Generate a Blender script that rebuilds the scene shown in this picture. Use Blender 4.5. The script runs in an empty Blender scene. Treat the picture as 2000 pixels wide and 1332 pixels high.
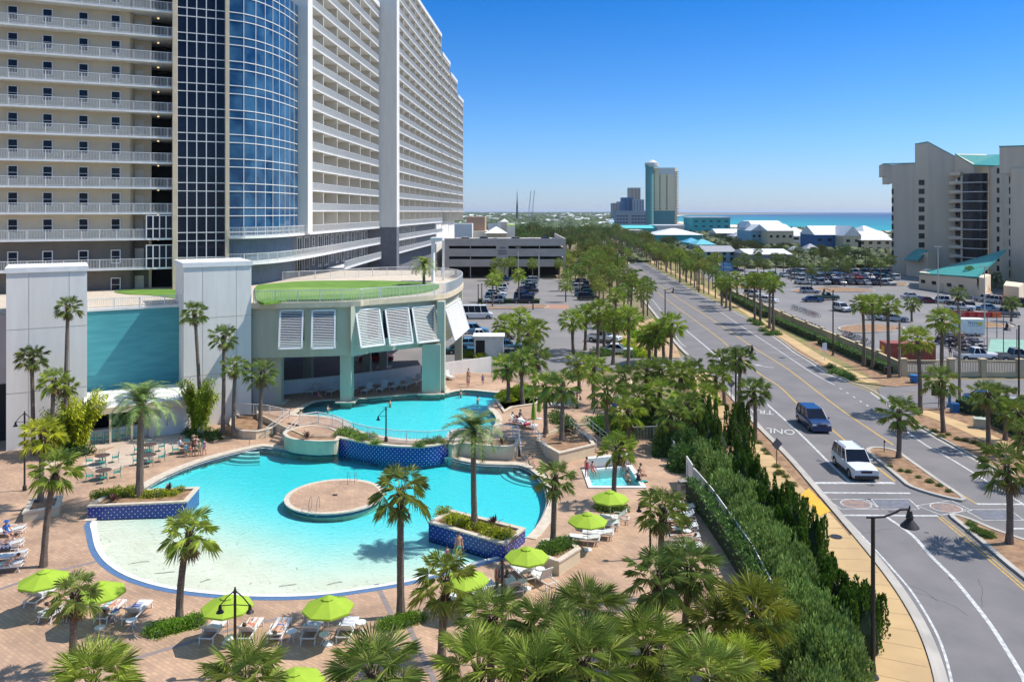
import bpy, math, random
from mathutils import Vector, Matrix
from mathutils.geometry import tessellate_polygon
R = random.Random(7)
rad = math.radians
SC = bpy.context.scene
COL = SC.collection
# ---------------- camera ----------------
FPX, CAMH, HOR = 1550.0, 21.0, 414.0
cam = bpy.data.cameras.new("camera"); camo = bpy.data.objects.new("camera", cam); COL.objects.link(camo)
camo.location = (0, 0, CAMH); camo.rotation_euler = (rad(90), 0, 0)
cam.sensor_width = 36; cam.lens = 36*FPX/2000; cam.shift_y = -(666-HOR)/2000
cam.clip_start = 0.5; cam.clip_end = 60000
SC.camera = camo
# ---------------- world, sun, exposure ----------------
SUN_AZ = math.atan2(0.975, 0.16)   # from +Y towards +X
SUN_EL = rad(54)
w = bpy.data.worlds.new("World"); SC.world = w; w.use_nodes = True
nt = w.node_tree
bg = nt.nodes['Background']
sky = nt.nodes.new('ShaderNodeTexSky'); sky.sky_type = 'NISHITA'; sky.sun_disc = False
sky.sun_elevation = SUN_EL; sky.sun_rotation = SUN_AZ
sky.air_density = 1.0; sky.dust_density = 0.25; sky.ozone_density = 4.0; sky.altitude = 0
hs = nt.nodes.new('ShaderNodeHueSaturation'); hs.inputs['Saturation'].default_value = 1.12
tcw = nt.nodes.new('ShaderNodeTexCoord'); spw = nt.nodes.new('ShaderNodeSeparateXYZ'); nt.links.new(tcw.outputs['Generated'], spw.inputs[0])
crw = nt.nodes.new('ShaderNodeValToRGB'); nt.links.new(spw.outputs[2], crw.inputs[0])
for p_, c_ in ((0.0, (.50, .60, .92, 1)), (.09, (.38, .60, .90, 1)), (.26, (.10, .47, .83, 1)), (.42, (.75, .85, 1.0, 1)), (.6, (1.7, 1.45, 1.15, 1)), (1.0, (1.9, 1.6, 1.2, 1))):  # upper, unseen sky stops brightened and warmed as added fill light
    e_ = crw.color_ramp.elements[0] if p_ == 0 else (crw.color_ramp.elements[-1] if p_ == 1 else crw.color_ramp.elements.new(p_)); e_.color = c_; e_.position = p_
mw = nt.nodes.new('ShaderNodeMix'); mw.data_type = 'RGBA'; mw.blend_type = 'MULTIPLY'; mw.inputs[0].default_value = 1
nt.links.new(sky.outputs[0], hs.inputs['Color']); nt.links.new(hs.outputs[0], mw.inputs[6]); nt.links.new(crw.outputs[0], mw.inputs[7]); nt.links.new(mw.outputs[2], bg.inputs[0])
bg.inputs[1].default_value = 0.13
sl = bpy.data.lights.new("sun", 'SUN'); sl.energy = 4.0; sl.angle = rad(0.5); sl.color = (1, .955, .89)
so = bpy.data.objects.new("sun", sl); COL.objects.link(so)
sv = Vector((math.sin(SUN_AZ)*math.cos(SUN_EL), math.cos(SUN_AZ)*math.cos(SUN_EL), math.sin(SUN_EL)))
so.rotation_euler = sv.to_track_quat('Z', 'Y').to_euler(); so.location = (60, 20, 90)
SC.view_settings.view_transform = 'Standard'; SC.view_settings.look = 'None'
SC.view_settings.exposure = 0.46; SC.view_settings.gamma = 1
SC.cycles.max_bounces = 6; SC.cycles.diffuse_bounces = 3; SC.cycles.glossy_bounces = 2
SC.cycles.transparent_max_bounces = 8; SC.cycles.transmission_bounces = 4; SC.cycles.volume_bounces = 0
SC.cycles.caustics_reflective = False; SC.cycles.caustics_refractive = False
SC.cycles.sample_clamp_indirect = 4

# ---------------- pixel of the photograph -> world ----------------
def P(x, y, z=0.0):
    d = FPX*(CAMH-z)/(y-HOR); return Vector(((x-1000)*d/FPX, d, z))
def PD(x, d, z=0.0): return Vector(((x-1000)*d/FPX, d, z))
def ZY(y, d): return CAMH-(y-HOR)*d/FPX
def PL(pts, z=0.0): return [P(x, y, z) for x, y in pts]

# ---------------- materials ----------------
MATS = {}
def mat(name, c1, c2=None, rough=.7, scale=3.0, metal=0, bump=0, island=0, objcol=False, spec=.5, trans=0, detail=3, pos=True, lo=.35, hi=.65, sss=0, stretch=None):
    if name in MATS: return MATS[name]
    m = bpy.data.materials.new(name); m.use_nodes = True; n = m.node_tree; L = n.links.new
    b = n.nodes['Principled BSDF']
    b.inputs['Roughness'].default_value = rough; b.inputs['Metallic'].default_value = metal
    b.inputs['Specular IOR Level'].default_value = spec
    if c2 is None: c2 = tuple(v*.82 for v in c1)
    geo = n.nodes.new('ShaderNodeNewGeometry'); tc = n.nodes.new('ShaderNodeTexCoord')
    nz = n.nodes.new('ShaderNodeTexNoise'); nz.inputs['Scale'].default_value = scale; nz.inputs['Detail'].default_value = detail
    src = geo.outputs['Position'] if pos else tc.outputs['Object']
    if stretch:
        mp = n.nodes.new('ShaderNodeMapping'); mp.inputs['Scale'].default_value = stretch; L(src, mp.inputs[0]); src = mp.outputs[0]
    L(src, nz.inputs['Vector'])
    mr = n.nodes.new('ShaderNodeMapRange'); mr.inputs[1].default_value = lo; mr.inputs[2].default_value = hi
    L(nz.outputs['Fac'], mr.inputs[0])
    mx = n.nodes.new('ShaderNodeMix'); mx.data_type = 'RGBA'
    mx.inputs[6].default_value = (*c1, 1); mx.inputs[7].default_value = (*c2, 1)
    L(mr.outputs[0], mx.inputs[0]); out = mx.outputs[2]
    if objcol:
        oi = n.nodes.new('ShaderNodeObjectInfo'); m2 = n.nodes.new('ShaderNodeMix'); m2.data_type = 'RGBA'; m2.blend_type = 'MULTIPLY'
        m2.inputs[0].default_value = 1; L(out, m2.inputs[6]); L(oi.outputs['Color'], m2.inputs[7]); out = m2.outputs[2]
    if island:
        hv = n.nodes.new('ShaderNodeHueSaturation'); r2 = n.nodes.new('ShaderNodeMapRange')
        r2.inputs[3].default_value = 1-island; r2.inputs[4].default_value = 1+island
        L(geo.outputs['Random Per Island'], r2.inputs[0]); L(r2.outputs[0], hv.inputs['Value']); L(out, hv.inputs['Color']); out = hv.outputs[0]
    L(out, b.inputs['Base Color'])
    if bump:
        bp = n.nodes.new('ShaderNodeBump'); bp.inputs['Strength'].default_value = bump; bp.inputs['Distance'].default_value = .05
        n2 = n.nodes.new('ShaderNodeTexNoise'); n2.inputs['Scale'].default_value = scale*6; L(src, n2.inputs['Vector'])
        L(n2.outputs['Fac'], bp.inputs['Height']); L(bp.outputs[0], b.inputs['Normal'])
    if trans:
        tr = n.nodes.new('ShaderNodeBsdfTranslucent'); L(out, tr.inputs['Color']); ms = n.nodes.new('ShaderNodeMixShader')
        ms.inputs[0].default_value = trans; L(b.outputs[0], ms.inputs[1]); L(tr.outputs[0], ms.inputs[2])
        L(ms.outputs[0], n.nodes['Material Output'].inputs[0])
    MATS[name] = m; return m

def brickmat(name, ca, cb, mortar, scale, bw, rh, msize=.02, rough=.85, patch=.5, offset=.5, wall=False):
    m = bpy.data.materials.new(name); m.use_nodes = True; n = m.node_tree; L = n.links.new; b = n.nodes['Principled BSDF']
    b.inputs['Roughness'].default_value = rough
    geo = n.nodes.new('ShaderNodeNewGeometry'); br = n.nodes.new('ShaderNodeTexBrick'); mp = n.nodes.new('ShaderNodeMapping')
    mp.inputs['Rotation'].default_value = (rad(90), 0, 0) if wall else (0, 0, rad(35))
    L(geo.outputs['Position'], mp.inputs[0]); L(mp.outputs[0], br.inputs['Vector'])
    br.inputs['Color1'].default_value = (*ca, 1); br.inputs['Color2'].default_value = (*cb, 1); br.inputs['Mortar'].default_value = (*mortar, 1)
    br.inputs['Scale'].default_value = scale; br.inputs['Brick Width'].default_value = bw; br.inputs['Row Height'].default_value = rh
    br.inputs['Mortar Size'].default_value = msize; br.offset = offset
    nz = n.nodes.new('ShaderNodeTexNoise'); nz.inputs['Scale'].default_value = .35; nz.inputs['Detail'].default_value = 5; L(geo.outputs['Position'], nz.inputs['Vector'])
    hv = n.nodes.new('ShaderNodeHueSaturation'); mr = n.nodes.new('ShaderNodeMapRange'); mr.inputs[1].default_value = .3; mr.inputs[2].default_value = .7
    mr.inputs[3].default_value = 1-patch*.35; mr.inputs[4].default_value = 1+patch*.25
    L(nz.outputs['Fac'], mr.inputs[0]); L(mr.outputs[0], hv.inputs['Value']); L(br.outputs['Color'], hv.inputs['Color']); L(hv.outputs[0], b.inputs['Base Color'])
    MATS[name] = m; return m

# ---------------- mesh builder ----------------
class MB:
    def __init__(s): s.v = []; s.f = []; s.m = []
    def add(s, vs, fs, mi=0, M=None):
        o = len(s.v)
        s.v += [tuple(M @ Vector(p)) for p in vs] if M is not None else [tuple(p) for p in vs]
        s.f += [tuple(i+o for i in f) for f in fs]; s.m += [mi]*len(fs); return s
    def box(s, x, y, z, sx, sy, sz, rz=0, mi=0, M=None):       # centre x,y ; base z
        c, n = math.cos(rz), math.sin(rz); vs = []
        for zz in (z, z+sz):
            for a, b in ((-1, -1), (1, -1), (1, 1), (-1, 1)):
                px, py = a*sx/2, b*sy/2; vs.append((x+px*c-py*n, y+px*n+py*c, zz))
        return s.add(vs, [(3, 2, 1, 0), (4, 5, 6, 7), (0, 1, 5, 4), (1, 2, 6, 5), (2, 3, 7, 6), (3, 0, 4, 7)], mi, M)
    def bar(s, a, b, w, h, mi=0):                               # beam a->b of width w and height h (b above/below ok)
        a = Vector(a); b = Vector(b); d = (b-a).normalized(); up = Vector((0, 0, 1))
        if abs(d.z) > .98: up = Vector((1, 0, 0))
        sd = d.cross(up).normalized()*(w/2); u = sd.cross(d).normalized()*(h/2); vs = []
        for p in (a, b): vs += [p-sd-u, p+sd-u, p+sd+u, p-sd+u]
        return s.add(vs, [(3, 2, 1, 0), (4, 5, 6, 7), (0, 1, 5, 4), (1, 2, 6, 5), (2, 3, 7, 6), (3, 0, 4, 7)], mi)
    def prism(s, poly, z0, z1, mi=0, bottom=True, mitop=None):
        n = len(poly); p2 = [(p[0], p[1]) for p in poly]
        ar = sum(p2[i][0]*p2[(i+1) % n][1]-p2[(i+1) % n][0]*p2[i][1] for i in range(n))
        if ar < 0: p2 = p2[::-1]
        tri = tessellate_polygon([[Vector((x, y, 0)) for x, y in p2]])
        s.add([(x, y, z0) for x, y in p2]+[(x, y, z1) for x, y in p2], [(i, (i+1) % n, n+(i+1) % n, n+i) for i in range(n)], mi)
        s.add([(x, y, z1) for x, y in p2], [_ccw(p2, t) for t in tri], mi if mitop is None else mitop)
        if bottom: s.add([(x, y, z0) for x, y in p2], [_ccw(p2, t)[::-1] for t in tri], mi)
        return s
    def sheet(s, poly, holes=(), z=0, mi=0):
        allp = [(p[0], p[1]) for p in poly]; pl = [[Vector((x, y, 0)) for x, y in allp]]
        for h in holes:
            hp = [(p[0], p[1]) for p in h]; allp += hp; pl.append([Vector((x, y, 0)) for x, y in hp])
        tri = tessellate_polygon(pl)
        return s.add([(x, y, z) for x, y in allp], [_ccw(allp, t) for t in tri], mi)
    def ribbon(s, pts, o1, o2, z, mi=0, closed=False, h=0):    # strip between offsets o1,o2 (left positive) of a polyline; h>0 makes it solid
        a = offset(pts, o1, closed); b = offset(pts, o2, closed); n = len(a); k = n if closed else n-1
        zf = z if callable(z) else (lambda p: z)
        if not h:
            vs = [(p[0], p[1], zf(p)) for p in a]+[(p[0], p[1], zf(p)) for p in b]
            fs = []
            for i in range(k):
                j = (i+1) % n; f = (i, j, n+j, n+i); fs.append(f if o2 > o1 else f[::-1])
            return s.add(vs, fs, mi)
        vs = []
        for q, dz in ((a, 0), (b, 0), (b, h), (a, h)): vs += [(p[0], p[1], zf(p)+dz) for p in q]
        fs = []
        for i in range(k):
            j = (i+1) % n
            for r in range(4):
                r2 = (r+1) % 4; fs.append((r*n+i, r2*n+i, r2*n+j, r*n+j) if o2 > o1 else (r*n+i, r*n+j, r2*n+j, r2*n+i))
        if not closed: fs += [(0, n, 2*n, 3*n)[::-1], (n-1, 2*n-1, 3*n-1, 4*n-1)]
        return s.add(vs, fs, mi)
    def tube(s, pts, r, n=6, mi=0, cap=True):
        pts = [Vector(p) for p in pts]; rs = r if isinstance(r, (list, tuple)) else [r]*len(pts); vs = []; k = len(pts)
        for i, p in enumerate(pts):
            d = (pts[min(i+1, k-1)]-pts[max(i-1, 0)]).normalized()
            up = Vector((0, 0, 1)) if abs(d.z) < .95 else Vector((0, 1, 0))
            a = d.cross(up).normalized(); b = d.cross(a).normalized()
            for j in range(n):
                t = 2*math.pi*j/n; vs.append(p+(a*math.cos(t)+b*math.sin(t))*rs[i])
        fs = [(i*n+j, (i+1)*n+j, (i+1)*n+(j+1) % n, i*n+(j+1) % n) for i in range(k-1) for j in range(n)]
        if cap: fs += [tuple(range(n)), tuple((k-1)*n+j for j in range(n))[::-1]]
        return s.add(vs, fs, mi)
    def lathe(s, prof, n=12, c=(0, 0, 0), mi=0, cap=True):
        vs = [(c[0]+r*math.cos(2*math.pi*j/n), c[1]+r*math.sin(2*math.pi*j/n), c[2]+z) for r, z in prof for j in range(n)]
        fs = [(i*n+j, i*n+(j+1) % n, (i+1)*n+(j+1) % n, (i+1)*n+j) for i in range(len(prof)-1) for j in range(n)]
        if cap: fs += [tuple(range(n))[::-1], tuple((len(prof)-1)*n+j for j in range(n))]
        return s.add(vs, fs, mi)
    def mesh(s, name, mats, smooth=False):
        me = bpy.data.meshes.new(name); me.from_pydata([tuple(v) for v in s.v], [], s.f)
        for m in (mats if isinstance(mats, (list, tuple)) else [mats]): me.materials.append(m)
        if s.m: me.polygons.foreach_set('material_index', s.m)
        if smooth: me.polygons.foreach_set('use_smooth', [True]*len(me.polygons))
        me.update(); return me
    def build(s, name, mats, parent=None, smooth=False, label=None, cat=None, group=None, kind=None, loc=None, rz=0, link=None):
        o = bpy.data.objects.new(name, s.mesh(name, mats, smooth)); fin(o, parent, label, cat, group, kind, loc, rz, link); return o
def _ccw(p, t):
    a, b, c = (p[i] for i in t)
    return tuple(t) if (b[0]-a[0])*(c[1]-a[1])-(b[1]-a[1])*(c[0]-a[0]) > 0 else tuple(t)[::-1]
def offset(pts, o, closed=False):
    n = len(pts); out = []
    for i in range(n):
        p = Vector((pts[i][0], pts[i][1]))
        a = Vector((pts[i-1][0], pts[i-1][1])) if (i > 0 or closed) else None
        b = Vector((pts[(i+1) % n][0], pts[(i+1) % n][1])) if (i < n-1 or closed) else None
        if a is None: d = (b-p).normalized(); nn = Vector((-d.y, d.x)); out.append(p+nn*o); continue
        if b is None: d = (p-a).normalized(); nn = Vector((-d.y, d.x)); out.append(p+nn*o); continue
        d1 = (p-a).normalized(); d2 = (b-p).normalized(); n1 = Vector((-d1.y, d1.x)); n2 = Vector((-d2.y, d2.x)); m = n1+n2
        if m.length < 1e-4: out.append(p+n1*o); continue
        m.normalize(); out.append(p+m*(o/max(.4, m.dot(n1))))
    return out
def smooth_line(pts, k=6, closed=False):                       # Catmull-Rom
    n = len(pts); out = []; P_ = [Vector((p[0], p[1])) for p in pts]
    for i in range(n if closed else n-1):
        p0 = P_[(i-1) % n] if (closed or i > 0) else P_[0]; p1 = P_[i]; p2 = P_[(i+1) % n]
        p3 = P_[(i+2) % n] if (closed or i < n-2) else P_[-1]
        for j in range(k):
            t = j/k; out.append(.5*((2*p1)+(p2-p0)*t+(2*p0-5*p1+4*p2-p3)*t*t+(3*p1-p0-3*p2+p3)*t**3))
    if not closed: out.append(P_[-1])
    return out
def resample(pts, step, closed=False):
    q = [Vector((p[0], p[1])) for p in pts];
    if closed: q.append(q[0])
    out = [q[0].copy()]; acc = 0
    for a, b in zip(q, q[1:]):
        L_ = (b-a).length; t = step-acc
        while t <= L_: out.append(a.lerp(b, t/L_)); t += step
        acc = (acc+L_) % step
    return out

# ---------------- object helpers ----------------
PROTO = [False]; CH = {}
def fin(o, parent=None, label=None, cat=None, group=None, kind=None, loc=None, rz=0, link=None):
    if link if link is not None else not PROTO[0]: COL.objects.link(o)
    if parent: o.parent = parent; CH.setdefault(parent.name, []).append(o)
    if label: o['label'] = label
    if cat: o['category'] = cat
    if group: o['group'] = group
    if kind: o['kind'] = kind
    if loc is not None: o.location = loc
    if rz: o.rotation_euler = (0, 0, rz)
    return o
def thing(name, label=None, cat=None, loc=(0, 0, 0), rz=0, group=None):
    return fin(bpy.data.objects.new(name, None), None, label, cat, group, None, loc, rz)
def inst(root, loc, rz=0, sc=1, label=None, cat=None, group=None, color=None, parts=True, hz=None):
    def cp(o, par, depth):
        c = o.copy(); COL.objects.link(c)
        if par is not None: c.parent = par
        if color is not None and (c.type == 'MESH'): c.color = color
        if parts:
            for k in CH.get(o.name, []): cp(k, c, depth+1)
        return c
    r = cp(root, None, 0); r.location = loc; r.rotation_euler = (0, 0, rz)
    r.scale = sc if isinstance(sc, (tuple, list)) else (sc, sc, sc)
    if label: r['label'] = label
    if cat: r['category'] = cat
    if group: r['group'] = group
    return r
ORD = "first second third fourth fifth sixth seventh eighth ninth tenth eleventh twelfth thirteenth fourteenth fifteenth sixteenth seventeenth eighteenth nineteenth twentieth".split()
TENS = ['', '', 'twenty', 'thirty', 'forty', 'fifty', 'sixty', 'seventy', 'eighty', 'ninety']
def nth(i):
    i += 1
    if i <= 20: return ORD[i-1]
    if i % 10 == 0: return TENS[i//10][:-1]+'ieth'
    return TENS[i//10]+'-'+ORD[i % 10-1]
def struct(name, mb, m, z=None): return mb.build(name, m, kind='structure')
M_white = mat('white_paint', (.78, .77, .74), (.70, .69, .67), .55, 1.5)
M_stucco = mat('white_stucco', (.76, .73, .67), (.68, .65, .60), .85, 1.6, bump=.15, stretch=(1, 1, .12), detail=6, lo=.3, hi=.75)
M_beige = mat('beige_stucco', (.66, .55, .40), (.60, .50, .36), .85, .5)
M_beige2 = mat('pale_beige_stucco', (.66, .60, .50), (.58, .53, .44), .85, .5)
M_taupe = mat('taupe_stucco', (.16, .14, .12), (.13, .115, .10), .85, .5)
M_grey = mat('grey_stucco', (.54, .48, .43), (.47, .42, .38), .85, .4)
M_sage = mat('sage_stucco', (.50, .49, .37), (.43, .43, .33), .85, 1.2, stretch=(1, 1, .12), detail=6)
M_tan = mat('tan_stucco', (.68, .56, .38), (.60, .49, .34), .8, 1.2, bump=.1)
M_coping = mat('travertine', (.62, .53, .42), (.52, .43, .33), .7, 2.5)
M_teal = mat('teal_wall_paint', (.08, .36, .39), (.06, .30, .34), .6, .45, stretch=(1, 1, 6))
M_tealroof = mat('teal_metal_roof', (.05, .34, .30), (.06, .29, .27), .45, .8)
M_glassd = mat('dark_glass', (.006, .010, .022), (.012, .018, .035), .07, .4, spec=.22)
M_glassb = mat('blue_glass', (.006, .040, .11), (.04, .12, .22), .05, .45, spec=.4)
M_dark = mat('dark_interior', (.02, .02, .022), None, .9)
M_black = mat('dark_bronze_metal', (.03, .026, .025), (.045, .035, .03), .45, 8, metal=.3)
M_asph = mat('asphalt', (.205, .185, .18), (.145, .135, .135), .9, .35, bump=.4, detail=12, lo=.25, hi=.75)
M_asph2 = mat('lot_asphalt', (.235, .215, .205), (.18, .17, .17), .9, .12, bump=.2, detail=8)
M_conc = mat('concrete', (.46, .42, .37), (.36, .33, .29), .9, .5, detail=6)
M_walk = mat('buff_concrete_path', (.56, .38, .18), (.45, .30, .15), .9, .35, detail=6)
M_line = mat('road_white', (.62, .61, .58), (.36, .35, .34), .7, 3.5, detail=6)
M_yell = mat('road_yellow', (.56, .34, .06), (.34, .24, .10), .7, 3.5, detail=6)
M_tact = mat('tactile_yellow', (.75, .42, .02), (.62, .33, .03), .7, 6)
M_mulch = mat('pine_mulch', (.36, .215, .12), (.21, .12, .065), .95, 1.6, bump=.8, detail=8)
M_land = mat('coastal_ground', (.14, .13, .055), (.26, .20, .11), .95, .05, detail=8)
M_grass = mat('lawn_grass', (.10, .20, .02), (.14, .27, .03), .9, .5, detail=8, bump=.5)
M_grass2 = mat('pale_grass', (.22, .33, .07), (.15, .26, .04), .9, .3, detail=8)
M_turf = mat('verge_grass', (.16, .17, .045), (.30, .22, .09), .95, .5, detail=8)
M_pave = brickmat('brick_pavers', (.51, .325, .205), (.40, .255, .17), (.33, .22, .15), 1.0, .42, .21, .016, patch=.7)
M_pavel = brickmat('light_pavers', (.60, .47, .36), (.54, .42, .33), (.44, .34, .27), 1.0, .42, .21, .012, patch=.6)
M_lime = mat('lime_canvas', (.40, .58, .045), (.36, .53, .04), .8, 2, trans=.25)
M_limec = mat('lime_canvas_folded', (.20, .36, .03), (.15, .28, .02), .8, 6)
M_sling = mat('white_sling', (.78, .77, .74), (.70, .69, .66), .7, 5, trans=.15)
M_metalw = mat('white_metal', (.78, .77, .74), (.68, .67, .65), .4, 5)
M_tealm = mat('teal_metal', (.03, .30, .26), (.03, .25, .22), .5, 5)
M_table = mat('brown_table', (.10, .06, .055), (.07, .045, .04), .5, 4)
M_palm = mat('palm_leaf', (.19, .25, .050), (.31, .36, .10), .42, 1.2, spec=.45, island=.55, objcol=True, trans=.16, pos=False)
M_palmy = mat('palm_leaf_dry', (.28, .20, .08), (.20, .14, .06), .7, 2, island=.3, pos=False)
M_trunk = mat('palm_trunk', (.24, .18, .135), (.135, .10, .08), .95, 5, bump=.8, stretch=(1, 1, 4), detail=6, pos=False)
M_boot = mat('palm_boots', (.16, .095, .06), (.07, .045, .032), .95, 6, island=.4, pos=False)
M_leaf = mat('shrub_leaf', (.13, .18, .05), (.20, .25, .085), .55, 1.5, spec=.3, island=.5, objcol=True, trans=.25, pos=False)
M_twig = mat('twig', (.12, .085, .06), None, .9)
M_bark = mat('tree_bark', (.14, .105, .08), (.08, .06, .05), .95, 4, bump=.6)
M_car = mat('car_paint', (1, 1, 1), (.95, .95, .95), .22, .5, objcol=True, spec=.7, pos=False)
M_tyre = mat('rubber', (.015, .015, .015), (.02, .02, .02), .85)
M_rim = mat('alloy', (.5, .5, .52), None, .3, metal=.9)
M_lampc = mat('headlight_lens', (.7, .7, .68), None, .1)
M_red = mat('tail_lens', (.45, .02, .02), None, .2)
M_bluet = None
M_skin = mat('skin', (.55, .31, .20), (.48, .26, .17), .6, 6, pos=False)
M_hair = mat('hair', (.05, .032, .02), (.03, .02, .015), .7, 12, pos=False)
M_cloth = mat('cloth', (1, 1, 1), (.85, .85, .85), .85, 9, objcol=True, pos=False)
M_rust = mat('container_red', (.34, .07, .045), (.25, .055, .035), .6, 1.0)
M_yellow = mat('yellow_sign', (.70, .50, .02), None, .6)
M_orange = mat('orange_plastic', (.75, .16, .03), None, .6)
M_blue = mat('blue_plastic', (.02, .16, .42), None, .5)
M_wood = mat('timber_pole', (.32, .26, .20), (.22, .18, .14), .9, 3, stretch=(1, 1, .2))
M_sand = mat('beach_sand', (.70, .62, .48), (.62, .55, .42), .95, .1)
def objc(name, c, r=.7): return mat(name, c, None, r, 1.2)
def tilemat():
    m = bpy.data.materials.new('blue_diamond_tile'); m.use_nodes = True; n = m.node_tree; L = n.links.new; b = n.nodes['Principled BSDF']
    b.inputs['Roughness'].default_value = .25
    uv = n.nodes.new('ShaderNodeUVMap'); sp = n.nodes.new('ShaderNodeSeparateXYZ'); L(uv.outputs[0], sp.inputs[0])
    def mth(op, a, bb=None):
        k = n.nodes.new('ShaderNodeMath'); k.operation = op
        for i, v in enumerate((a, bb)):
            if v is None: continue
            if isinstance(v, (int, float)): k.inputs[i].default_value = v
            else: L(v, k.inputs[i])
        return k.outputs[0]
    a = mth('ADD', sp.outputs[0], sp.outputs[1]); c = mth('SUBTRACT', sp.outputs[0], sp.outputs[1])
    fa = mth('ABSOLUTE', mth('SUBTRACT', mth('FRACT', mth('MULTIPLY', a, 2.6)), .5)); fc = mth('ABSOLUTE', mth('SUBTRACT', mth('FRACT', mth('MULTIPLY', c, 2.6)), .5))
    dot = mth('LESS_THAN', mth('MAXIMUM', fa, fc), .13)
    ln = mth('GREATER_THAN', mth('MAXIMUM', fa, fc), .475)
    m1 = n.nodes.new('ShaderNodeMix'); m1.data_type = 'RGBA'; m1.inputs[6].default_value = (.008, .03, .22, 1); m1.inputs[7].default_value = (.05, .10, .38, 1); L(ln, m1.inputs[0])
    m2 = n.nodes.new('ShaderNodeMix'); m2.data_type = 'RGBA'; L(m1.outputs[2], m2.inputs[6]); m2.inputs[7].default_value = (.5, .6, .7, 1); L(dot, m2.inputs[0])
    L(m2.outputs[2], b.inputs['Base Color']); return m
M_tile = tilemat()
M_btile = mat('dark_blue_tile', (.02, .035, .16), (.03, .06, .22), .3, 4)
M_bband = mat('blue_band_tile', (.10, .19, .34), (.08, .15, .29), .5, 4)
def watermat(name, absorb, density, rough=.04, bump=.25, scale=2.2, tint=(1, 1, 1)):
    m = bpy.data.materials.new(name); m.use_nodes = True; n = m.node_tree; L = n.links.new
    n.nodes.remove(n.nodes['Principled BSDF'])
    t = n.nodes.new('ShaderNodeBsdfTransparent'); t.inputs[0].default_value = (*tint, 1); g = n.nodes.new('ShaderNodeBsdfGlossy'); g.inputs['Roughness'].default_value = rough
    geo = n.nodes.new('ShaderNodeNewGeometry'); nz = n.nodes.new('ShaderNodeTexNoise'); nz.inputs['Scale'].default_value = scale; nz.inputs['Detail'].default_value = 1.2
    nz.inputs['Distortion'].default_value = .5
    L(geo.outputs['Position'], nz.inputs['Vector']); bp = n.nodes.new('ShaderNodeBump'); bp.inputs['Strength'].default_value = bump; bp.inputs['Distance'].default_value = .12
    L(nz.outputs['Fac'], bp.inputs['Height']); L(bp.outputs[0], g.inputs['Normal'])
    fr = n.nodes.new('ShaderNodeFresnel'); fr.inputs[0].default_value = 1.33; L(bp.outputs[0], fr.inputs['Normal'])
    ms = n.nodes.new('ShaderNodeMixShader'); L(fr.outputs[0], ms.inputs[0]); L(t.outputs[0], ms.inputs[1]); L(g.outputs[0], ms.inputs[2])
    L(ms.outputs[0], n.nodes['Material Output'].inputs['Surface'])
    if density:
        va = n.nodes.new('ShaderNodeVolumeAbsorption'); va.inputs[0].default_value = (*absorb, 1); va.inputs[1].default_value = density
        L(va.outputs[0], n.nodes['Material Output'].inputs['Volume'])
    MATS[name] = m; return m
M_water = watermat('pool_water', (.36, .95, .975), 1.45, tint=(.98, 1, 1), bump=.5, scale=3.4)
# ================= GROUND, ROADS, POOLS =================
ZU = 1.2
deck_poly = [Vector((-80, 20)), Vector((13.5, 20)), P(1560, 1332), P(1530, 1275), P(1440, 1098), P(1345, 925), P(1255, 850), P(1175, 820), P(1180, 765), Vector((8, 88)), Vector((-6, 97)), Vector((-32, 97)), Vector((-80, 97))]
g = MB(); g.sheet([(-9000, -60), (520, -60), (500, 250), (420, 640), (385, 800), (330, 1150), (310, 1600), (420, 2600), (1100, 5200), (4000, 9500), (4000, 16000), (-9000, 16000)], [deck_poly], -.06)
struct('ground', g, M_land)
g = MB(); g.sheet([(330, -60), (520, -60), (500, 250), (445, 640), (425, 800), (372, 1150), (352, 1600), (470, 2600), (1150, 5200), (1000, 5200), (420, 2600), (300, 1600), (290, 1150), (345, 800), (365, 640), (400, 250)], (), -.03); struct('beach', g, M_sand)
def seamat():
    m = bpy.data.materials.new('sea_water'); m.use_nodes = True; n = m.node_tree; L = n.links.new; b = n.nodes['Principled BSDF']
    geo = n.nodes.new('ShaderNodeNewGeometry'); sp = n.nodes.new('ShaderNodeSeparateXYZ'); L(geo.outputs['Position'], sp.inputs[0])
    nz = n.nodes.new('ShaderNodeTexNoise'); nz.inputs['Scale'].default_value = .006; nz.inputs['Detail'].default_value = 5; L(geo.outputs['Position'], nz.inputs['Vector'])
    a = n.nodes.new('ShaderNodeMath'); a.operation = 'MULTIPLY_ADD'; a.inputs[1].default_value = 700; L(nz.outputs['Fac'], a.inputs[0]); L(sp.outputs[0], a.inputs[2])
    mr = n.nodes.new('ShaderNodeMapRange'); mr.inputs[1].default_value = 600; mr.inputs[2].default_value = 3600; L(a.outputs[0], mr.inputs[0])
    cr = n.nodes.new('ShaderNodeValToRGB'); e = cr.color_ramp.elements; e[0].color = (.03, .33, .33, 1); e[1].color = (.002, .045, .14, 1); e[1].position = .8
    x = cr.color_ramp.elements.new(.14); x.color = (.006, .19, .26, 1); x = cr.color_ramp.elements.new(.4); x.color = (.003, .09, .20, 1)
    L(mr.outputs[0], cr.inputs[0]); L(cr.outputs[0], b.inputs['Base Color']); b.inputs['Roughness'].default_value = .55; b.inputs['Specular IOR Level'].default_value = .25
    return m
g = MB(); g.sheet([(425, -60), (42000, -60), (42000, 42000), (-42000, 42000), (-42000, 15800), (3900, 15800), (3900, 9500), (1150, 5200), (470, 2600), (352, 1600), (372, 1150), (425, 800), (445, 640), (480, 250)], (), -.02)
struct('sea', g, seamat())

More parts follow.
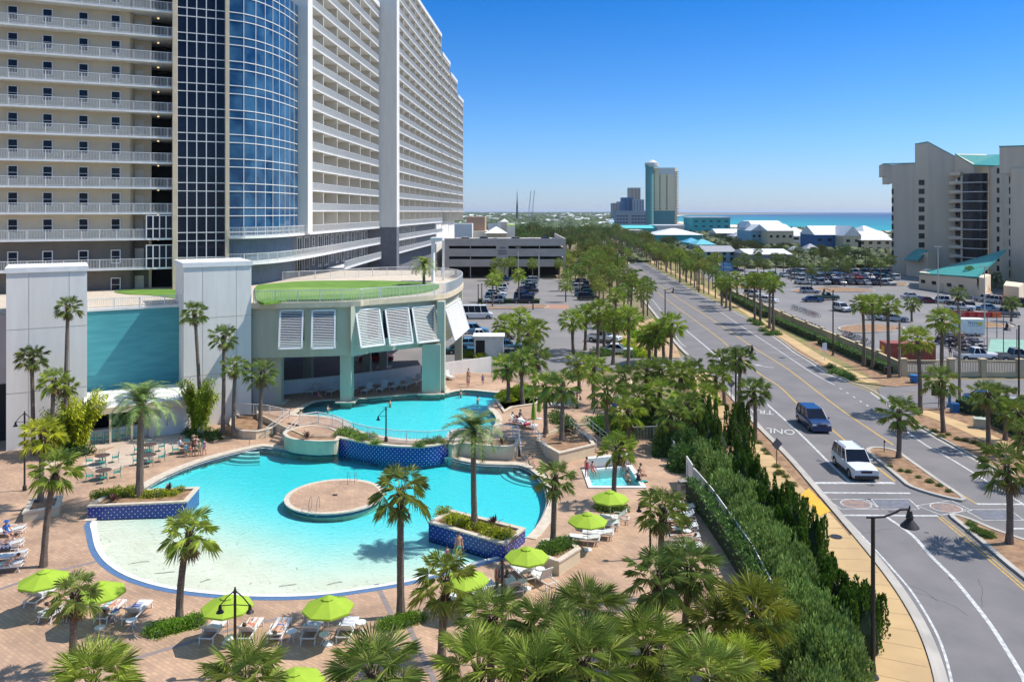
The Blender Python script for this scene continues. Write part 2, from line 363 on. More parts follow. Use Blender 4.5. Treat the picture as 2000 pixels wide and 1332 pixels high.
EL = smooth_line(PL([(1878, 1480), (1853, 1332), (1820, 1240), (1780, 1170), (1732, 1105), (1673, 1035), (1603, 955), (1545, 890), (1475, 820), (1425, 765), (1390, 733), (1322, 668), (1283, 615), (1243, 568), (1207, 532), (1180, 500), (1162, 475), (1151, 458), (1142, 445)]), 5)
ER = smooth_line(PL([(2260, 1190), (2120, 1045), (2000, 958), (1898, 897), (1815, 850), (1772, 823), (1715, 775), (1650, 745), (1610, 728), (1580, 707), (1550, 689), (1520, 666), (1460, 624), (1400, 593), (1356, 571), (1320, 550), (1270, 522), (1209, 486), (1178, 464), (1160, 452), (1150, 444)]), 5)
g = MB(); g.sheet(EL+ER[::-1], (), 0.0); struct('road', g, M_asph)
drive = PL([(1385, 728), (1345, 695), (1262, 700), (1200, 697), (1185, 640), (1175, 600), (1155, 570), (1110, 545), (905, 541), (885, 600), (860, 640), (700, 680), (520, 690), (470, 700), (480, 775), (620, 760), (760, 745), (850, 728), (900, 712), (960, 706), (1060, 728), (1180, 722), (1290, 722)])
g = MB(); g.sheet(drive, (), -.012); struct('parking_lot', g, M_asph2)
g = MB(); g.sheet(PL([(1056, 595), (1108, 595), (1112, 603), (1052, 603)]), (), .0); struct('paver_crossing', g, mat('red_pavers', (.40, .22, .15), (.33, .18, .13), .9, 2))
rlot = PL([(1757, 735), (1680, 698), (1600, 661), (1548, 637), (1500, 610), (1440, 580), (1385, 549), (1365, 528), (1560, 522), (1745, 528), (1830, 548), (2150, 592), (2150, 735)])
g = MB(); g.sheet(rlot, (), -.012); struct('parking_lot', g, M_asph2)
g = MB(); g.sheet(PL([(1713, 758), (1760, 747), (1840, 742), (2300, 738), (2300, 800), (1900, 796), (1800, 803), (1780, 822), (1740, 815)]), (), -.006); struct('side_street', g, M_asph)
g = MB(); g.sheet(PL([(1935, 662), (2150, 668), (2150, 702), (1925, 702)]), (), .0); struct('court_surface', g, mat('court_green', (.25, .42, .33), (.20, .36, .28), .9, .5))
# verges and mulch beds
def bed(name, px, m, z=.03, gz=0): g = MB(); g.sheet(PL(px, gz), (), z); return struct(name, g, m)
cutE = lambda a, b, pts: [p for p in pts if a <= p.y <= b]
EV = cutE(44, 98, EL); pathL = smooth_line(PL([(1366, 728), (1374, 745), (1392, 785), (1425, 826), (1470, 880), (1530, 945), (1585, 1000), (1640, 1068), (1700, 1150), (1745, 1230), (1762, 1332), (1770, 1460)]), 5)
g = MB(); g.sheet(list(cutE(30, 99, offset(EL, .5)))+[P(1340, 735), P(1330, 800), P(1400, 900), P(1480, 960), P(1560, 1080), P(1640, 1200), P(1690, 1332), P(1700, 1500)], (), .035); struct('mulch_bed', g, M_mulch)
g = MB(); g.ribbon(pathL, -1.15, 1.15, .06); struct('footpath', g, M_walk)
g = MB()
for p, q in zip(resample(pathL, 1.6), resample(pathL, 1.6)[1:]):
    d = (q-p).normalized(); n_ = Vector((-d.y, d.x)); g.ribbon([p-n_*(3.0 if p.y < 46 else 1.12), p+n_*1.12], -.012, .012, .068)
struct('path_joint', g, mat('joint_brown', (.20, .14, .08), None, .9))  # dark brown joint lines between the path slabs
g = MB(); g.sheet(PL([(1640, 1068), (1665, 1043), (1712, 1104), (1757, 1168), (1795, 1240), (1826, 1332), (1845, 1450), (1700, 1460), (1712, 1332), (1700, 1230), (1668, 1140)]), (), .064); struct('footpath', g, M_walk)
pathR = smooth_line(PL([(2300, 1010), (2060, 915), (1950, 866), (1895, 840), (1850, 822), (1805, 806), (1778, 800)]), 4)
pathR2 = smooth_line(PL([(1706, 748), (1670, 733), (1640, 720), (1610, 705), (1580, 688), (1550, 669), (1520, 651), (1488, 630), (1458, 609), (1430, 592), (1401, 578), (1374, 564), (1345, 547), (1300, 525), (1250, 500), (1205, 473), (1180, 459)]), 4)
g = MB(); g.sheet([p for p in offset(ER, -.5) if p.y < 80]+[P(1790, 797), P(1870, 800), P(2000, 850), P(2200, 900)], (), .035); struct('mulch_bed', g, M_mulch)
g = MB(); g.sheet([p for p in offset(ER, -.5) if 98 < p.y < 420]+[P(1240, 470), P(1340, 525), P(1425, 574), P(1500, 612), P(1600, 664), P(1745, 732), P(1752, 745), P(1716, 752)], (), .035); struct('verge', g, M_turf)
g = MB(); g.sheet(PL([(1715, 752), (1700, 738), (1640, 703), (1590, 680), (1570, 672), (1600, 664), (1745, 730), (1790, 742), (1790, 752), (1750, 756)]), (), .045); struct('mulch_bed', g, M_mulch)
g = MB(); g.sheet(PL([(1452, 620), (1520, 662), (1600, 716), (1660, 741), (1640, 726), (1560, 680), (1500, 642)]), (), .045); struct('mulch_bed', g, M_mulch)
g = MB(); g.ribbon(pathR, -.95, .95, .06); struct('footpath', g, M_walk)
g = MB(); g.ribbon(pathR2, -.9, .9, .06); struct('footpath', g, M_walk)
g = MB(); g.sheet(PL([(1563, 968), (1580, 955), (1622, 1000), (1600, 1010)]), (), .085); struct('tactile_paving', g, M_tact)
g = MB(); g.sheet(PL([(1205, 690), (1220, 640), (1275, 622), (1300, 650), (1322, 680), (1330, 700), (1262, 697)]), (), .05); struct('mulch_bed', g, mat('sandy_mulch', (.52, .36, .2), (.34, .2, .1), .95, .8))
# kerbs + gutters
def kerb(line, side, a=0, b=1e9):
    ln = [p for p in line if a <= p.y <= b]
    g = MB(); g.ribbon(ln, 0*side, .42*side, .012) if side > 0 else g.ribbon(ln, .42*side, 0, .012)
    if side > 0: g.ribbon(ln, .42, .60, -.05, h=.19)
    else: g.ribbon(ln, -.60, -.42, -.05, h=.19)
    return struct('kerb', g, M_conc)
kerb(EL, 1, 20, 98); kerb(EL, 1, 112, 900); kerb(ER, -1, 20, 79.5); kerb(ER, -1, 97, 900)
# medians
def island(px, name='median'):
    w_ = smooth_line(PL(px), 3, True); g = MB(); g.ribbon(w_, -.16, .16, 0, closed=True, h=.15); struct('kerb', g, M_conc)
    g = MB(); g.sheet(w_, (), .11); struct('mulch_bed', g, M_mulch)
island([(1695, 882), (1712, 876), (1748, 882), (1775, 900), (1830, 939), (1883, 977), (1840, 971), (1782, 953), (1760, 937), (1722, 905)])
island([(1858, 1008), (1893, 1016), (1935, 1034), (1985, 1052), (2040, 1075), (2120, 1150), (2120, 1215), (2000, 1128), (1940, 1078), (1890, 1035)])
island([(1290, 553), (1306, 548), (1318, 553), (1340, 568), (1332, 572), (1310, 565)]) if False else None
for px in ([(1640, 640), (1700, 634), (1765, 640), (1740, 648), (1660, 650)], [(1835, 632), (1880, 627), (1950, 632), (1975, 640), (1850, 641)], [(1555, 566), (1620, 562), (1700, 566), (1690, 570), (1560, 571)], [(1430, 556), (1500, 560), (1490, 566), (1425, 562)], [(1720, 552), (1770, 554), (1765, 558), (1715, 557)], [(1000, 600), (1058, 596), (1062, 602), (950, 604), (935, 600)]): island(px)
island([(1207, 505), (1214, 503), (1228, 512), (1222, 517)])
# road markings
g = MB(); gw = lambda px, wd=.13, z=.006: g.ribbon(smooth_line(PL(px), 4), -wd/2, wd/2, z)
gw([(1585, 943), (1530, 880), (1470, 815), (1430, 772), (1395, 738)], .14); gw([(1340, 678), (1322, 660), (1288, 603), (1255, 566), (1209, 532)], .14)
gw([(1645, 1005), (1710, 1074), (1746, 1114), (1782, 1157), (1818, 1215), (1840, 1262), (1858, 1327), (1866, 1400)], .13)
gw([(1340, 645), (1394, 690), (1440, 732), (1487, 779), (1530, 817), (1572, 856), (1624, 908), (1661, 943)], .22)
gw([(1731, 1009), (1782, 1045), (1818, 1085), (1862, 1129), (1898, 1172), (1934, 1219), (1967, 1270), (1999, 1324), (2030, 1400)], .23)
gw([(1397, 603), (1460, 645), (1520, 684), (1583, 726), (1630, 752)], .16); gw([(1766, 839), (1808, 869), (1865, 901), (1963, 962), (2100, 1050)], .2)
gw([(1700, 766), (1740, 795)], .2); gw([(1600, 728), (1680, 752), (1720, 772), (1760, 800)], .14)
g.ribbon(PL([(1586, 943), (1747, 943)]), -.22, .22, .007); g.ribbon(PL([(1602, 962), (1778, 963)]), -.13, .13, .007); g.ribbon(PL([(1645, 1006), (1832, 1007)]), -.13, .13, .007)
g.ribbon(PL([(1908, 984), (2100, 985)]), -.13, .13, .007); g.ribbon(PL([(1978, 1032), (2150, 1033)]), -.13, .13, .007)
for i in range(6): a = P(1640+i*13, 758+i*8.2); b = P(1644+i*13, 760.5+i*8.2); g.ribbon([a, b], -.1, .1, .006)
struct('road_marking', g, M_line)
g = MB()
gw([(1322, 600), (1400, 657), (1424, 678), (1478, 726), (1520, 753), (1562, 792), (1622, 837), (1655, 864), (1700, 902), (1748, 940)], .22)
gw([(1352, 600), (1400, 630), (1466, 675), (1514, 705), (1550, 729), (1595, 764), (1640, 798), (1670, 819), (1700, 839), (1745, 869)], .22)
gw([(1756, 888), (1830, 936), (1908, 984)], .14); gw([(1832, 1009), (1900, 1066), (2000, 1152), (2100, 1240)], .12); gw([(1838, 1008), (1906, 1064), (2006, 1150), (2106, 1238)], .12)
gw([(1200, 506), (1250, 545), (1322, 600)], .2); gw([(1235, 520), (1300, 566), (1352, 600)], .2); gw([(1765, 769), (2100, 768)], .12)
struct('road_marking', g, M_yell)
for i, (x, y, kind) in enumerate([(1672, 984, 'c'), (1748, 984, 's'), (1848, 991, 'c'), (1946, 1005, 's')]):
    c = P(x, y); g = MB(); a = .32 if i == 2 else 0
    s_ = 1.05; sq = [Vector((c.x, c.y))+Matrix.Rotation(a, 2) @ (Vector(q)*s_*1.15) for q in ((-1.25, -.8), (1.05, -.8), (1.25, .8), (-1.4, .8))]
    g.ribbon(sq, -.04, .04, .008, closed=True)
    if kind == 'c': g.ribbon([c.xy+Vector((math.cos(t*.3142)*1.05, math.sin(t*.3142)*.92)) for t in range(20)], -.04, .04, .009, closed=True)
    struct('road_marking', g, M_line)
    g = MB(); g.sheet([c.xy+Vector((math.cos(t*.3142)*1.0, math.sin(t*.3142)*.85)) for t in range(20)] if kind == 'c' else [c.xy+(q-c.xy)*.8 for q in sq], (), .006)
    struct('road_medallion', g, mat('medallion_pink', (.34, .21, .16), (.17, .15, .15), .9, 2.5) if kind == 'c' else mat('medallion_blue', (.17, .18, .22), (.13, .13, .14), .9, 2.5))
def text(name, body, loc, size, m, rot=(0, 0, 0), parent=None, ext=.0, sy=1, kind=None, label=None):
    cu = bpy.data.curves.new(name, 'FONT'); cu.body = body; cu.size = size; cu.extrude = ext; cu.align_x = 'CENTER'; cu.align_y = 'CENTER'
    t = bpy.data.objects.new(name+'_tmp', cu); COL.objects.link(t); dg = bpy.context.evaluated_depsgraph_get(); me = bpy.data.meshes.new_from_object(t.evaluated_get(dg))
    bpy.data.objects.remove(t); me.materials.clear(); me.materials.append(m)
    o = bpy.data.objects.new(name, me); fin(o, parent, label, None, None, kind); o.location = loc; o.rotation_euler = rot; o.scale = (1, sy, 1); return o
dirn = (P(1535, 822)-P(1487, 780)); ang = math.atan2(dirn.y, dirn.x)+rad(90)+rad(180)
ang = math.atan2(dirn.x, -dirn.y)
text('road_lettering', 'ONLY', P(1516, 841)+Vector((0, 0, .008)), 1.28, M_line, (0, 0, math.pi-.32), sy=2.0, kind='structure')
text('road_lettering', 'TRAM', P(1478, 803)+Vector((0, 0, .008)), 1.28, M_line, (0, 0, math.pi-.32), sy=2.0, kind='structure')
# turn arrow + bus-bay arrow on the road
def arrow(px, px2, name='road_marking'):
    g = MB(); a, b, c = P(*px), P((px[0]+px2[0])/2, px2[1]-1), P(*px2); g.ribbon([a, b, c], -.12, .12, .007)
    d = (a-b).normalized(); n_ = Vector((-d.y, d.x, 0)); g.add([a+d*1.1, a+n_*.45, a-n_*.45], [(0, 1, 2)]); g.v[-3:] = [(p[0], p[1], .007) for p in g.v[-3:]]
    struct(name, g, M_line)
arrow((1484, 714), (1512, 718)); arrow((1463, 694), (1480, 696))

g = MB(); rc_ = random.Random(8)
for k in range(12):
    p = P(rc_.choice([1420, 1560, 1660, 1780, 1850, 1900])+rc_.uniform(-40, 40), rc_.choice([660, 760, 880, 930, 1060, 1180])+rc_.uniform(-30, 30)); q = [p.xy]; a_ = rc_.uniform(0, 3.1)
    for j in range(7): a_ += rc_.uniform(-.5, .5); q.append(q[-1]+Vector((math.cos(a_), math.sin(a_)))*rc_.uniform(.3, .9))
    g.ribbon(q, -.010, .010, .004)
struct('sealed_crack', g, mat('tar', (.05, .048, .05), None, .8))
g = MB()
for x, y in ((1700, 946), (1690, 1180), (1810, 1040), (1600, 900), (1560, 800), (1745, 1000), (1905, 940), (1860, 1130), (1500, 700)):
    c = P(x, y); r_ = rc_.uniform(.12, .3); g.add([(c.x+r_*math.cos(t)*rc_.uniform(.7, 1.3), c.y+r_*math.sin(t)*rc_.uniform(.7, 1.6), .0035) for t in [i*.628 for i in range(10)]], [tuple(range(10))])
struct('oil_stain', g, mat('oil_stain', (.07, .065, .065), (.1, .095, .1), .6, 3))
# ---------------- pools ----------------
lag_px = [(180, 1018), (179, 1040), (188, 1075), (213, 1105), (258, 1130), (330, 1150), (430, 1162), (530, 1166), (620, 1163), (700, 1153), (790, 1138), (870, 1118), (935, 1100), (985, 1086), (1022, 1058), (1050, 1030), (1067, 1000), (1073, 972), (1062, 940), (1035, 916), (1010, 908), (975, 907), (935, 905), (900, 899), (875, 893), (824, 900), (767, 898), (710, 891), (662, 881), (640, 884), (600, 884), (560, 878), (525, 872), (500, 873), (440, 887), (380, 905), (320, 930), (285, 950), (230, 985)]
LAG = smooth_line(PL(lag_px), 4, True)
up_px = [(570, 806), (612, 783), (680, 779), (740, 774), (818, 768), (848, 770), (905, 760), (970, 765), (996, 767), (988, 776), (968, 788), (962, 796), (974, 808), (979, 820), (973, 834), (952, 850), (905, 858), (870, 860), (800, 861), (745, 855), (690, 842), (662, 822), (620, 814), (575, 812)]
UPP = smooth_line(PL(up_px, ZU), 3, True)
spa = [P(1146, 921), P(1157, 951), P(1252, 951), P(1228, 913)]
spa_o = [P(1118, 913), P(1155, 957), P(1273, 955), P(1238, 908)]
g = MB(); g.sheet(deck_poly, [LAG, spa], 0); struct('pool_deck', g, M_pave)
g = MB(); g.sheet(PL([(225, 872), (160, 880), (110, 905), (60, 935), (90, 880), (160, 862), (330, 845), (400, 848), (395, 858), (330, 885), (255, 908), (190, 925), (160, 905)]), (), .006); struct('pale_paving', g, M_pavel)
g = MB()
for px in ([(0, 1150), (90, 1120), (188, 1096)], [(790, 1205), (830, 1290), (880, 1400)], [(560, 1205), (480, 1220), (250, 1290)], [(735, 1140), (765, 1200)]): g.ribbon(PL(px), -.14, .14, .006)
struct('paving_band', g, mat('grey_paver_band', (.27, .21, .20), (.22, .18, .17), .9, 2))
def basin(outline, depth_fn, z0, m, name, step=1.1):
    g = MB(); n = len(outline); g.sheet(outline, (), 0); xs = [p[0] for p in outline]; ys = [p[1] for p in outline]
    import bmesh
    bm = bmesh.new(); vs = [bm.verts.new((p[0], p[1], 0)) for p in outline]; f = bm.faces.new(vs); bmesh.ops.triangulate(bm, faces=[f])
    x = min(xs)
    while x < max(xs):
        x += step; bmesh.ops.bisect_plane(bm, geom=bm.verts[:]+bm.edges[:]+bm.faces[:], plane_co=(x, 0, 0), plane_no=(1, 0, 0))
    y = min(ys)
    while y < max(ys):
        y += step; bmesh.ops.bisect_plane(bm, geom=bm.verts[:]+bm.edges[:]+bm.faces[:], plane_co=(0, y, 0), plane_no=(0, 1, 0))
    for v in bm.verts: v.co.z = z0-depth_fn(v.co.x, v.co.y)
    be = [e for e in bm.edges if e.is_boundary]; r = bmesh.ops.extrude_edge_only(bm, edges=be)
    for v in r['geom']:
        if isinstance(v, bmesh.types.BMVert): v.co.z = z0+.14
    bmesh.ops.recalc_face_normals(bm, faces=bm.faces)
    me = bpy.data.meshes.new(name); bm.to_mesh(me); bm.free(); me.materials.append(m); me.polygons.foreach_set('use_smooth', [True]*len(me.polygons))
    return fin(bpy.data.objects.new(name, me), kind='structure')
sstep = lambda t: (lambda u: u*u*(3-2*u))(max(0, min(1, t)))
M_plas = mat('pool_plaster', (.60, .70, .70), (.78, .84, .82), .7, 2.6, detail=6)  # pale mottling stands in for rippling light on the floor
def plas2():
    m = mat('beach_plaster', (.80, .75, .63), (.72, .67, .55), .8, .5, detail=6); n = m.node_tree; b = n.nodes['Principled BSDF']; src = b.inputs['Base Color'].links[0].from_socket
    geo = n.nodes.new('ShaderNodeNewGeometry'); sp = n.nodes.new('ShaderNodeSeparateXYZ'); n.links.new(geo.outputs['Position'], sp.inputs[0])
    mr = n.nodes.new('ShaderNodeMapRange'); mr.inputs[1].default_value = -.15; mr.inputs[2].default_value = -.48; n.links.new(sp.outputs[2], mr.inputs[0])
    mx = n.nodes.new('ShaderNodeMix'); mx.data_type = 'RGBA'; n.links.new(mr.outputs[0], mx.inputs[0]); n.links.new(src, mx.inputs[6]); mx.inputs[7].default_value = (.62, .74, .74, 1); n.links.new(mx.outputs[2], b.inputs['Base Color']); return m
WZ = -.10
def lagdepth(x, y):
    d0 = 42.6+max(0, (-x-12))*.62-max(0, x+4)*.6
    return .03+.62*sstep((y-d0)/18.0)**1.15
basin(LAG, lagdepth, WZ, plas2(), 'pool_basin')
g = MB(); g.prism(LAG, -1.9, WZ); struct('pool_water', g, M_water)
basin(UPP, lambda x, y: .5, ZU+WZ, mat('upper_pool_plaster', (.66, .82, .84), (.74, .86, .88), .7, 1.8, detail=6), 'pool_basin')
g = MB(); g.prism(UPP, ZU-1.3, ZU+WZ); struct('pool_water', g, M_water)
def spl(a, b, pts): return [p for p in pts[a:b+1]]
nL = len(lag_px); S4 = 4
beach = LAG[0:13*S4+1]; north = LAG[14*S4+1:36*S4]
g = MB(); g.ribbon(beach, .0, .32, -.128, mi=0, h=.14) ; struct('pool_edge', g, M_white)
g = MB(); g.ribbon(beach, -.34, .0, -.128, h=.138); struct('pool_edge', g, M_bband)
wall_i = (23*S4, 29*S4)
for seg in (LAG[14*S4+1:23*S4+3], LAG[29*S4-3:]+LAG[:1]):
    g = MB(); g.ribbon(seg, -.62, .10, -.05, h=.10); struct('pool_coping', g, M_coping)
    g = MB(); g.ribbon(seg, .0, .05, -.3, h=.22); struct('pool_waterline_tile', g, M_btile)
    g = MB(); g.ribbon(seg, .12, .24, -.12, h=.02); struct('pool_edge', g, M_white)
g = MB(); g.ribbon(UPP, -.5, .10, ZU-.04, closed=True, h=.08); struct('pool_coping', g, M_coping)
g = MB(); g.ribbon(UPP, .0, .05, ZU-.3, closed=True, h=.24); struct('pool_waterline_tile', g, M_btile)
# island
c = P(654, 969); g = MB(); rr = 3.62
g.lathe([(rr-.25, -1.5), (rr-.25, -.02), (rr, -.02), (rr, .08), (rr-.38, .085)], 56, c, 0); g.lathe([(rr-.24, -.3), (rr-.235, -.03)], 56, c, 1, cap=False); o = g.build('paved_island', [M_coping, M_btile], label='round paved island standing in the middle of the lagoon pool', cat='pool island')  # dark blue band under the rim paints the shadow below the coping
g = MB(); g.sheet([c.xy+Vector((math.cos(t*.1122), math.sin(t*.1122)))*(rr-.38) for t in range(56)], (), .092); g.build('paving', M_pave, o)
g = MB(); g.box(c.x, c.y, .093, .35, .35, .01); g.build('drain_cover', M_black, o)
def handrail(loc, rz, lab, n=2):
    t = thing('pool_handrail', lab, 'handrail', loc, rz)
    for s in range(n):
        g = MB(); x = (s-(n-1)/2)*.55; g.tube([(x, .5, 0), (x, .5, .55), (x, .42, .78), (x, .25, .85), (x, -.05, .8), (x, -.3, .5), (x, -.5, .05), (x, -.52, -.3)], .022, 6); g.build('rail', M_rim, t)
    return t
handrail(P(613, 996, .08), 0, 'pair of steel handrails at the near rim of the pool island')
handrail(P(688, 942, .08), math.pi, 'pair of steel handrails at the far rim of the pool island')
g = MB()
for a in (((255, 1100), (275, 1096), (292, 1095)), ((302, 1119), (325, 1117), (342, 1115)), ((392, 1136), (402, 1132), (412, 1130)), ((545, 1144), (565, 1141), (580, 1139)), ((640, 1140), (655, 1136), (670, 1134)), ((488, 1139), (492, 1138))): g.ribbon([P(x, y, WZ) for x, y in a], -.035, .035, WZ+.004)
struct('pool_inlet_strip', g, mat('inlet_grey', (.35, .35, .30), (.48, .47, .40), .6, 6))
# pool steps
def steps(c, a0, a1, rs, lab):
    t = thing('pool_steps', lab, 'pool steps', (0, 0, 0))
    for i, r in enumerate(rs):
        arc = [c.xy+Vector((math.cos(a0+(a1-a0)*k/10), math.sin(a0+(a1-a0)*k/10)))*r for k in range(11)]
        g = MB(); g.ribbon(arc, -.17, .17, -1.2, h=1.2-.2-.16*i); g.build('step', M_white, t)
steps(P(1068, 905), rad(185), rad(262), (1.9, 2.5, 3.1, 3.7), 'white curved steps under water at the far corner of the lagoon pool')
steps(P(505, 868), rad(190), rad(290), (1.7, 2.3, 2.9, 3.5), 'curved steps under water near the bar side of the lagoon pool')
handrail(P(1035, 908), rad(140), 'single steel handrail beside the white pool steps', 1); handrail(P(487, 870), rad(200), 'single steel handrail beside the steps nearest the bar', 1)
# upper deck
updeck = PL([(505, 806), (558, 832), (600, 850), (640, 850), (661, 848), (710, 856), (767, 864), (824, 866), (875, 862), (950, 858), (1005, 855), (1048, 850), (1110, 830), (1148, 826), (1200, 800), (1240, 770), (1230, 740), (1120, 728), (1000, 728), (925, 728), (868, 722), (820, 733), (740, 746), (640, 757), (500, 765)], ZU)
g = MB(); g.sheet(updeck, [UPP], ZU); struct('upper_deck', g, M_pave)
g = MB(); g.ribbon(updeck, -.15, 0, -.02, closed=True, h=ZU-.0); struct('upper_deck_wall', g, M_tan)
# ================= HOTEL =================
FH = 3.0; Z0 = 20.7
U = Vector((16.2, 7.2, 0)).normalized(); NV = Vector((U.y, -U.x, 0))     # wing direction and its outward normal
WO = Vector((-56.6, 87.7, 0))
def wp(s, off=0, z=0): p = WO+U*s+NV*off; return Vector((p.x, p.y, z))
def s_at(px, off=0):
    r = (px-1000)/FPX; o = WO+NV*off; return (r*o.y-o.x)/(U.x-r*U.y)
WROT = math.atan2(U.y, U.x)
hotel = thing('hotel_building', 'tall curved beige hotel with white railed balconies and a blue glass corner', 'hotel', (0, 0, 0))
def railing_mesh(pts, h=1.05, pick=.15, post=1.8, z=0, pw=.022):
    g = MB(); q = [Vector((p[0], p[1], 0)) for p in pts]
    for a, b in zip(q, q[1:]):
        g.bar(a+Vector((0, 0, z+h)), b+Vector((0, 0, z+h)), .06, .06); g.bar(a+Vector((0, 0, z+.09)), b+Vector((0, 0, z+.09)), .04, .04)
    for p in resample(q, pick):
        p = Vector((p[0], p[1], z)); a = pw; g.add([p+Vector((-a, 0, .1)), p+Vector((a, 0, .1)), p+Vector((a, 0, h)), p+Vector((-a, 0, h)), p+Vector((0, -a, .1)), p+Vector((0, a, .1)), p+Vector((0, a, h)), p+Vector((0, -a, h))], [(0, 1, 2, 3), (4, 5, 6, 7)])
    for p in resample(q, post)+[q[-1]]: g.box(p[0], p[1], z, .07, .07, h+.03)
    return g
def shared(name, me, z, parent, loc=None):
    o = bpy.data.objects.new(name, me); fin(o, parent); o.location = loc if loc is not None else (0, 0, z); return o
sW0, sNiche, sRec, sEnd = s_at(-60), s_at(259), s_at(290), s_at(337)
off = 1.7
# wing walls
g = MB(); wl = lambda a, b, o1, z0, z1, m=0, t=.4: g.prism([wp(a, -o1), wp(b, -o1), wp(b, -o1-t), wp(a, -o1-t)], z0, z1, m)
wl(sW0, sNiche, off, 17.9, 50); wl(sNiche, sRec, off+1.2, 17.9, 50)
g.prism([wp(sNiche-.3, -off), wp(sNiche, -off), wp(sNiche, -off-1.6), wp(sNiche-.3, -off-1.6)], 17.9, 50); g.prism([wp(sRec-.0, -off-1.2), wp(sRec+.3, -off-1.2), wp(sRec+.3, -off-5), wp(sRec-.0, -off-5)], 9, 50)
g.build('wall', M_beige, hotel)
g = MB(); wl(sW0, sNiche, off, 9, 17.9); wl(sNiche, sRec, off+1.2, 9, 17.9); g.prism([wp(sNiche-.3, -off), wp(sNiche, -off), wp(sNiche, -off-1.6), wp(sNiche-.3, -off-1.6)], 9, 17.9); g.build('base_wall', M_taupe, hotel)
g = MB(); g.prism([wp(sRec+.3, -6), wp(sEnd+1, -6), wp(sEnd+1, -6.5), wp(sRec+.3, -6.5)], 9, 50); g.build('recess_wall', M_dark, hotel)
LV = [14.2, 17.66]+[Z0+3*k for k in range(0, 10)]
sl_me = None
rail_me = railing_mesh([wp(sW0), wp(sEnd)]).mesh('corridor_railing', M_metalw)
g = MB(); g.prism([wp(sW0, .06), wp(sEnd, .06), wp(sEnd, -6), wp(sW0, -6)], 0, .22); sl_me = g.mesh('slab', M_white)
for z in LV:
    shared('balcony_slab', sl_me, z, hotel); shared('balcony_railing', rail_me, z+.22, hotel)
# windows of the wing: frame > pane
def window_protos():
    a = MB(); w_, h_ = .95, 1.5
    for s in (-1, 1): a.box(s*w_/2, 0, 0, .1, .1, h_+.1)
    a.box(0, 0, 0, w_, .12, .09); a.box(0, 0, h_, w_, .1, .1); a.box(0, -.01, h_/2, w_, .07, .05)
    b = MB(); b.box(0, .04, .09, w_-.1, .03, h_-.09)
    c = MB(); c.box(0, 0, 0, 1.0, .08, 2.15); c.box(.36, -.06, 1.0, .05, .05, .05)
    return a.mesh('window', M_metalw), b.mesh('pane', M_glassd), c.mesh('door', M_beige2)
wf_me, wpn_me, door_me = window_protos()
for zi, z in enumerate([10.9, 14.2, 17.66]+[Z0+3*k for k in range(0, 10)]):
    for px in (-43, 25, 93, 163, 226):
        if zi == 0 and px < 200: continue
        s = s_at(px, -off); o = shared('window', wf_me, 0, hotel, wp(s, -off+.05, z+.22+(.75 if zi > 1 else .5))); o.rotation_euler = (0, 0, WROT); p = shared('pane', wpn_me, 0, o, (0, 0, 0))
    o = shared('door', door_me, 0, hotel, wp(s_at(272, -off-1.2), -off-1.1, z+.25)); o.rotation_euler = (0, 0, WROT)
lgt = MB().lathe([(.10, 0), (.13, .06), (.10, .12)], 8).mesh('ceiling_light', mat('lamp_glow', (.9, .7, .35), None, .5))
n_ = MATS['lamp_glow'].node_tree.nodes['Principled BSDF']; n_.inputs['Emission Color'].default_value = (1, .75, .4, 1); n_.inputs['Emission Strength'].default_value = .8
for z in LV[1:-1]: shared('ceiling_light', lgt, 0, hotel, wp(s_at(309), -3.2, z-.14))
# glass infill on the two lowest recess levels
g = MB(); a, b = s_at(286), s_at(337)
for z0 in (14.4, 17.9):
    for k in range(5): s = a+(b-a)*k/4; g.prism([wp(s-.06, .12), wp(s+.06, .12), wp(s+.06, -.0), wp(s-.06, -.0)], z0, z0+2.7)
    for zz in (1.05, 2.6): g.prism([wp(a, .1), wp(b, .1), wp(b, .02), wp(a, .02)], z0+zz, z0+zz+.1)
gg = g.build('glass_screen', M_metalw, hotel); g = MB()
for z0 in (14.4, 17.9): g.prism([wp(a, .05), wp(b, .05), wp(b, .02), wp(a, .02)], z0, z0+2.7)
g.build('pane', M_glassd, gg)
# buff piers either side of the dark grid
s1, s2, s3 = s_at(346), s_at(440), s_at(447)
g = MB(); g.prism([wp(sEnd, .5), wp(s1, .5), wp(s1, -7), wp(sEnd, -7)], 9, 50); g.build('pier', M_tan, hotel)
g = MB(); g.prism([wp(s2, .5), wp(s3, .5), wp(s3, -7), wp(s2, -7)], 9, 50); g.build('pier', M_tan, hotel)
# curtain walls
def curtain(pts, ncol, z0, z1, name, glass, off0, mull=.11, levels=None):
    q = resample_n(pts, ncol); g = MB(); vs = []
    for p in q: vs += [(p[0], p[1], z0), (p[0], p[1], z1)]
    g.add(vs, [(2*i, 2*i+2, 2*i+3, 2*i+1) for i in range(ncol)]); o = g.build(name, glass, hotel)
    g = MB()
    for i, p in enumerate(q):
        d = (q[min(i+1, ncol)]-q[max(i-1, 0)]).normalized(); n = Vector((d.y, -d.x))*.06; g.prism([p+n-d*mull/2, p+n+d*mull/2, p-n+d*mull/2, p-n-d*mull/2], z0, z1)
    for z in levels:
        g.ribbon(q, -.075, .0, z, h=.10)
    g.build('mullion', M_metalw, o); return o
def resample_n(pts, n):
    L_ = [0];
    for a, b in zip(pts, pts[1:]): L_.append(L_[-1]+(Vector(b[:2])-Vector(a[:2])).length)
    out = []
    for i in range(n+1):
        t = L_[-1]*i/n; k = max(0, min(len(L_)-2, next((j for j in range(len(L_)-1) if L_[j+1] >= t-1e-6), len(L_)-2)))
        out.append(Vector(pts[k][:2]).lerp(Vector(pts[k+1][:2]), (t-L_[k])/(L_[k+1]-L_[k])))
    return out
lv = [9.1]
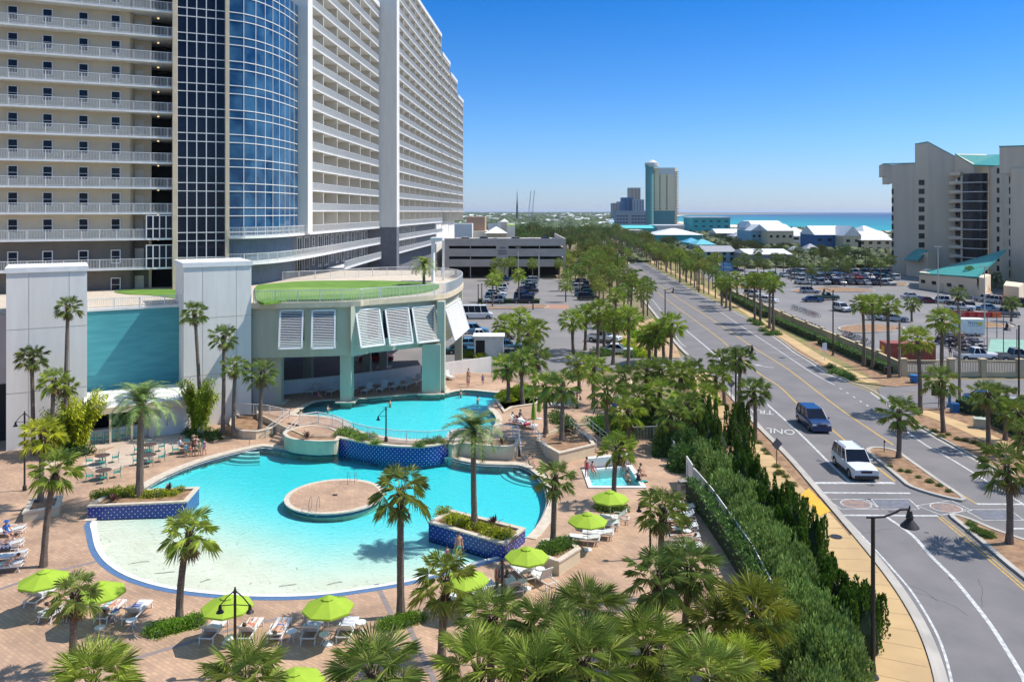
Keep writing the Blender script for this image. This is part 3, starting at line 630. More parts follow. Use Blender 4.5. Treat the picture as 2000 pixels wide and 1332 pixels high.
for k in range(-4, 10): lv += [Z0+3*k-.25, Z0+3*k+.75]
curtain([wp(s1, .1), wp(s2, .1)], 5, 9, 50, 'dark_glass_wall', M_glassd, 0, levels=lv)
Pa = wp(s3, .1).xy; Pb = Vector((-30.25, 112)); Pc = Vector((-30.5, 98.6))
arc = [(Pa*(1-t)**2+Pc*2*t*(1-t)+Pb*t*t) for t in [i/14 for i in range(15)]]
curtain(arc, 9, 17.9, 50, 'curved_glass_wall', M_glassb, 0, mull=.065, levels=[z for z in lv if z > 18])
inner = offset(arc, .5); g = MB(); q = inner; g.ribbon(inner, .3, 0, 9, h=41); g.build('curtain_lining', objc('drapery_blue', (.10, .15, .20)), hotel)
# ledge, lower walkways following the curve then the long facade
D0 = Vector((-29.3, 114)); DD = Vector((.0565, 1)).normalized()
def fp(d, off=0, z=0): t = (d-114)/DD.y; p = D0+DD*t+Vector((DD.y, -DD.x))*off; return Vector((p.x, p.y, z))
arcout = offset(arc, -.9); low = [wp(s3, .6).xy]+arcout[2:-3]+[fp(119, .25).xy]
for z, o_ in ((17.7, 0), (14.5, .7), (11.6, 1.4)):
    ln = [p for p in offset(low, -o_)]+[fp(160, .1+o_*.2).xy, fp(247, .1).xy]
    ln2 = smooth_line(ln, 3)
    if z < 12: ln2 = [p for p in ln2 if p.y > 121]
    g = MB(); g.ribbon(ln2, 0, 3.0, z, h=.32); g.build('balcony_slab', M_white, hotel)
    railing_mesh(ln2, z=z+.32, pick=.17).build('balcony_railing', M_metalw, hotel)
g = MB(); ln = [wp(s2, -2.2).xy]+[p for p in offset(arc, 1.5)]+[fp(250, -2.2).xy]; g.ribbon(ln, .4, 0, -.5, h=18.3); g.build('base_wall', objc('slate_stucco', (.17, .17, .185)), hotel)
# base windows (glazed doors) along the low wall
lw = resample_n(ln, 200); 
gdr = MB(); gdr.box(0, 0, 0, 2.0, .1, 2.3); gd_me = gdr.mesh('glass_door', M_glassd); wfm = MB()
for s in (-1, 0, 1): wfm.box(s*1.0, -.05, 0, .09, .12, 2.35)
wfm.box(0, -.05, 2.3, 2.1, .12, .09); wfm = wfm.mesh('door_frame', M_metalw)
for z in (14.5, 11.6):
    pts = [p for p in resample(ln, 3.4)]
    for i, p in enumerate(pts[:-1]):
        if p.y > 215: break
        d = (pts[i+1]-p).normalized(); n = Vector((d.y, -d.x)); r = math.atan2(d.y, d.x)
        if i % 3 == 2: o = shared('window', wf_me, 0, hotel, (p.x+n.x*.06, p.y+n.y*.06, z+1.1)); o.rotation_euler = (0, 0, r); shared('pane', wpn_me, 0, o, (0, 0, 0))
        else: o = shared('glass_door', gd_me, 0, hotel, (p.x+n.x*.03, p.y+n.y*.03, z+.34)); o.rotation_euler = (0, 0, r); shared('door_frame', wfm, 0, o, (0, 0, 0))
# vertical pylons
g = MB(); g.prism([(-30.35, 112), (-28.78, 111.9), (-28.7, 114.2), (-29.6, 114.3), (-34, 114.3), (-34, 112.3)], 17.9, 60); g.build('pylon', M_stucco, hotel)
g = MB(); a = fp(160, -3); g.prism([(a.x, 160), (PD(775, 160).x, 160), (PD(775, 160).x+.1, 163), (a.x, 163)], 17.9, 90); g.build('pylon', M_stucco, hotel)
g = MB(); g.prism([(a.x, 160.02), (PD(774.6, 160).x, 160.02), (PD(774.6, 160).x+.1, 162.9), (a.x, 162.9)], -.5, 17.9); g.build('pylon_base', objc('slate_stucco', (.17, .17, .185)), hotel)
# long facade sections
def section(d0, d1, ztop, setoff, nbay, vis_from, doors):
    dep = 2.1; A = lambda d, o=0: fp(d, setoff+o).xy
    kz = [17.9+.02+3*k-.12 for k in range(int((ztop-17.9)/3)+1)]; kz = [18.02+2.84*0+3*k for k in range(int((ztop-18)/3)+1)]
    g = MB(); g.prism([A(d0, 0), A(d1, 0), A(d1, -dep-.3), A(d0, -dep-.3)], 0, .2); sm = g.mesh('balcony_slab', M_white)
    rm = railing_mesh([A(d0, -.03), A(d1, -.03)], pick=.2, pw=.05, post=4).mesh('balcony_railing', M_metalw)
    for z in kz[1:]: shared('balcony_slab', sm, z, hotel); shared('balcony_railing', rm, z+.2, hotel)
    if not doors: pass
    g = MB(); g.prism([A(d0, -dep), A(d1, -dep), A(d1, -dep-.5), A(d0, -dep-.5)], 18, ztop); g.build('wall', M_beige2, hotel)
    dv = MB(); dv.prism([A(d0, -.12), A(d0+.22, -.12), A(d0+.22, -dep), A(d0, -dep)], 18, ztop)
    me = dv.mesh('dividing_wall', M_beige2); base = A(d0); st = (d1-d0)/nbay
    for k in range(nbay+1): o = A(min(d0+k*st, d1-.22))-base; shared('dividing_wall', me, 0, hotel, (o.x, o.y, 0))
    g = MB(); g.prism([A(d0, .15), A(d1, .15), A(d1, -12), A(d0, -12)], ztop, ztop+1.0); g.build('parapet', M_white, hotel)
    if doors:
        gm = MB(); gm.prism([A(d0, 0)-base, A(d0+st*.62, 0)-base, A(d0+st*.62, -.08)-base, A(d0, -.08)-base], 0, 2.3); gm = gm.mesh('glass_door', M_glassd)
        for z in kz[1:]:
            for k in range(nbay):
                p = A(d0+k*st+st*.2, -dep+.12); shared('glass_door', gm, 0, hotel, (p.x, p.y, z+.2))
    else:
        g = MB()
        for z in kz[1:]:
            for k in range(nbay): a_ = d0+k*st+st*.2; b_ = a_+st*.55; g.prism([A(a_, -dep+.1), A(b_, -dep+.1), A(b_, -dep+.02), A(a_, -dep+.02)], z+.2, z+2.5)
        o = g.build('glass_door', M_glassd, hotel); o['kind'] = 'stuff'
section(114.2, 160, 62, 0, 6, 0, True)
section(163, 246, 75, 0, 11, 0, False)
section(246.2, 264, 69.6, .25, 3, 0, False)
section(264.2, 281, 66.4, .5, 3, 0, False)
section(281.2, 297, 61.6, .75, 3, 0, False)
g = MB()
for a_, b_, z in ((114, 160, 62), (163, 246, 75), (246.2, 264, 69.6), (264.2, 281, 66.4), (281.2, 297, 61.6)): g.prism([fp(a_, -2.6), fp(b_, -2.6), fp(b_, -16), fp(a_, -16)], -.5, z)
g.prism([wp(sW0, -6.6), wp(s3+3, -6.6), Vector((-33.5, 113)), Vector((-45, 125)), Vector((-75, 115))], -.5, 50); g.build('building_core', M_stucco, hotel)
# ================= PODIUM: towers, teal wall, lawn deck, pavilion =================
TO = Vector((-44.4, 69.7, 0)); TU = Vector((18.1, 10.3, 0)).normalized(); TN = Vector((TU.y, -TU.x, 0)); TROT = math.atan2(TU.y, TU.x)
def tp(s, off=0, z=0): p = TO+TU*s+TN*off; return Vector((p.x, p.y, z))
def ts(px, off=0): r = (px-1000)/FPX; o = TO+TN*off; return (r*o.y-o.x)/(TU.x-r*TU.y)
def tower(a, b, lab, depth):
    t = thing('stair_tower', lab, 'tower', (0, 0, 0), 0)
    g = MB(); g.prism([tp(a), tp(b), tp(b, -depth), tp(a, -depth)], 0, 15.6); g.build('wall', M_stucco, t)
    g = MB(); g.prism([tp(a-.12, .12), tp(b+.12, .12), tp(b+.12, -depth-.1), tp(a-.12, -depth-.1)], 15.6, 16.05); g.build('coping', M_white, t)
    g = MB(); 
    for f in (.27, .77): s = a+(b-a)*f; g.prism([tp(s, .012), tp(s+.05, .012), tp(s+.05, 0), tp(s, 0)], 0, 15.6)
    for z in (5, 10.6): g.prism([tp(a, .012), tp(b, .012), tp(b, 0), tp(a, 0)], z, z+.05)
    g.build('wall_joint', M_grey, t)
tower(ts(12), ts(170), 'plain white square tower left of the teal wall', 6.0)
tower(ts(359), ts(491), 'plain white square tower right of the teal wall by the raised pool', 6.5)
g = MB(); g.prism([tp(ts(170)-.2, -3.6), tp(ts(359)+.2, -3.6), tp(ts(359)+.2, -4), tp(ts(170)-.2, -4)], 0, 11.45)
o = g.build('teal_wall', M_teal, label='smooth teal wall between the two white towers with a diagonal shadow', cat='wall')
g = MB(); g.prism([tp(ts(170)-.2, -3.5), tp(ts(359)+.2, -3.5), tp(ts(359)+.2, -4.1), tp(ts(170)-.2, -4.1)], 11.45, 11.7); g.build('coping', M_white, o)
g = MB(); g.prism([tp(ts(-160), -4), tp(ts(12), -4), tp(ts(12), -4.5), tp(ts(-160), -4.5)], 0, 11.5); o = g.build('podium_wall', M_grey, label='dark grey podium wall at the edge beside the left white tower', cat='wall')
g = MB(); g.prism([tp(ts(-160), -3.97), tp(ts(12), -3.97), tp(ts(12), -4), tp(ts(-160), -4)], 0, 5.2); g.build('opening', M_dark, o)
dk = 11.8
deck_out = [tp(ts(491)-.1, -.2)]+PL([(540, 592), (690, 589), (720, 586.5), (850, 577), (880, 571), (899, 560), (903, 552), (893, 545), (862, 540)], dk)
deck_back = [Vector((-9, 125)), Vector((-27, 125)), Vector((-30, 112)), wp(s3, -2), wp(sW0, -6), Vector((-80, 60)), tp(ts(-160), -4.2), tp(ts(359), -4.2)]
pod = thing('pool_podium', 'grey-green podium with lawn roof on columns above the raised pool', 'podium', (0, 0, 0))
g = MB(); g.prism(deck_out+deck_back, dk-.6, dk, 0); g.build('deck_slab', M_coping, pod)
front = smooth_line(deck_out, 4)
g = MB(); g.ribbon(front, -.12, .15, dk-.5, h=.52); g.build('deck_edge', M_tan, pod)
w2 = P(690, 589, dk); 
g = MB(); g.ribbon(offset(front, .5), .45, 0, 6.2, h=dk-.5-6.2); g.build('fascia_wall', M_sage, pod)
railing_mesh(front[1:], z=dk, h=1.25, pick=.16, pw=.02, post=2.2).build('deck_railing', M_metalw, pod)
railing_mesh(PL([(552, 549), (640, 545), (740, 539), (830, 536), (868, 540)], dk), z=dk, h=1.2, pick=.16, pw=.02, post=2.2).build('deck_railing', M_metalw, pod)
railing_mesh(PL([(172, 608), (355, 598)], 11.7), z=11.7, h=1.1, pick=.16, pw=.02, post=2.2).build('deck_railing', M_metalw, pod)
# lawns
lawn = smooth_line(PL([(506, 590), (560, 587), (660, 585), (760, 577), (835, 568), (858, 557), (820, 552), (740, 549), (660, 549), (590, 550), (530, 555), (500, 560)], 12.0), 4, True)
g = MB(); g.sheet(lawn, (), dk+.25); g.ribbon(lawn, 0, .05, dk, closed=True, h=.26); struct('lawn', g, M_grass)
g = MB(); g.sheet(smooth_line(PL([(510, 583), (560, 578), (700, 574), (750, 566), (690, 562), (560, 562), (510, 566)], 12.05), 4, True), (), dk+.256); struct('putting_green', g, M_grass2)
g = MB(); g.sheet(smooth_line(PL([(225, 569), (300, 566), (400, 568), (400, 590), (340, 583), (290, 577), (245, 575)], dk), 4, True), (), dk+.05); struct('lawn', g, M_grass)
# columns
def col(px, py, w_, d_, z0=ZU, name='column', z1=None, rot=0):
    p = P(px, py, z0); g = MB(); g.box(p.x, p.y+d_/2, z0-1.2, w_, d_, (z1 or dk-.6)-z0+1.2, rot); o = g.build(name, M_sage, pod)
    g = MB(); g.box(p.x, p.y+d_/2, z0-.02, w_+.9, d_+.9, .14, rot); g.build('plinth', M_coping, o)
col(675, 786, 1.15, 1.5); col(535, 788, 1.5, 1.0, z1=7); col(842, 770, 2.0, 3.2, z1=6.6); col(861, 768, .8, 1.4)
for px, py in ((600, 745), (715, 738), (748, 720), (895, 716)): col(px, py, 1.0, 1.2, z0=0, z1=dk-.7)
g = MB(); a = P(491, 790, ZU); g.prism([a+Vector((0, .3, 0)), a+Vector((2.4, .45, 0)), a+Vector((2.4, .9, 0)), a+Vector((0, .9, 0))], 0, 7); g.build('wall', M_grey, pod)
# dark window band behind the shutters
shp = PL([(546, 640), (660, 640)], 8.6)
def shutter(pxa, pxb, ytop, ybot, i, dl):
    # hinged at its head; placed on the fascia
    f2 = offset(front, .5); r1 = (pxa-1000)/FPX; r2 = (pxb-1000)/FPX
    def hit(r):
        for a, b in zip(f2[2:], f2[3:]):
            fa, fb = a.x-r*a.y, b.x-r*b.y
            if fa <= 0 <= fb or fb <= 0 <= fa: t = fa/(fa-fb); return a.lerp(b, t)
        return f2[-1]
    a, b = hit(r1), hit(r2); d = (b-a); W = d.length; d.normalize(); n = Vector((d.y, -d.x)); m_ = (a+b)/2; zt = ZY(ytop, m_.y); H_ = 4.0; tl = .30
    t = fin(bpy.data.objects.new('storm_shutter', None), pod, label='louvred white shutter propped open'); t.location = (m_.x+n.x*.35, m_.y+n.y*.35, zt); t.rotation_euler = (-tl, 0, math.atan2(d.y, d.x))
    g = MB()
    for s in (-1, 1): g.box(s*(W/2-.08), 0, -H_, .17, .1, H_)
    g.box(0, 0, -.17, W, .1, .17); g.box(0, 0, -H_, W, .1, .2); g.build('shutter_frame', M_metalw, t)
    g = MB(); nsl = 22
    for k in range(nsl): z = -.3-(H_-.55)*k/(nsl-1); g.add([(-W/2+.1, -.05, z-.07), (W/2-.1, -.05, z-.07), (W/2-.1, .05, z+.02), (-W/2+.1, .05, z+.02)], [(0, 1, 2, 3)])
    g.build('slats', M_metalw, t)
    g = MB(); q0 = Vector((m_.x, m_.y, zt-.2)); g.prism([a+n*.02, b+n*.02, b-n*.05, a-n*.05], zt-3.2, zt-.3); g.build('shutter_window', M_glassd, pod)
    g = MB()
    for s, e in ((-1, a), (1, b)):
        foot = Vector((e.x, e.y, zt-3.4)); tip = Vector((e.x, e.y, zt-H_*math.cos(tl)))+Vector((n.x, n.y, 0))*(H_*math.sin(tl)); g.bar(foot+Vector((n.x, n.y, 0))*.1, tip, .07, .07)
    g.build('stay_bar', M_metalw, pod)
for i, (a, b) in enumerate(((547, 594), (609, 656), (690, 738), (748, 795), (800, 846), (862, 893), (889, 912))): shutter(a, b, 604 if i < 2 else (602, 600, 597, 590, 578)[i-2], 676, i, 0)
# white portal on the deck
g = MB(); a = P(846, 550, dk); g.box(a.x, a.y, dk, .3, 2.0, 5.4); b = a+Vector((1.1, 1.5, 0)); g.box(b.x+.1, b.y, dk, .25, .4, 5.4); g.box(a.x+.5, a.y+.5, dk+5.4, 1.6, 3.0, .4); g.build('deck_portal', M_white, label='white square portal at the far edge of the lawn deck', cat='portal')
# low curved pool boundary wall (white) below the podium
g = MB(); q = smooth_line(PL([(500, 778), (560, 770), (640, 762), (740, 750), (822, 737)], ZU), 4); g.ribbon(q, 0, .25, ZU, h=1.5); g.build('boundary_wall', M_stucco, label='low curved white wall behind the loungers under the podium', cat='wall')
g = MB(); q = smooth_line(PL([(868, 735), (900, 730), (960, 722)], ZU), 4); g.ribbon(q, 0, .2, ZU-.3, h=1.9); g.build('boundary_wall', M_stucco, label='short white wall beside the last pavilion column', cat='wall')
railing_mesh(PL([(960, 733), (1035, 748)], ZU), z=ZU, h=1.5).build('picket_fence', M_metalw, label='white picket fence behind the raised pool deck', cat='fence')
# bar kiosk in front of the teal wall
bar = thing('poolside_bar', 'long low pool bar with rounded white roof before the teal wall', 'bar', (0, 0, 0))
bs0, bs1 = ts(165, 2.2), ts(372, 2.2)
g = MB(); g.prism([tp(bs0, 2.2), tp(bs1, 2.2), tp(bs1, -3.5), tp(bs0, -3.5)], 2.75, 3.3); g.build('fascia', M_tan, bar)
g = MB(); n = 10
for k in range(n):
    t0, t1 = math.pi*k/n/1.0, math.pi*(k+1)/n
    f = lambda t, s: tp(s, -1.0+2.9*math.cos(t), 3.3+.75*math.sin(t)); g.add([f(t0, bs0), f(t0, bs1), f(t1, bs1), f(t1, bs0)], [(3, 2, 1, 0)])
g.add([tp(bs1, -1.0+2.9*math.cos(math.pi*k/n), 3.3+.75*math.sin(math.pi*k/n)) for k in range(n+1)], [tuple(range(n+1))]); g.add([tp(bs0, -1.0+2.9*math.cos(math.pi*k/n), 3.3+.75*math.sin(math.pi*k/n)) for k in range(n+1)], [tuple(range(n+1))[::-1]]); g.build('roof', M_white, bar, smooth=True)
g = MB(); sm_ = bs0+(bs1-bs0)*.6; g.prism([tp(bs0, .9), tp(sm_, .9), tp(sm_, .5), tp(bs0, .5)], 0, 1.15); g.prism([tp(sm_, 1.4), tp(bs1, 1.4), tp(bs1, 1.0), tp(sm_, 1.0)], 0, 2.75); g.build('counter', M_stucco, bar)
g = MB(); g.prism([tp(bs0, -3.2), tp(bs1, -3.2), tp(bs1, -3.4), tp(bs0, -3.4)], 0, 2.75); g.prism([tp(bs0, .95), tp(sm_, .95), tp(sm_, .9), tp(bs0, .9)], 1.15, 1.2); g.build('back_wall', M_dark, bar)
for k in range(4): g = MB(); s = bs0+.3+(sm_-bs0)*k/3; g.box(*tp(s, 2.0), .18, .18, 2.75, TROT); g.build('post', M_tan, bar)
# ================= PALMS AND PLANTS =================
def fan_frond(g, o, az, el, pet, rad_, nseg, droop, rr, mi=0, wf=.030):
    D = Vector((math.cos(az)*math.cos(el), math.sin(az)*math.cos(el), math.sin(el))); S = Vector((-math.sin(az), math.cos(az), 0)); N = S.cross(D)*-1
    if N.z < 0: N = -N
    tw = rr.uniform(-.5, .5); S = (S*math.cos(tw)+N*math.sin(tw)).normalized(); N = D.cross(S); N = N if N.z > 0 else -N
    p1 = o+D*pet*.5+Vector((0, 0, .04)); p2 = o+D*pet-Vector((0, 0, pet*.10*droop))
    for a, b in ((o, p1), (p1, p2)): g.add([a-S*.018, a+S*.018, b+S*.014, b-S*.014], [(0, 1, 2, 3)], mi)
    for k in range(nseg):
        a = rad(-118+236*k/(nseg-1)); L = rad_*(.72+.28*math.cos(a*.75))*rr.uniform(.9, 1.08)
        d = (D*math.cos(a)+S*math.sin(a)+N*(.10-.16*(k % 2))-N*.12*abs(math.sin(a))).normalized(); w = L*wf+.004
        sd = d.cross(N).normalized()*w
        c0 = p2+D*.05; m_ = c0+d*L*.55-Vector((0, 0, L*.04*droop)); t = c0+d*L*.93-Vector((0, 0, L*rr.uniform(.12, .42)*droop))
        g.add([c0, m_-sd, t, m_+sd], [(0, 1, 2), (0, 2, 3)], mi)
def fan_crown(seed, nf, pet, rad_, nseg, droop=1., low=-50, dead=3, wf=.030):
    rr = random.Random(seed); g = MB(); dg = MB(); az = rr.random()*6
    for i in range(nf):
        t = i/nf; az += 2.39996+rr.uniform(-.2, .2); el = rad(82+(low-82)*(t**.85)+rr.uniform(-8, 8)); o = Vector((math.cos(az)*.10, math.sin(az)*.10, .15-.35*t))
        fan_frond(g, o, az, el, pet*rr.uniform(.8, 1.1)*(.7+.3*min(1, t*3)), rad_*rr.uniform(.85, 1.08)*(.75+.25*min(1, t*4)), nseg, droop*(.5+t), rr, wf=wf)
    for i in range(dead): fan_frond(dg, Vector((0, 0, -.25)), rr.random()*6.3, rad(-68+rr.uniform(-10, 8)), pet*.8, rad_*.75, max(6, nseg//2), 1.2, rr)
    return g, dg
def date_crown(seed, nf, L, nl):
    rr = random.Random(seed); g = MB(); az = 0
    for i in range(nf):
        t = i/nf; az += 2.39996; el = rad(80-78*t+rr.uniform(-6, 6)); D = Vector((math.cos(az), math.sin(az), 0)); S = Vector((-D.y, D.x, 0)); pts = []; p = Vector((0, 0, .1-.3*t)); e = el; ns = 9; LL = L*rr.uniform(.85, 1.05)*(.75+.25*min(1, t*3))
        for k in range(ns+1):
            pts.append(p.copy()); p = p+(D*math.cos(e)+Vector((0, 0, math.sin(e))))*LL/ns; e -= rad(7+6*k/ns+4*t)
        for a, b in zip(pts, pts[1:]): g.add([a-S*.025, a+S*.025, b+S*.018, b-S*.018], [(0, 1, 2, 3)])
        for k in range(nl):
            u = .12+.88*k/(nl-1); x = u*ns; j = min(ns-1, int(x)); q = pts[j].lerp(pts[j+1], x-j); tn = (pts[j+1]-pts[j]).normalized(); up = S.cross(tn)
            if up.z < 0: up = -up
            l = .50*math.sin(math.pi*min(1, u*.85+.12))**.6*rr.uniform(.85, 1.1)+.05
            for s in (-1, 1):
                d = (S*s*.85+tn*.55+up*rr.uniform(.05, .35)).normalized(); e_ = q+d*l-Vector((0, 0, l*.22)); w = tn*.027; g.add([q-w, q+w, e_+w*.2, e_-w*.2], [(0, 1, 2, 3)])
    return g
def trunk_mb(h, lean=(0, 0), r0=.17, r1=.135, n=9, seg=12, ph=0, base=True):
    pts = []; rs = []
    for i in range(seg+1):
        t = i/seg; s = t*t*.6+t*.4; b = math.sin(t*math.pi)*.08*math.sin(ph); pts.append((lean[0]*s+b, lean[1]*s-b*.5, h*t)); rs.append((r0+(r1-r0)*t)*(1+(.35*(1-t*8) if base and t < .125 else 0)+(.05 if i % 2 else 0)))
    return MB().tube(pts, rs, n)
def boots_mb(seed, h0, h1, r, n=70):
    rr = random.Random(seed); g = MB()
    for i in range(n):
        t = i/n; z = h0+(h1-h0)*t; a = i*2.39996; D = Vector((math.cos(a), math.sin(a), 0)); S = Vector((-D.y, D.x, 0)); o = D*r+Vector((0, 0, z)); L = rr.uniform(.14, .34)*(1 if rr.random() > .1 else 1.6)
        tip = o+D*(.05+L*.45)+Vector((0, 0, L*.85)); g.add([o-S*.05, o+S*.05, tip+S*.022, tip-S*.022, o+D*.05+Vector((0, 0, .02))], [(0, 1, 2, 3), (0, 4, 3), (1, 2, 4)])
    return g
CR = {}
def crownmesh(key):
    if key in CR: return CR[key]
    k, i = key
    if k == 'S': g, dg = fan_crown(10+i, 20, .72, .84, 28, 1., -42, 6, .019)             # near sabal
    elif k == 'B': g, dg = fan_crown(20+i, 25, .74, 1.04, 42, .5, -36, 6, .0135)  # foreground sabal, dense
    elif k == 'W': g, dg = fan_crown(30+i, 26, .72, .85, 22, .9, -42, 4, .026)
    elif k == 'M': g, dg = fan_crown(40+i, 24, .62, .92, 13, 1.0, -50, 2)
    elif k == 'F': g, dg = fan_crown(50+i, 18, .6, .95, 8, 1.0, -50, 0)
    elif k == 'D': g, dg = date_crown(60+i, 46, 3.2, 36), MB()
    elif k == 'E': g, dg = date_crown(70+i, 34, 2.4, 32), MB()
    CR[key] = (g.mesh('crown', M_palm), dg.mesh('dead_fronds', M_palmy) if dg.v else None); return CR[key]
TRU = {}
def palm(base, crown, kind='S', label='', scale=1., group='cabbage palms of the resort', hue=(1, 1, 1), var=None, cat='palm'):
    """base: Vector on the ground; crown: Vector at the heart of the crown"""
    h = crown.z-base.z; lean = (crown.x-base.x, crown.y-base.y); v = R.randrange(4 if kind in 'SMWF' else 2) if var is None else var
    nm = 'date_palm' if kind in 'DE' else 'palm_tree'
    t = thing(nm, label, cat, base, 0, group)
    if kind in 'MF':
        if 'u' not in TRU: TRU['u'] = trunk_mb(1, (0, 0), .16, .14, 6, 4, base=False).mesh('trunk', M_trunk)
        o = bpy.data.objects.new('trunk', TRU['u']); fin(o, t); o.scale = (1, 1, h)
    else:
        r0 = {'D': .26, 'E': .2, 'W': .2}.get(kind, .185)
        trunk_mb(h, lean, r0*scale**.5, r0*.8*scale**.5, ph=R.random()*6).build('trunk', M_trunk, t)
        nb = {'S': 95, 'B': 100, 'W': 30, 'D': 60, 'E': 40}[kind]; hb = {'S': 1.3, 'B': 1.5, 'W': .7, 'D': 1.0, 'E': .7}[kind]
        key = ('b', kind)
        if key not in TRU: TRU[key] = boots_mb(5, -hb, .05, .13 if kind != 'D' else .2, nb).mesh('leaf_bases', M_boot)
        o = bpy.data.objects.new('leaf_bases', TRU[key]); fin(o, t); o.location = (lean[0], lean[1], h)
    cm, dm = crownmesh((kind, v))
    c = bpy.data.objects.new('crown', cm); fin(c, t); c.location = (lean[0], lean[1], h) if kind not in 'MF' else (0, 0, h)
    if kind in 'MF' : c.location = (lean[0]*.0, 0, h)
    c.rotation_euler = (R.uniform(-.08, .08), R.uniform(-.08, .08), R.random()*6.28); c.scale = (scale,)*3; k = R.uniform(.8, 1.2); c.color = (hue[0]*k, hue[1]*k, hue[2]*k, 1)
    if dm: d = bpy.data.objects.new('dead_fronds', dm); fin(d, t); d.location = c.location; d.rotation_euler = c.rotation_euler; d.scale = c.scale
    return t
def pp(bx, by, cx, cy, label, kind='S', z0=0, sc=1., hue=(1, 1, 1), group='cabbage palms of the resort', dx=None):
    b = P(bx, by, z0); cz = ZY(cy, b.y); c = Vector(((cx-1000)*b.y/FPX, b.y, cz)); return palm(b, c, kind, label, sc, group, hue, cat='date palm' if kind in 'DE' else 'palm')
YELLOWISH = (1.35, 1.35, .8)  # yellower, brighter leaf tint of some palms
for a in [
 (66, 888, 62, 695, 'slim palm against the left edge of the first white tower', 'S', 0, .95),
 (128, 884, 133, 598, 'tall thin palm rising before the middle of the first white tower', 'S', 0, .85),
 (100, 890, 105, 742, 'leafy short palm beside the yellow bamboo at the first white tower', 'S', 0, 1., YELLOWISH),
 (126, 880, 130, 752, 'small palm tucked between the leafy palm and the yellow bamboo', 'S', 0, .75),
 (79, 980, 83, 845, 'yellow-green palm growing in the low square cream planter', 'S', .5, 1.1, (1.9, 1.6, .6)),
 (85, 1106, 108, 915, 'leaning palm between the square cream planter and a lime umbrella', 'S', 0, 1.05, YELLOWISH),
 (393, 850, 380, 608, 'tall leaning palm before the teal wall side of the second white tower', 'S', 0, .95),
 (435, 848, 437, 655, 'tall palm with a full crown before the middle of the second white tower', 'S', .3, 1.),
 (455, 850, 459, 713, 'short palm in front of the tall one by the second white tower', 'S', .3, .9),
 (508, 840, 512, 725, 'dense palm at the corner of the second white tower and railed steps', 'S', .6, 1.15),
 (350, 1216, 370, 1035, 'bent palm over a round patch of green ground cover near the beach entry', 'S', 0, 1.05, YELLOWISH),
 (783, 1204, 783, 957, 'tall straight palm in green ground cover before the lagoon pool', 'S', 0, 1.15, (1.1, 1.0, .8)),
 (1080, 1063, 1083, 930, 'palm growing in the triangular cream planter with dark shrubs', 'S', .7, .95),
 (1200, 985, 1206, 872, 'palm with bright fronds standing beside the hot tub', 'S', 0, 1., YELLOWISH),
 (862, 1292, 870, 1130, 'palm with hanging fronds covering half of a lime umbrella', 'S', 0, 1.15, (1.2, 1.15, .8)),
 (140, 1312, 146, 1158, 'shaggy palm in front of the sunbathers with purple towels', 'S', 0, .85),
 (1293, 1168, 1295, 990, 'palm with shaggy trunk beside a twin pole lamp and loungers', 'S', 0, 1.05, (1.1, 1.1, .8)),
 (1333, 1278, 1345, 1105, 'wide palm with grey fronds and a bare trunk base on the pavers', 'B', 0, 1.0, (.95, 1.0, 1.0)),
 (1285, 1300, 1282, 1120, 'dull green palm crowding the wide grey one beside the loungers', 'S', 0, 1.1, (.9, 1, 1)),
 (1478, 1345, 1475, 1185, 'largest golden-green palm beside the light hedge', 'B', 0, 1.15, (1.35, 1.2, .7)),
 (1405, 1330, 1400, 1215, 'low palm between the golden-green palm and the wide grey one', 'B', 0, .95, (1.1, 1.1, .8)),
]: pp(*a)
pp(272, 968, 276, 790, 'broad feathery date palm in the blue tiled planter near the tables', 'D', .8, 1.0, (.72, .85, .8), 'feather-leaved date palms')
pp(927, 1028, 925, 842, 'slim upright date palm in the blue tiled planter near the hot tub', 'E', .8, 1.0, (.66, .75, .7), 'feather-leaved date palms')
for cx, cy, z, sc, lab, hue in [
 (180, 1330, 4.6, 1.15, 'cut-off palm crown below the shaggy palm at the picture bottom', YELLOWISH), (478, 1322, 4.8, 1.15, 'palm crown under the twin lamp at the picture bottom', (1, 1, .8)),
 (728, 1312, 4.8, 1.25, 'palm crown below the palm in ground cover at the picture bottom', (1, 1.05, .9)), (935, 1300, 5.0, 1.2, 'palm crown below the half-covered lime umbrella', (1.2, 1.2, .8)),
 (962, 1205, 4.6, 1.05, 'small palm crown left of the big cluster at the picture bottom', (1, 1.05, .9)), (1065, 1235, 4.8, 1.2, 'grey palm crown on the near loungers side of the big cluster', (.95, 1.0, .95)),
 (1150, 1190, 4.6, 1.15, 'highest palm crown of the big cluster at the picture bottom', (1, 1, .85)), (1140, 1285, 5.4, 1.3, 'widest palm crown in the middle of the big cluster', (1.1, 1.1, .9)),
 (1262, 1262, 4.9, 1.15, 'palm crown closing the big cluster towards the light hedge', (1.2, 1.2, .8)), (1385, 1318, 5.0, 1.1, 'palm crown cut by the picture bottom beside the golden-green palm', (1.1, 1.1, .9)),
 (1450, 1300, 4.0, 1.0, 'bright young palm crown under the golden-green palm', (1.5, 1.45, .7)), (1045, 1320, 5.2, 1.15, 'palm crown cut by the picture bottom under the big cluster', (1.1, 1.1, .8))]:
    d = (CAMH-z)*FPX/(cy-HOR); c = PD(cx, d, z); palm(Vector((c.x, c.y, 0)), c, 'B', lab, sc*.9, 'palms along the bottom of the picture', hue)
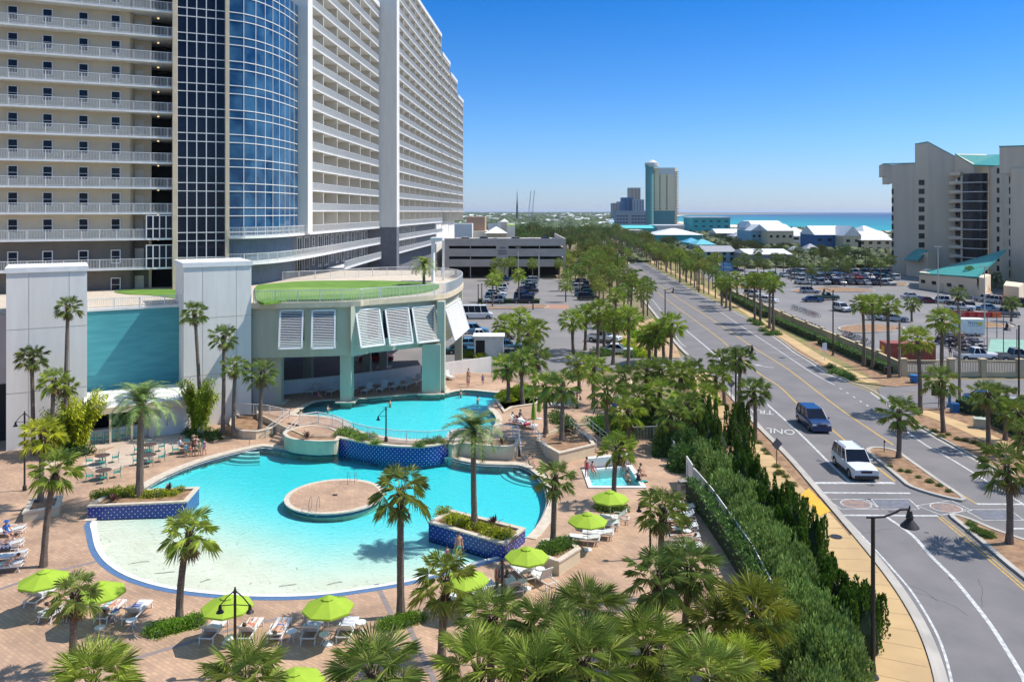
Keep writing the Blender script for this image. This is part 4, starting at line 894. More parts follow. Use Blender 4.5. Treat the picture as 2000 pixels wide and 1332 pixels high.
# grove by the road fence, the parking court and the road side
grove = [(993, 785, 990, 712), (1021, 788, 1020, 703), (1045, 772, 1045, 694), (1066, 846, 1063, 752), (1097, 858, 1098, 752), (1131, 768, 1130, 708), (1187, 845, 1184, 758), (1160, 790, 1160, 718), (1222, 800, 1219, 735), (1248, 845, 1246, 775), (1291, 790, 1290, 718), (1324, 838, 1330, 728), (1315, 882, 1311, 806), (1355, 805, 1352, 722), (1263, 792, 1263, 722), (1290, 848, 1288, 765), (1375, 842, 1373, 770), (1340, 870, 1342, 790), (1228, 870, 1226, 800), (1396, 800, 1398, 735)]
grove.sort()
for i, (bx, by, cx, cy) in enumerate(grove):
    zb = ZU if by < 870 and bx < 1240 else 0; pp(bx, by, cx, cy, f'{nth(i)} palm from the raised pool in the grove towards the road fence', 'S', zb, 1.22, (1.05, 1.1, .9) if i % 3 else YELLOWISH, 'palms in the grove beyond the hot tub')
park = [(982, 682, 985, 632), (1013, 676, 1016, 618), (1046, 686, 1048, 640), (1030, 700, 1032, 650), (1120, 692, 1118, 622), (1143, 684, 1145, 612), (1167, 702, 1170, 604), (1180, 690, 1182, 625), (1197, 712, 1200, 624), (1227, 718, 1229, 618), (1268, 710, 1269, 655), (1279, 712, 1281, 650), (1297, 706, 1293, 640), (1309, 714, 1312, 630)]
for i, a in enumerate(park): pp(*a, f'{nth(i)} palm from the pool side in the clump rows around the parking entrance', 'W', 0, 1.45, (1.35, 1.4, .75), 'palms around the parking entrance')
for i, a in enumerate([(1415, 792, 1411, 700), (1441, 818, 1445, 698), (1474, 857, 1472, 760)]): pp(*a, ('palm nearest the driveway on the mulch verge beside the tram lane', 'palm behind the tall dark lamp on the mulch verge by the tram lane', 'palm nearest the camera on the mulch verge by the word ONLY')[i], 'S', 0, 1.15, (1, 1.05, .9), 'palms on the verges of the avenue')
for a in [(1687, 716, 1684, 592, 'tall palm, farthest of three in a row before the cream wall', 'W', 0, 1.15, YELLOWISH), (1704, 722, 1704, 590, 'tall palm, middle of three in a row before the cream wall', 'W', 0, 1.15, YELLOWISH), (1737, 738, 1734, 594, 'tall palm, nearest of three in a row before the cream wall', 'W', 0, 1.15, YELLOWISH),
 (1797, 808, 1791, 660, 'very tall palm at the corner of the side street before the red container', 'W', 0, 1.25, (1.4, 1.3, .7)), (1841, 800, 1841, 622, 'very tall palm behind the short palm across the side street', 'W', 0, 1.2, YELLOWISH),
 (1843, 845, 1838, 740, 'short palm with silvery fronds on the corner bed of the side street', 'S', 0, 1.25, (1.1, 1.1, 1)), (1755, 896, 1756, 802, 'palm on the long narrow median island above the white car', 'S', 0, 1.25, (1.05, 1.1, .9)),
 (1931, 878, 1929, 768, 'palm beside the buff path left of the clipped hedge block', 'S', 0, 1.15, (1.1, 1.1, .9)), (1963, 860, 1966, 774, 'palm right behind the one beside the buff path near the hedge block', 'S', 0, 1.05, (1, 1.05, .9)), (1992, 890, 1990, 805, 'palm at the picture edge over the clipped hedge block', 'S', 0, 1.1, (1.3, 1.3, .8)),
 (1971, 1064, 1966, 908, 'big palm with a ringed trunk on the nearer median bed', 'S', 0, 1.3, (1.1, 1.1, .85)), (2035, 950, 2020, 850, 'palm half outside the picture behind the clipped hedge', 'S', 0, 1.2, (1, 1, .8))]: pp(*a, group='palms on the verges of the avenue')
for i, a in enumerate([(1410, 598, 1408, 553), (1418, 602, 1417, 552), (1426, 607, 1425, 553), (1474.5, 632, 1473, 545), (1485, 633, 1485, 548), (1502.7, 643, 1502, 544), (1511, 651, 1510, 553), (1365, 571, 1364, 494), (1328, 553, 1327, 494), (1400, 545, 1401, 500), (1440, 590, 1438, 540), (1462, 600, 1461, 550), (1232, 602, 1235, 545), (1257, 612, 1258, 555), (1204, 640, 1203, 575)]):
    pp(*a, f'{nth(i)} slender palm of the kerb rows beyond the tram lane, past the side street', 'W', 0, 1.3, (1.2, 1.25, .8), 'slender palms beside the avenue')
# far rows: one label for palms nothing tells apart
def row(line, a, b, off, step, lab, h=(5.5, 8), kind='M', jit=.8, grp=None):
    ln = [p for p in line if a <= p.y <= b]
    if ln[0].y > ln[-1].y: ln = ln[::-1]
    for p in resample(offset(ln, off), step):
        b_ = Vector((p.x+R.uniform(-jit, jit), p.y+R.uniform(-2, 2), 0)); hh = R.uniform(*h); palm(b_, b_+Vector((0, 0, hh)), 'M' if p.y < 330 else 'F', lab, R.uniform(1.2, 1.5), grp or lab, ((R.uniform(.55, .9), R.uniform(.6, .85), .6) if p.y > 330 else (R.uniform(.8, 1.2), R.uniform(.9, 1.15), .75)))
row(ER, 185, 640, -2.2, 6.5, 'small palm in the unbroken kerbside row on the sea side of the avenue', jit=.6)
row(ER, 210, 620, -6.0, 9, 'small palm in the row behind the path on the sea side of the avenue')
row(ER, 230, 560, -10, 14, 'small palm scattered behind the sea side path rows')
row(EL, 225, 560, 2.5, 9, 'small palm in the kerbside row on the hotel side of the avenue')
row(EL, 200, 420, 7.5, 10, 'small palm among trees between garage and avenue')
row(EL, 200, 330, 16, 8, 'mid-height palm on the strip between the parking cars and the avenue', (4.5, 6.5), jit=3)
row(EL, 150, 330, 4.5, 6.5, 'mid-height palm on the strip between the parking cars and the avenue', (4.5, 6.5), jit=2.5)
row(EL, 165, 300, 11, 9, 'mid-height palm on the strip between the parking cars and the avenue', (4.5, 6.5), jit=2)
md = [(Vector(a)+Vector(b))/2 for a, b in zip(resample_n(EL, 60), resample_n(ER, 60))]
row(md, 300, 620, 0, 9, 'small palm on the planted strip in the middle of the far avenue', (4.5, 6))
lotpx = [(1440, 548), (1455, 545), (1480, 540), (1492, 552), (1515, 545), (1530, 538), (1545, 550), (1552, 553), (1585, 560), (1612, 556), (1625, 545), (1650, 560), (1660, 552), (1700, 548), (1740, 552), (1590, 530), (1640, 528), (1690, 530), (1780, 532), (1800, 536), (1560, 528), (1670, 535), (1480, 530), (1720, 560)]
for x, y in lotpx: b = P(x, y); palm(b, b+Vector((0, 0, R.uniform(5, 7.5))), 'M', 'small palm on an island of the crowded parking lot across the avenue', 1.35, 'palms in the parking lot', (.65, .72, .6))
for x, y, cy, lab in ((1781, 628, 592, 'bushy palm behind the white container in the parking lot'), (1872, 622, 572, 'broad palm above the white pickup in the parking lot'), (1975, 628, 590, 'palm at the picture edge over the parked pickup'), (1893, 572, 528, 'lone dark palm before the low teal-roofed building'), (1945, 500+60, 540, 'small palm near the staircase of the condominium')): pp(x, y, x+1, cy, lab, 'S', 0, 1.2, (.95, 1, .9), 'palms in the parking lot')
for i, (x, y, cy) in enumerate([(962, 600, 545), (970, 590, 535), (1013, 592, 535), (1040, 545, 512), (1000, 545, 510), (985, 548, 512), (968, 548, 512), (1092, 545, 512), (1105, 590, 555), (1190, 560, 520)]): pp(x, y, x, cy, f'{nth(i)} palm from the deck among the parked cars before the grey garage', 'M', 0, 1.4, (1.3, 1.35, .8), 'palms before the garage')
b = P(828, 560, dk); palm(b, b+Vector((0, 0, 2.6)), 'E', 'small feathery palm on the lawn deck beside the white portal', .9, 'feather-leaved date palms', (1, 1, .8), 0, 'date palm')
# ---------- bushes ----------
def bush_mb(seed, n, leaf, sx=1, sy=1, sz=.8, up=.3, lump=.35, shell=.55):
    rr = random.Random(seed); g = MB(); ph = [rr.uniform(0, 6.3) for _ in range(6)]
    for i in range(n):
        th = rr.random()*6.283; cz = rr.uniform(-.25, 1); sr = math.sqrt(max(0, 1-cz*cz)); r = shell+(1-shell)*rr.random()**.5
        l = 1+lump*(math.sin(3*th+ph[0])*math.sin(4*cz+ph[1])*.6+.4*math.sin(7*th+ph[2]+5*cz))
        c = Vector((math.cos(th)*sr*sx, math.sin(th)*sr*sy, max(0.02, cz*sz)))*r*l
        d = Vector((math.cos(th)*sr, math.sin(th)*sr, cz+up)).normalized(); d = (d+Vector((rr.uniform(-.7, .7), rr.uniform(-.7, .7), rr.uniform(-.4, .7)))).normalized()
        s = d.cross(Vector((rr.uniform(-1, 1), rr.uniform(-1, 1), rr.uniform(-1, 1)))).normalized()*leaf*.28; a = leaf*rr.uniform(.7, 1.3)
        g.add([c-d*a*.1, c+d*a*.45-s, c+d*a, c+d*a*.45+s], [(0, 1, 2, 3)])
    return g
def spire_mb(seed, n, h, r, leaf):
    rr = random.Random(seed); g = MB(); sp = [(rr.uniform(-r, r)*.7, rr.uniform(-r, r)*.7, h*rr.uniform(.55, 1.), rr.uniform(.2, .4)*r) for _ in range(9)]; sp[0] = (0, 0, h, .42*r)
    for i in range(n):
        x, y, H_, w_ = sp[rr.randrange(9)]; t = rr.random()**.8; th = rr.random()*6.283; rad_ = w_*(1-t)**.6*(1+.3*math.sin(t*22+th*2))*rr.uniform(.75, 1); c = Vector((x+math.cos(th)*rad_, y+math.sin(th)*rad_, t*H_))
        d = (Vector((math.cos(th)*.6, math.sin(th)*.6, 1.1))+Vector((rr.uniform(-.4, .4), rr.uniform(-.4, .4), 0))).normalized(); s = d.cross(Vector((-math.sin(th), math.cos(th), 0))).normalized(); s = (s+Vector((rr.uniform(-1, 1), rr.uniform(-1, 1), 0))).normalized()*leaf*.25; a = leaf*rr.uniform(.7, 1.4)
        g.add([c, c+d*a*.5-s, c+d*a, c+d*a*.5+s], [(0, 1, 2, 3)])
    g.lathe([(r*.75, 0), (r*.7, h*.35), (r*.35, h*.6), (.02, h*.8)], 7, (0, 0, 0), 1, cap=False); return g
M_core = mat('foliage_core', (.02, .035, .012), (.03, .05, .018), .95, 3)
BU = {}
def bushproto(key, f):
    if key not in BU:
        g = f(); BU[key] = g.mesh('foliage', [M_leaf, M_core])
    return BU[key]
def bush(loc, key, f, lab, sc=1, hue=(1, 1, 1), grp=None, name='shrub', cat='shrub', rz=None, kind=None):
    me = bushproto(key, f); o = bpy.data.objects.new(name, me); fin(o, None, lab, cat, grp, kind); o.location = loc; o.rotation_euler = (0, 0, R.random()*6.28 if rz is None else rz)
    o.scale = sc if isinstance(sc, tuple) else (sc,)*3; k = R.uniform(.85, 1.15); o.color = (hue[0]*k, hue[1]*k, hue[2]*k, 1); return o
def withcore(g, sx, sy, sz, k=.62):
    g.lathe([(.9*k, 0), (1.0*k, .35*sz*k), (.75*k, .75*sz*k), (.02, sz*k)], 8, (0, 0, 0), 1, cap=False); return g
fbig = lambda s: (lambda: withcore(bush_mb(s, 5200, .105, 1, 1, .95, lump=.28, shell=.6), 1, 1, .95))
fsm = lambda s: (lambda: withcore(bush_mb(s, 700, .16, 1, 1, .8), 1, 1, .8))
fsp = lambda s: (lambda: spire_mb(s, 3600, 2.0, .8, .13))
# light hedge along the resort boundary
hp = [(1272, 845), (1300, 870), (1330, 895), (1368, 925), (1392, 955), (1402, 985), (1425, 1010), (1440, 1040), (1455, 1070), (1480, 1100), (1500, 1130), (1515, 1165), (1535, 1195), (1552, 1235), (1570, 1270), (1590, 1305), (1600, 1345), (1420, 965), (1455, 1010), (1490, 1060), (1520, 1105), (1548, 1150), (1572, 1200), (1600, 1250), (1625, 1300), (1560, 1330), (1520, 1300), (1640, 1345), (1590, 1400)]
hp = [(x+(14 if i < 17 else 6), y) for i, (x, y) in enumerate(hp)]
for i, (x, y) in enumerate(hp):
    p = P(x, y); k = p.y/50
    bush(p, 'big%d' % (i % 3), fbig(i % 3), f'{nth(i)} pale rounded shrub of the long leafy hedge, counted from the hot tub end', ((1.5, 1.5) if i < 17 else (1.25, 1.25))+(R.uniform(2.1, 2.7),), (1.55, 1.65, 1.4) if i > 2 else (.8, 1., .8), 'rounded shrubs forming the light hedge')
cp_ = [(1262, 835), (1240, 850), (1285, 850), (1310, 885), (1345, 915)]
for i, (x, y) in enumerate(cp_): bush(P(x, y), 'big%d' % (i % 3), fbig(i % 3), f'{nth(i)} dark rounded shrub between the grove and the hot tub path', (1.6, 1.6, 1.9), (.6, .9, .6), 'dark shrubs beside the hot tub path')
sp_ = [(1362, 862), (1385, 850), (1410, 852), (1432, 868), (1380, 890), (1405, 892), (1430, 905), (1455, 915), (1400, 925), (1440, 945), (1468, 945), (1480, 975), (1452, 975), (1478, 1000), (1475, 1010), (1498, 1010), (1490, 1035), (1515, 1035), (1515, 1055), (1538, 1055), (1535, 1085), (1555, 1085), (1550, 1115), (1548, 1045), (1590, 1115), (1565, 1140), (1585, 1165), (1605, 1175), (1620, 1205), (1650, 1215), (1640, 1240), (1665, 1250), (1650, 1275), (1672, 1220), (1668, 1285), (1448, 850), (1350, 840), (1686, 1272), (1682, 1300), (1672, 1262), (1690, 1240)]
sp_ = [q for i, q in enumerate(sp_) if i % 4 != 2]
for i, (x, y) in enumerate(sorted(sp_, key=lambda q: q[1])):
    bush(P(x, y), 'sp%d' % (i % 3), fsp(i % 3), f'{nth(i)} dark spiky conifer of the roadside screen, counted from the tall palms', (1.15, 1.15, R.uniform(1.4, 2.0) if y < 1120 or (x, y) == (1668, 1285) else R.uniform(1.15, 1.65)), (.5, .74, .24), 'dark conifers screening the resort from the avenue', 'conifer', 'conifer')
pl_ = []
for px, z, hue, n_, lab, sc in [
 ([(195, 968), (352, 962)], .75, (2.3, 2.0, .4), 11, 'yellow-green clump in the blue planter with the broad date palm', .55), ([(868, 1010), (990, 1052)], .75, (2.3, 1.9, .35), 13, 'yellow-green clump in the blue planter with the slim date palm', .6),
 ([(668, 848), (735, 862)], ZU, (1.5, 1.7, .9), 8, 'leafy plant on top of the curved blue tile wall near the steps', .6), ([(820, 866), (866, 862)], ZU, (1.3, 1.4, .9), 5, 'leafy plant on the curved blue tile wall near the orange cone', .5),
 ([(982, 782), (1040, 770)], ZU, (2.4, 2.2, .35), 9, 'bright yellow-green shrub in the bed at the corner of the raised pool', .95), ([(980, 772), (1030, 760)], ZU, (2.0, 2.0, .4), 6, 'bright yellow-green shrub at the back of the bed by the raised pool', .8),
 ([(1218, 672), (1262, 700)], 0, (2.8, 2.6, .2), 9, 'yellow shrub in the mulch island at the parking entrance', .95), ([(1232, 655), (1258, 665)], 0, (1.9, 2.4, .2), 7, 'lime-green clipped shrub in the island at the parking entrance', 1.2),
 ([(915, 694), (945, 696)], 0, (1.8, 1.7, .3), 5, 'low yellow-green shrub by the parked cars behind the pavilion', .9), ([(1170, 690), (1230, 695)], 0, (.8, 1.1, .6), 6, 'dark green shrub at the foot of the entrance palms', 1.2),
 ([(1085, 815), (1110, 830)], ZU, (.8, .9, .7), 5, 'dark shrub behind the cream planter at the raised deck', .9), ([(1160, 835), (1200, 835)], ZU-.6, (.7, 1.2, .6), 6, 'dark green shrub beside the railed ramp', 1.1), ([(1190, 850), (1220, 868)], 0, (1.3, 1.7, .5), 5, 'bright green shrub between the ramp and the hot tub', 1.),
 ([(370, 852), (425, 852)], 0, (.6, .85, .5), 6, 'dark green shrub at the foot of the second white tower', .75), ([(105, 892), (160, 886)], 0, (.5, .7, .5), 5, 'dark shrub at the foot of the first white tower', .8),
 ([(1062, 1078), (1105, 1072)], .7, (1.0, 1.3, .6), 6, 'dark green shrub in the triangular cream planter', .62), ([(1172, 990), (1215, 992)], 0, (1.0, 1.2, .5), 6, 'clipped green shrub behind the far lime umbrella', .62),
 ([(300, 1238), (385, 1216)], 0, (1.2, 1.6, .5), 11, 'low green plant in the round bed under the bent palm', .5), ([(755, 1222), (815, 1212)], 0, (1.2, 1.5, .5), 10, 'low green plant in the bed under the tall straight palm', .5),
 ([(1262, 1188), (1310, 1182)], 0, (1.3, 1.7, .4), 6, 'low green plant under the shaggy-trunk palm', .5), ([(60, 1150), (80, 1155)], 0, (1, 1.3, .5), 3, 'low green plant under the first lime umbrella', .5),
 ([(1445, 830), (1500, 885)], .03, (.7, .75, .5), 8, 'small tufted plant in the mulch verge by the word ONLY', .3), ([(1515, 915), (1545, 952)], .03, (.9, .8, .5), 6, 'small tufted plant in the mulch verge before the yellow paving', .36),
 ([(1740, 905), (1850, 960)], .12, (.8, .9, .5), 7, 'small tuft on the long narrow median bed', .28), ([(1895, 1028), (1935, 1050)], .12, (.9, 1.1, .5), 6, 'small tuft on the nearer median bed beside the ringed palm', .38),
 ([(1775, 830), (1950, 885)], .05, (.9, .9, .5), 12, 'small tuft in the mulch between the kerb and the right buff path', .35), ([(1620, 722), (1665, 742)], .05, (1.0, 1.3, .9), 6, 'low grey-green shrub between the path and the kerb', .8),
 ([(1470, 628), (1515, 655)], .05, (.9, 1.2, .7), 9, 'low green shrub at the kerb under the slender palms', .8), ([(1215, 508), (1260, 538)], 0, (.8, 1, .6), 6, 'small shrub on the far middle strip of the avenue', 1.)]:
    (x0, y0), (x1, y1) = px
    for k in range(n_):
        t = k/max(1, n_-1); x = x0+(x1-x0)*t+R.uniform(-3, 3); y = y0+(y1-y0)*t+R.uniform(-6, 6); s_ = sc*R.uniform(.8, 1.2)
        if R.random() < .001: continue
        bush(P(x, y, z), 'sm%d' % (k % 3), fsm(k % 3), lab, s_, hue, lab+'s', 'shrub' if sc > .45 else 'tuft_plant', 'shrub' if sc > .45 else 'plant')
# box hedges along the cream wall
def hedge(px, w_, h, lab, hue, n=None, rough=.08):
    line = resample(PL(px), .35); g = MB(); rr = random.Random(3)
    for i, p in enumerate(line):
        dd_ = (line[min(i+1, len(line)-1)]-line[max(i-1, 0)]).normalized(); nn = Vector((-dd_.y, dd_.x))
        for _ in range(int(26*(.6+h*.4))):
            x = rr.uniform(-w_/2, w_/2); z = h*rr.random()**.7 if abs(x) > w_*.36 else h*rr.uniform(.85, 1.06); c = Vector((p.x+nn.x*x+rr.uniform(-.2, .2), p.y+nn.y*x+rr.uniform(-.2, .2), z)); d = Vector((rr.uniform(-1, 1), rr.uniform(-1, 1), rr.uniform(.1, 1.2))).normalized(); s = d.cross(Vector((rr.uniform(-1, 1), rr.uniform(-1, 1), .3))).normalized()*.07
            g.add([c, c+d*.1-s, c+d*.24, c+d*.1+s], [(0, 1, 2, 3)])
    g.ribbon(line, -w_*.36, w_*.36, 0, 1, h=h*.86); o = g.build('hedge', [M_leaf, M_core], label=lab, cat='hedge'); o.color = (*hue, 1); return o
hedge([(1738, 731), (1700, 715), (1640, 688), (1600, 671)], 1.0, 1.2, 'clipped dark hedge run nearest the side street below the cream wall', (.7, 1.0, .7))
hedge([(1592, 667), (1540, 644), (1505, 627)], 1.0, 1.2, 'clipped dark hedge run further along the cream wall', (.7, 1.0, .7))
hedge([(1498, 622), (1440, 592), (1410, 576)], 1.1, 1.4, 'rough hedge at the far end of the cream wall', (.75, .95, .7))
hedge([(1880, 800), (1912, 812)], 2.2, 1.3, 'small clipped hedge block beside the blue mailbox', (.9, 1.2, 1.0)); hedge([(1935, 822), (1985, 845), (2040, 868)], 2.4, 1.5, 'long clipped hedge block at the picture edge above the path', (.8, 1.1, .7))
hedge([(935, 592), (1055, 592)], 1.6, .9, 'low hedge closing the first row of cars before the garage', (.6, .8, .6))
hedge([(1348, 975), (1378, 1010), (1418, 1068), (1456, 1128), (1492, 1200)], .9, 1.5, 'thin low hedge against the inside of the white resort fence', (.6, .9, .6))
# bamboo
def bamboo(px, py, lab, h, r, hue):
    p = P(px, py); t = thing('bamboo_clump', lab, 'bamboo', p); rr = random.Random(px); g = MB(); lf = MB()
    for i in range(26):
        a = rr.random()*6.28; q = rr.random()*.5; L = h*rr.uniform(.6, 1.05); ex = r*rr.uniform(.3, 1.1); pts = [Vector((math.cos(a)*(q+ex*t_*t_), math.sin(a)*(q+ex*t_*t_), L*t_*(1-.12*t_))) for t_ in (0, .25, .5, .75, 1)]; g.tube(pts, [.03, .028, .024, .018, .008], 4, cap=False)
        for k in range(330):
            u = rr.uniform(.12, 1)*4; j = min(3, int(u)); c = pts[j].lerp(pts[j+1], u-j)+Vector((rr.uniform(-.35, .35), rr.uniform(-.35, .35), rr.uniform(-.2, .2))); d = Vector((rr.uniform(-1, 1), rr.uniform(-1, 1), rr.uniform(-.9, .5))).normalized(); s = d.cross(Vector((0, 0, 1))).normalized()*.05; lf.add([c, c+d*.15-s, c+d*.38, c+d*.15+s], [(0, 1, 2, 3)])
    g.build('canes', M_twig, t); o = lf.build('foliage', M_leaf, t); o.color = (*hue, 1)
bamboo(150, 882, 'big yellow-green bamboo clump at the foot of the first white tower', 6.0, 2.0, (2.6, 2.2, .25)); bamboo(388, 850, 'tall loose bamboo clump at the teal wall corner of the second tower', 6.0, 1.7, (2.0, 1.9, .35)); bamboo(108, 890, 'darker bamboo beside the big clump at the first tower', 4.2, 1.4, (1.6, 1.5, .3))
# broadleaf trees left of the avenue
def tree(loc, h, r, lab, hue, grp, v):
    t = thing('tree', lab, 'tree', loc, R.random()*6, grp)
    if 'tt' not in TRU:
        g = MB(); g.tube([(0, 0, 0), (.1, 0, .35), (0, .05, .6)], [.05, .04, .02], 6)
        for a in range(5): g.tube([(.03, 0, .3), (math.cos(a*1.26)*.25, math.sin(a*1.26)*.25, .55), (math.cos(a*1.26)*.4, math.sin(a*1.26)*.4, .75)], [.025, .016, .006], 4)
        TRU['tt'] = g.mesh('trunk', M_bark)
    o = bpy.data.objects.new('trunk', TRU['tt']); fin(o, t); o.scale = (h*.8, h*.8, h)
    key = 'tree%d' % v
    if key not in BU:
        g = MB(); rr = random.Random(v+90)
        for k in range(9):
            b = bush_mb(v*10+k, 260, .16, 1, 1, .75, lump=.4, shell=.3); a = rr.random()*6.28; q = rr.uniform(.1, .62) if k else 0; M = Matrix.Translation((math.cos(a)*q, math.sin(a)*q, rr.uniform(.28, .62))) @ Matrix.Scale(rr.uniform(.34, .52), 4); g.add(b.v, b.f, 0, M)
        BU[key] = g.mesh('crown', M_leaf)
    c = bpy.data.objects.new('crown', BU[key]); fin(c, t); c.scale = (r*1.25, r*1.25, h*.95); k = R.uniform(.75, 1.25); c.color = (hue[0]*k, hue[1]*k, hue[2]*k, 1)
TL = 'broadleaf tree in the dense wood between the garage and the avenue'
rt = random.Random(11)
for i in range(75):
    y = rt.uniform(300, 640); xl = [p.x for p in EL if abs(p.y-y) < 25]; xe = (sum(xl)/len(xl) if xl else 50)-6
    x = xe-abs(rt.gauss(0, 1))*(10+max(0, y-300)*.22); 
    if y < 330 and x < 19.5+ (0 if y > 255 else 4): x = rt.uniform(max(21, xe-14), xe) if xe > 24 else 24
    tree((x, y, 0), rt.uniform(6, 10), rt.uniform(3, 5), TL, (rt.uniform(.6, 1.15), rt.uniform(.65, .95), .5), 'woodland trees beside the far avenue', i % 4)
for i in range(50):
    x = rt.uniform(-55, 85); y = rt.uniform(400, 640); tree((x, y, 0), rt.uniform(9, 15), rt.uniform(4.5, 7), 'large broadleaf tree in the wood behind the garage', (rt.uniform(.6, 1.15), rt.uniform(.65, .95), .5), 'large woodland trees behind the garage', i % 4)
for i in range(60):
    y = rt.uniform(290, 700); x = rt.uniform(.16, .42)*y
    tree((x, y, 0), rt.uniform(3.5, 7), rt.uniform(2.5, 4.5), 'scrubby tree between the palm rows and the beach houses', (rt.uniform(.35, .6), rt.uniform(.42, .6), .4), 'scrub trees near the beach houses', i % 4)
# ================= BUILDINGS OF THE TOWN =================
def bldg(name, lab, cat='building', group=None): return thing(name, lab, cat, (0, 0, 0), 0, group)
M_seagl = mat('window_dark', (.008, .013, .022), (.02, .028, .04), .12, .5, spec=.3)
def windows(parent, p0, p1, z0, rows, fh, cols, w_, h_, m=None, n=None, name='window', dz=.9):
    """windows on the vertical plane p0->p1 (world xy), facing right-hand side"""
    a, b = Vector(p0[:2]), Vector(p1[:2]); d = (b-a).normalized(); L = (b-a).length; nn = Vector((d.y, -d.x)); g = MB(); g.box(0, 0, 0, w_, .12, h_); me = g.mesh(name, m or M_seagl); r = math.atan2(d.y, d.x)
    for i in range(rows):
        for c in cols:
            p = a+d*(L*c)+nn*.05; o = bpy.data.objects.new(name, me); fin(o, parent); o.location = (p.x, p.y, z0+fh*i+dz); o.rotation_euler = (0, 0, r)
# --- parking garage
ga = bldg('parking_garage', 'grey three-level concrete parking garage with dark horizontal openings', 'parking garage')
d = 252; X = lambda px, dd=d: PD(px, dd).x; Zp = lambda y, dd=d: ZY(y, dd)
g = MB(); x0, x1 = X(865), X(1105)
for y0, y1 in ((466, 480.5), (486, 501), (506.5, 521)): g.prism([(x0, d), (x1, d), (x1, d+.4), (x0, d+.4)], Zp(y1), Zp(y0)); g.prism([(x1-.4, d+.4), (x1, d+.4), (x1, d+60), (x1-.4, d+60)], Zp(y1), Zp(y0))
for a, b in ((865, 877), (969, 993), (1100, 1105)): g.prism([(X(a), d+.01), (X(b)-.01, d+.01), (X(b)-.01, d+.9), (X(a), d+.9)], -.06, Zp(466.5))
for a in (918, 1053): g.prism([(X(a), d+.05), (X(a+1.4), d+.05), (X(a+1.4), d+.7), (X(a), d+.7)], -.06, Zp(467))
g.build('wall', M_grey, ga)
g = MB()
for z in (Zp(484)-1.2, Zp(504)-1.2, Zp(470)-1.0): g.prism([(x0, d+.45), (x1-.45, d+.45), (x1-.45, d+60), (x0, d+60)], z-.3, z)
g.build('parking_deck', M_conc, ga)
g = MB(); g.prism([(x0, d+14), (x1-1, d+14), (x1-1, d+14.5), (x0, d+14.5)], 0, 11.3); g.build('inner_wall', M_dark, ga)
g = MB(); w0, w1 = X(972), X(990)
for k, (y, h_) in enumerate(((484, 1.6), (490.5, 1.6), (495.5, 1.6))): 
    for j in range(9 if k else 7): g.box(w0+.25+j*(w1-w0)/9.5+(.5 if k == 0 else 0), d-.06, Zp(y+1.4), .2, .08, .42)
g.build('wall_lettering', objc('faded_navy', (.13, .16, .24)), ga)
# buildings behind the garage
rb = bldg('resort_annex', 'cream resort building with small white pyramid roofs behind the garage'); d = 330
def pyr(x0_, x1_, yb, yt, dd, par, m=M_white, name='roof'):
    a, b = PD(x0_, dd, ZY(yb, dd)), PD(x1_, dd, ZY(yb, dd)); w_ = b.x-a.x; g = MB(); c = ((a.x+b.x)/2, dd+w_/2); z = a.z
    g.add([(a.x, dd, z), (b.x, dd, z), (b.x, dd+w_, z), (a.x, dd+w_, z), (c[0], c[1], ZY(yt, dd))], [(0, 1, 4), (1, 2, 4), (2, 3, 4), (3, 0, 4), (3, 2, 1, 0)]); return g.build(name, m, par)
def blk(x0_, x1_, yt, dd, dep, m, par, z0=-.06, name='wall'):
    a, b = PD(x0_, dd), PD(x1_, dd); g = MB(); g.prism([(a.x, dd), (b.x, dd), (b.x, dd+dep), (a.x, dd+dep)], z0, ZY(yt, dd)); return g.build(name, m, par)
blk(951, 989, 456, 322, 8, M_tan, rb); pyr(946, 991, 456, 442.5, 321, rb); blk(911, 947, 424, 350, 20, mat('terracotta_wall', (.42, .27, .18), None, .9), rb); blk(882, 922, 437, 336, 10, M_white, rb); blk(892, 1004, 452, 345, 25, M_beige2, rb); blk(953, 990, 437, 340, 1, M_white, rb); blk(990, 1006, 437, 330, 14, M_white, rb); blk(972, 978, 433, 335, 2, M_white, rb); pyr(976, 994, 433.5, 427.5, 334, rb); blk(978, 992, 433, 335, 4, M_beige2, rb)
ub = thing('patio_umbrella', 'tiny lime umbrella on the roof terrace behind the garage', 'umbrella', PD(998, 328, ZY(440, 328))); MB().lathe([(1.8, 0), (.1, .7)], 8).build('canopy', M_lime, ub)
# --- condominium on the right
co = bldg('condominium', 'tall grey condominium with teal roofs and stacked curved dark balconies')
def quad(a, b, dep, z0, prof, m, name='wall'):
    """wall slab between a and b, top following prof heights at a and b, extruded back by dep"""
    a, b = Vector(a[:2]), Vector(b[:2]); n = Vector((-(b-a).y, (b-a).x)).normalized()*dep; g = MB(); v = [(a.x, a.y, z0), (b.x, b.y, z0), (b.x, b.y, prof[1]), (a.x, a.y, prof[0])]; v += [(x+n.x, y+n.y, z) for x, y, z in v]
    g.add(v, [(0, 1, 2, 3), (7, 6, 5, 4), (1, 5, 6, 2), (4, 0, 3, 7), (3, 2, 6, 7), (5, 1, 0, 4)]); return g.build(name, m, co)
M_condo = mat('condo_stucco', (.72, .58, .44), (.65, .53, .40), .9, .5, stretch=(1, 1, .1), detail=5); M_condo2 = mat('condo_stucco_warm', (.78, .62, .45), (.71, .57, .41), .9, .12)
q = lambda x, dd: PD(x, dd)
zt = lambda y, dd: ZY(y, dd)
quad(q(1742, 268), q(1788, 264), 14, -.1, (zt(322, 268), zt(319, 264)), M_condo); quad(q(1724, 269), q(1742.2, 268.05), 12, zt(344, 269), (zt(320, 269), zt(322, 268)), M_condo); quad(q(1729, 268.8), q(1742.1, 268.1), 10, zt(359, 269), (zt(343.9, 269), zt(344, 268)), M_condo)
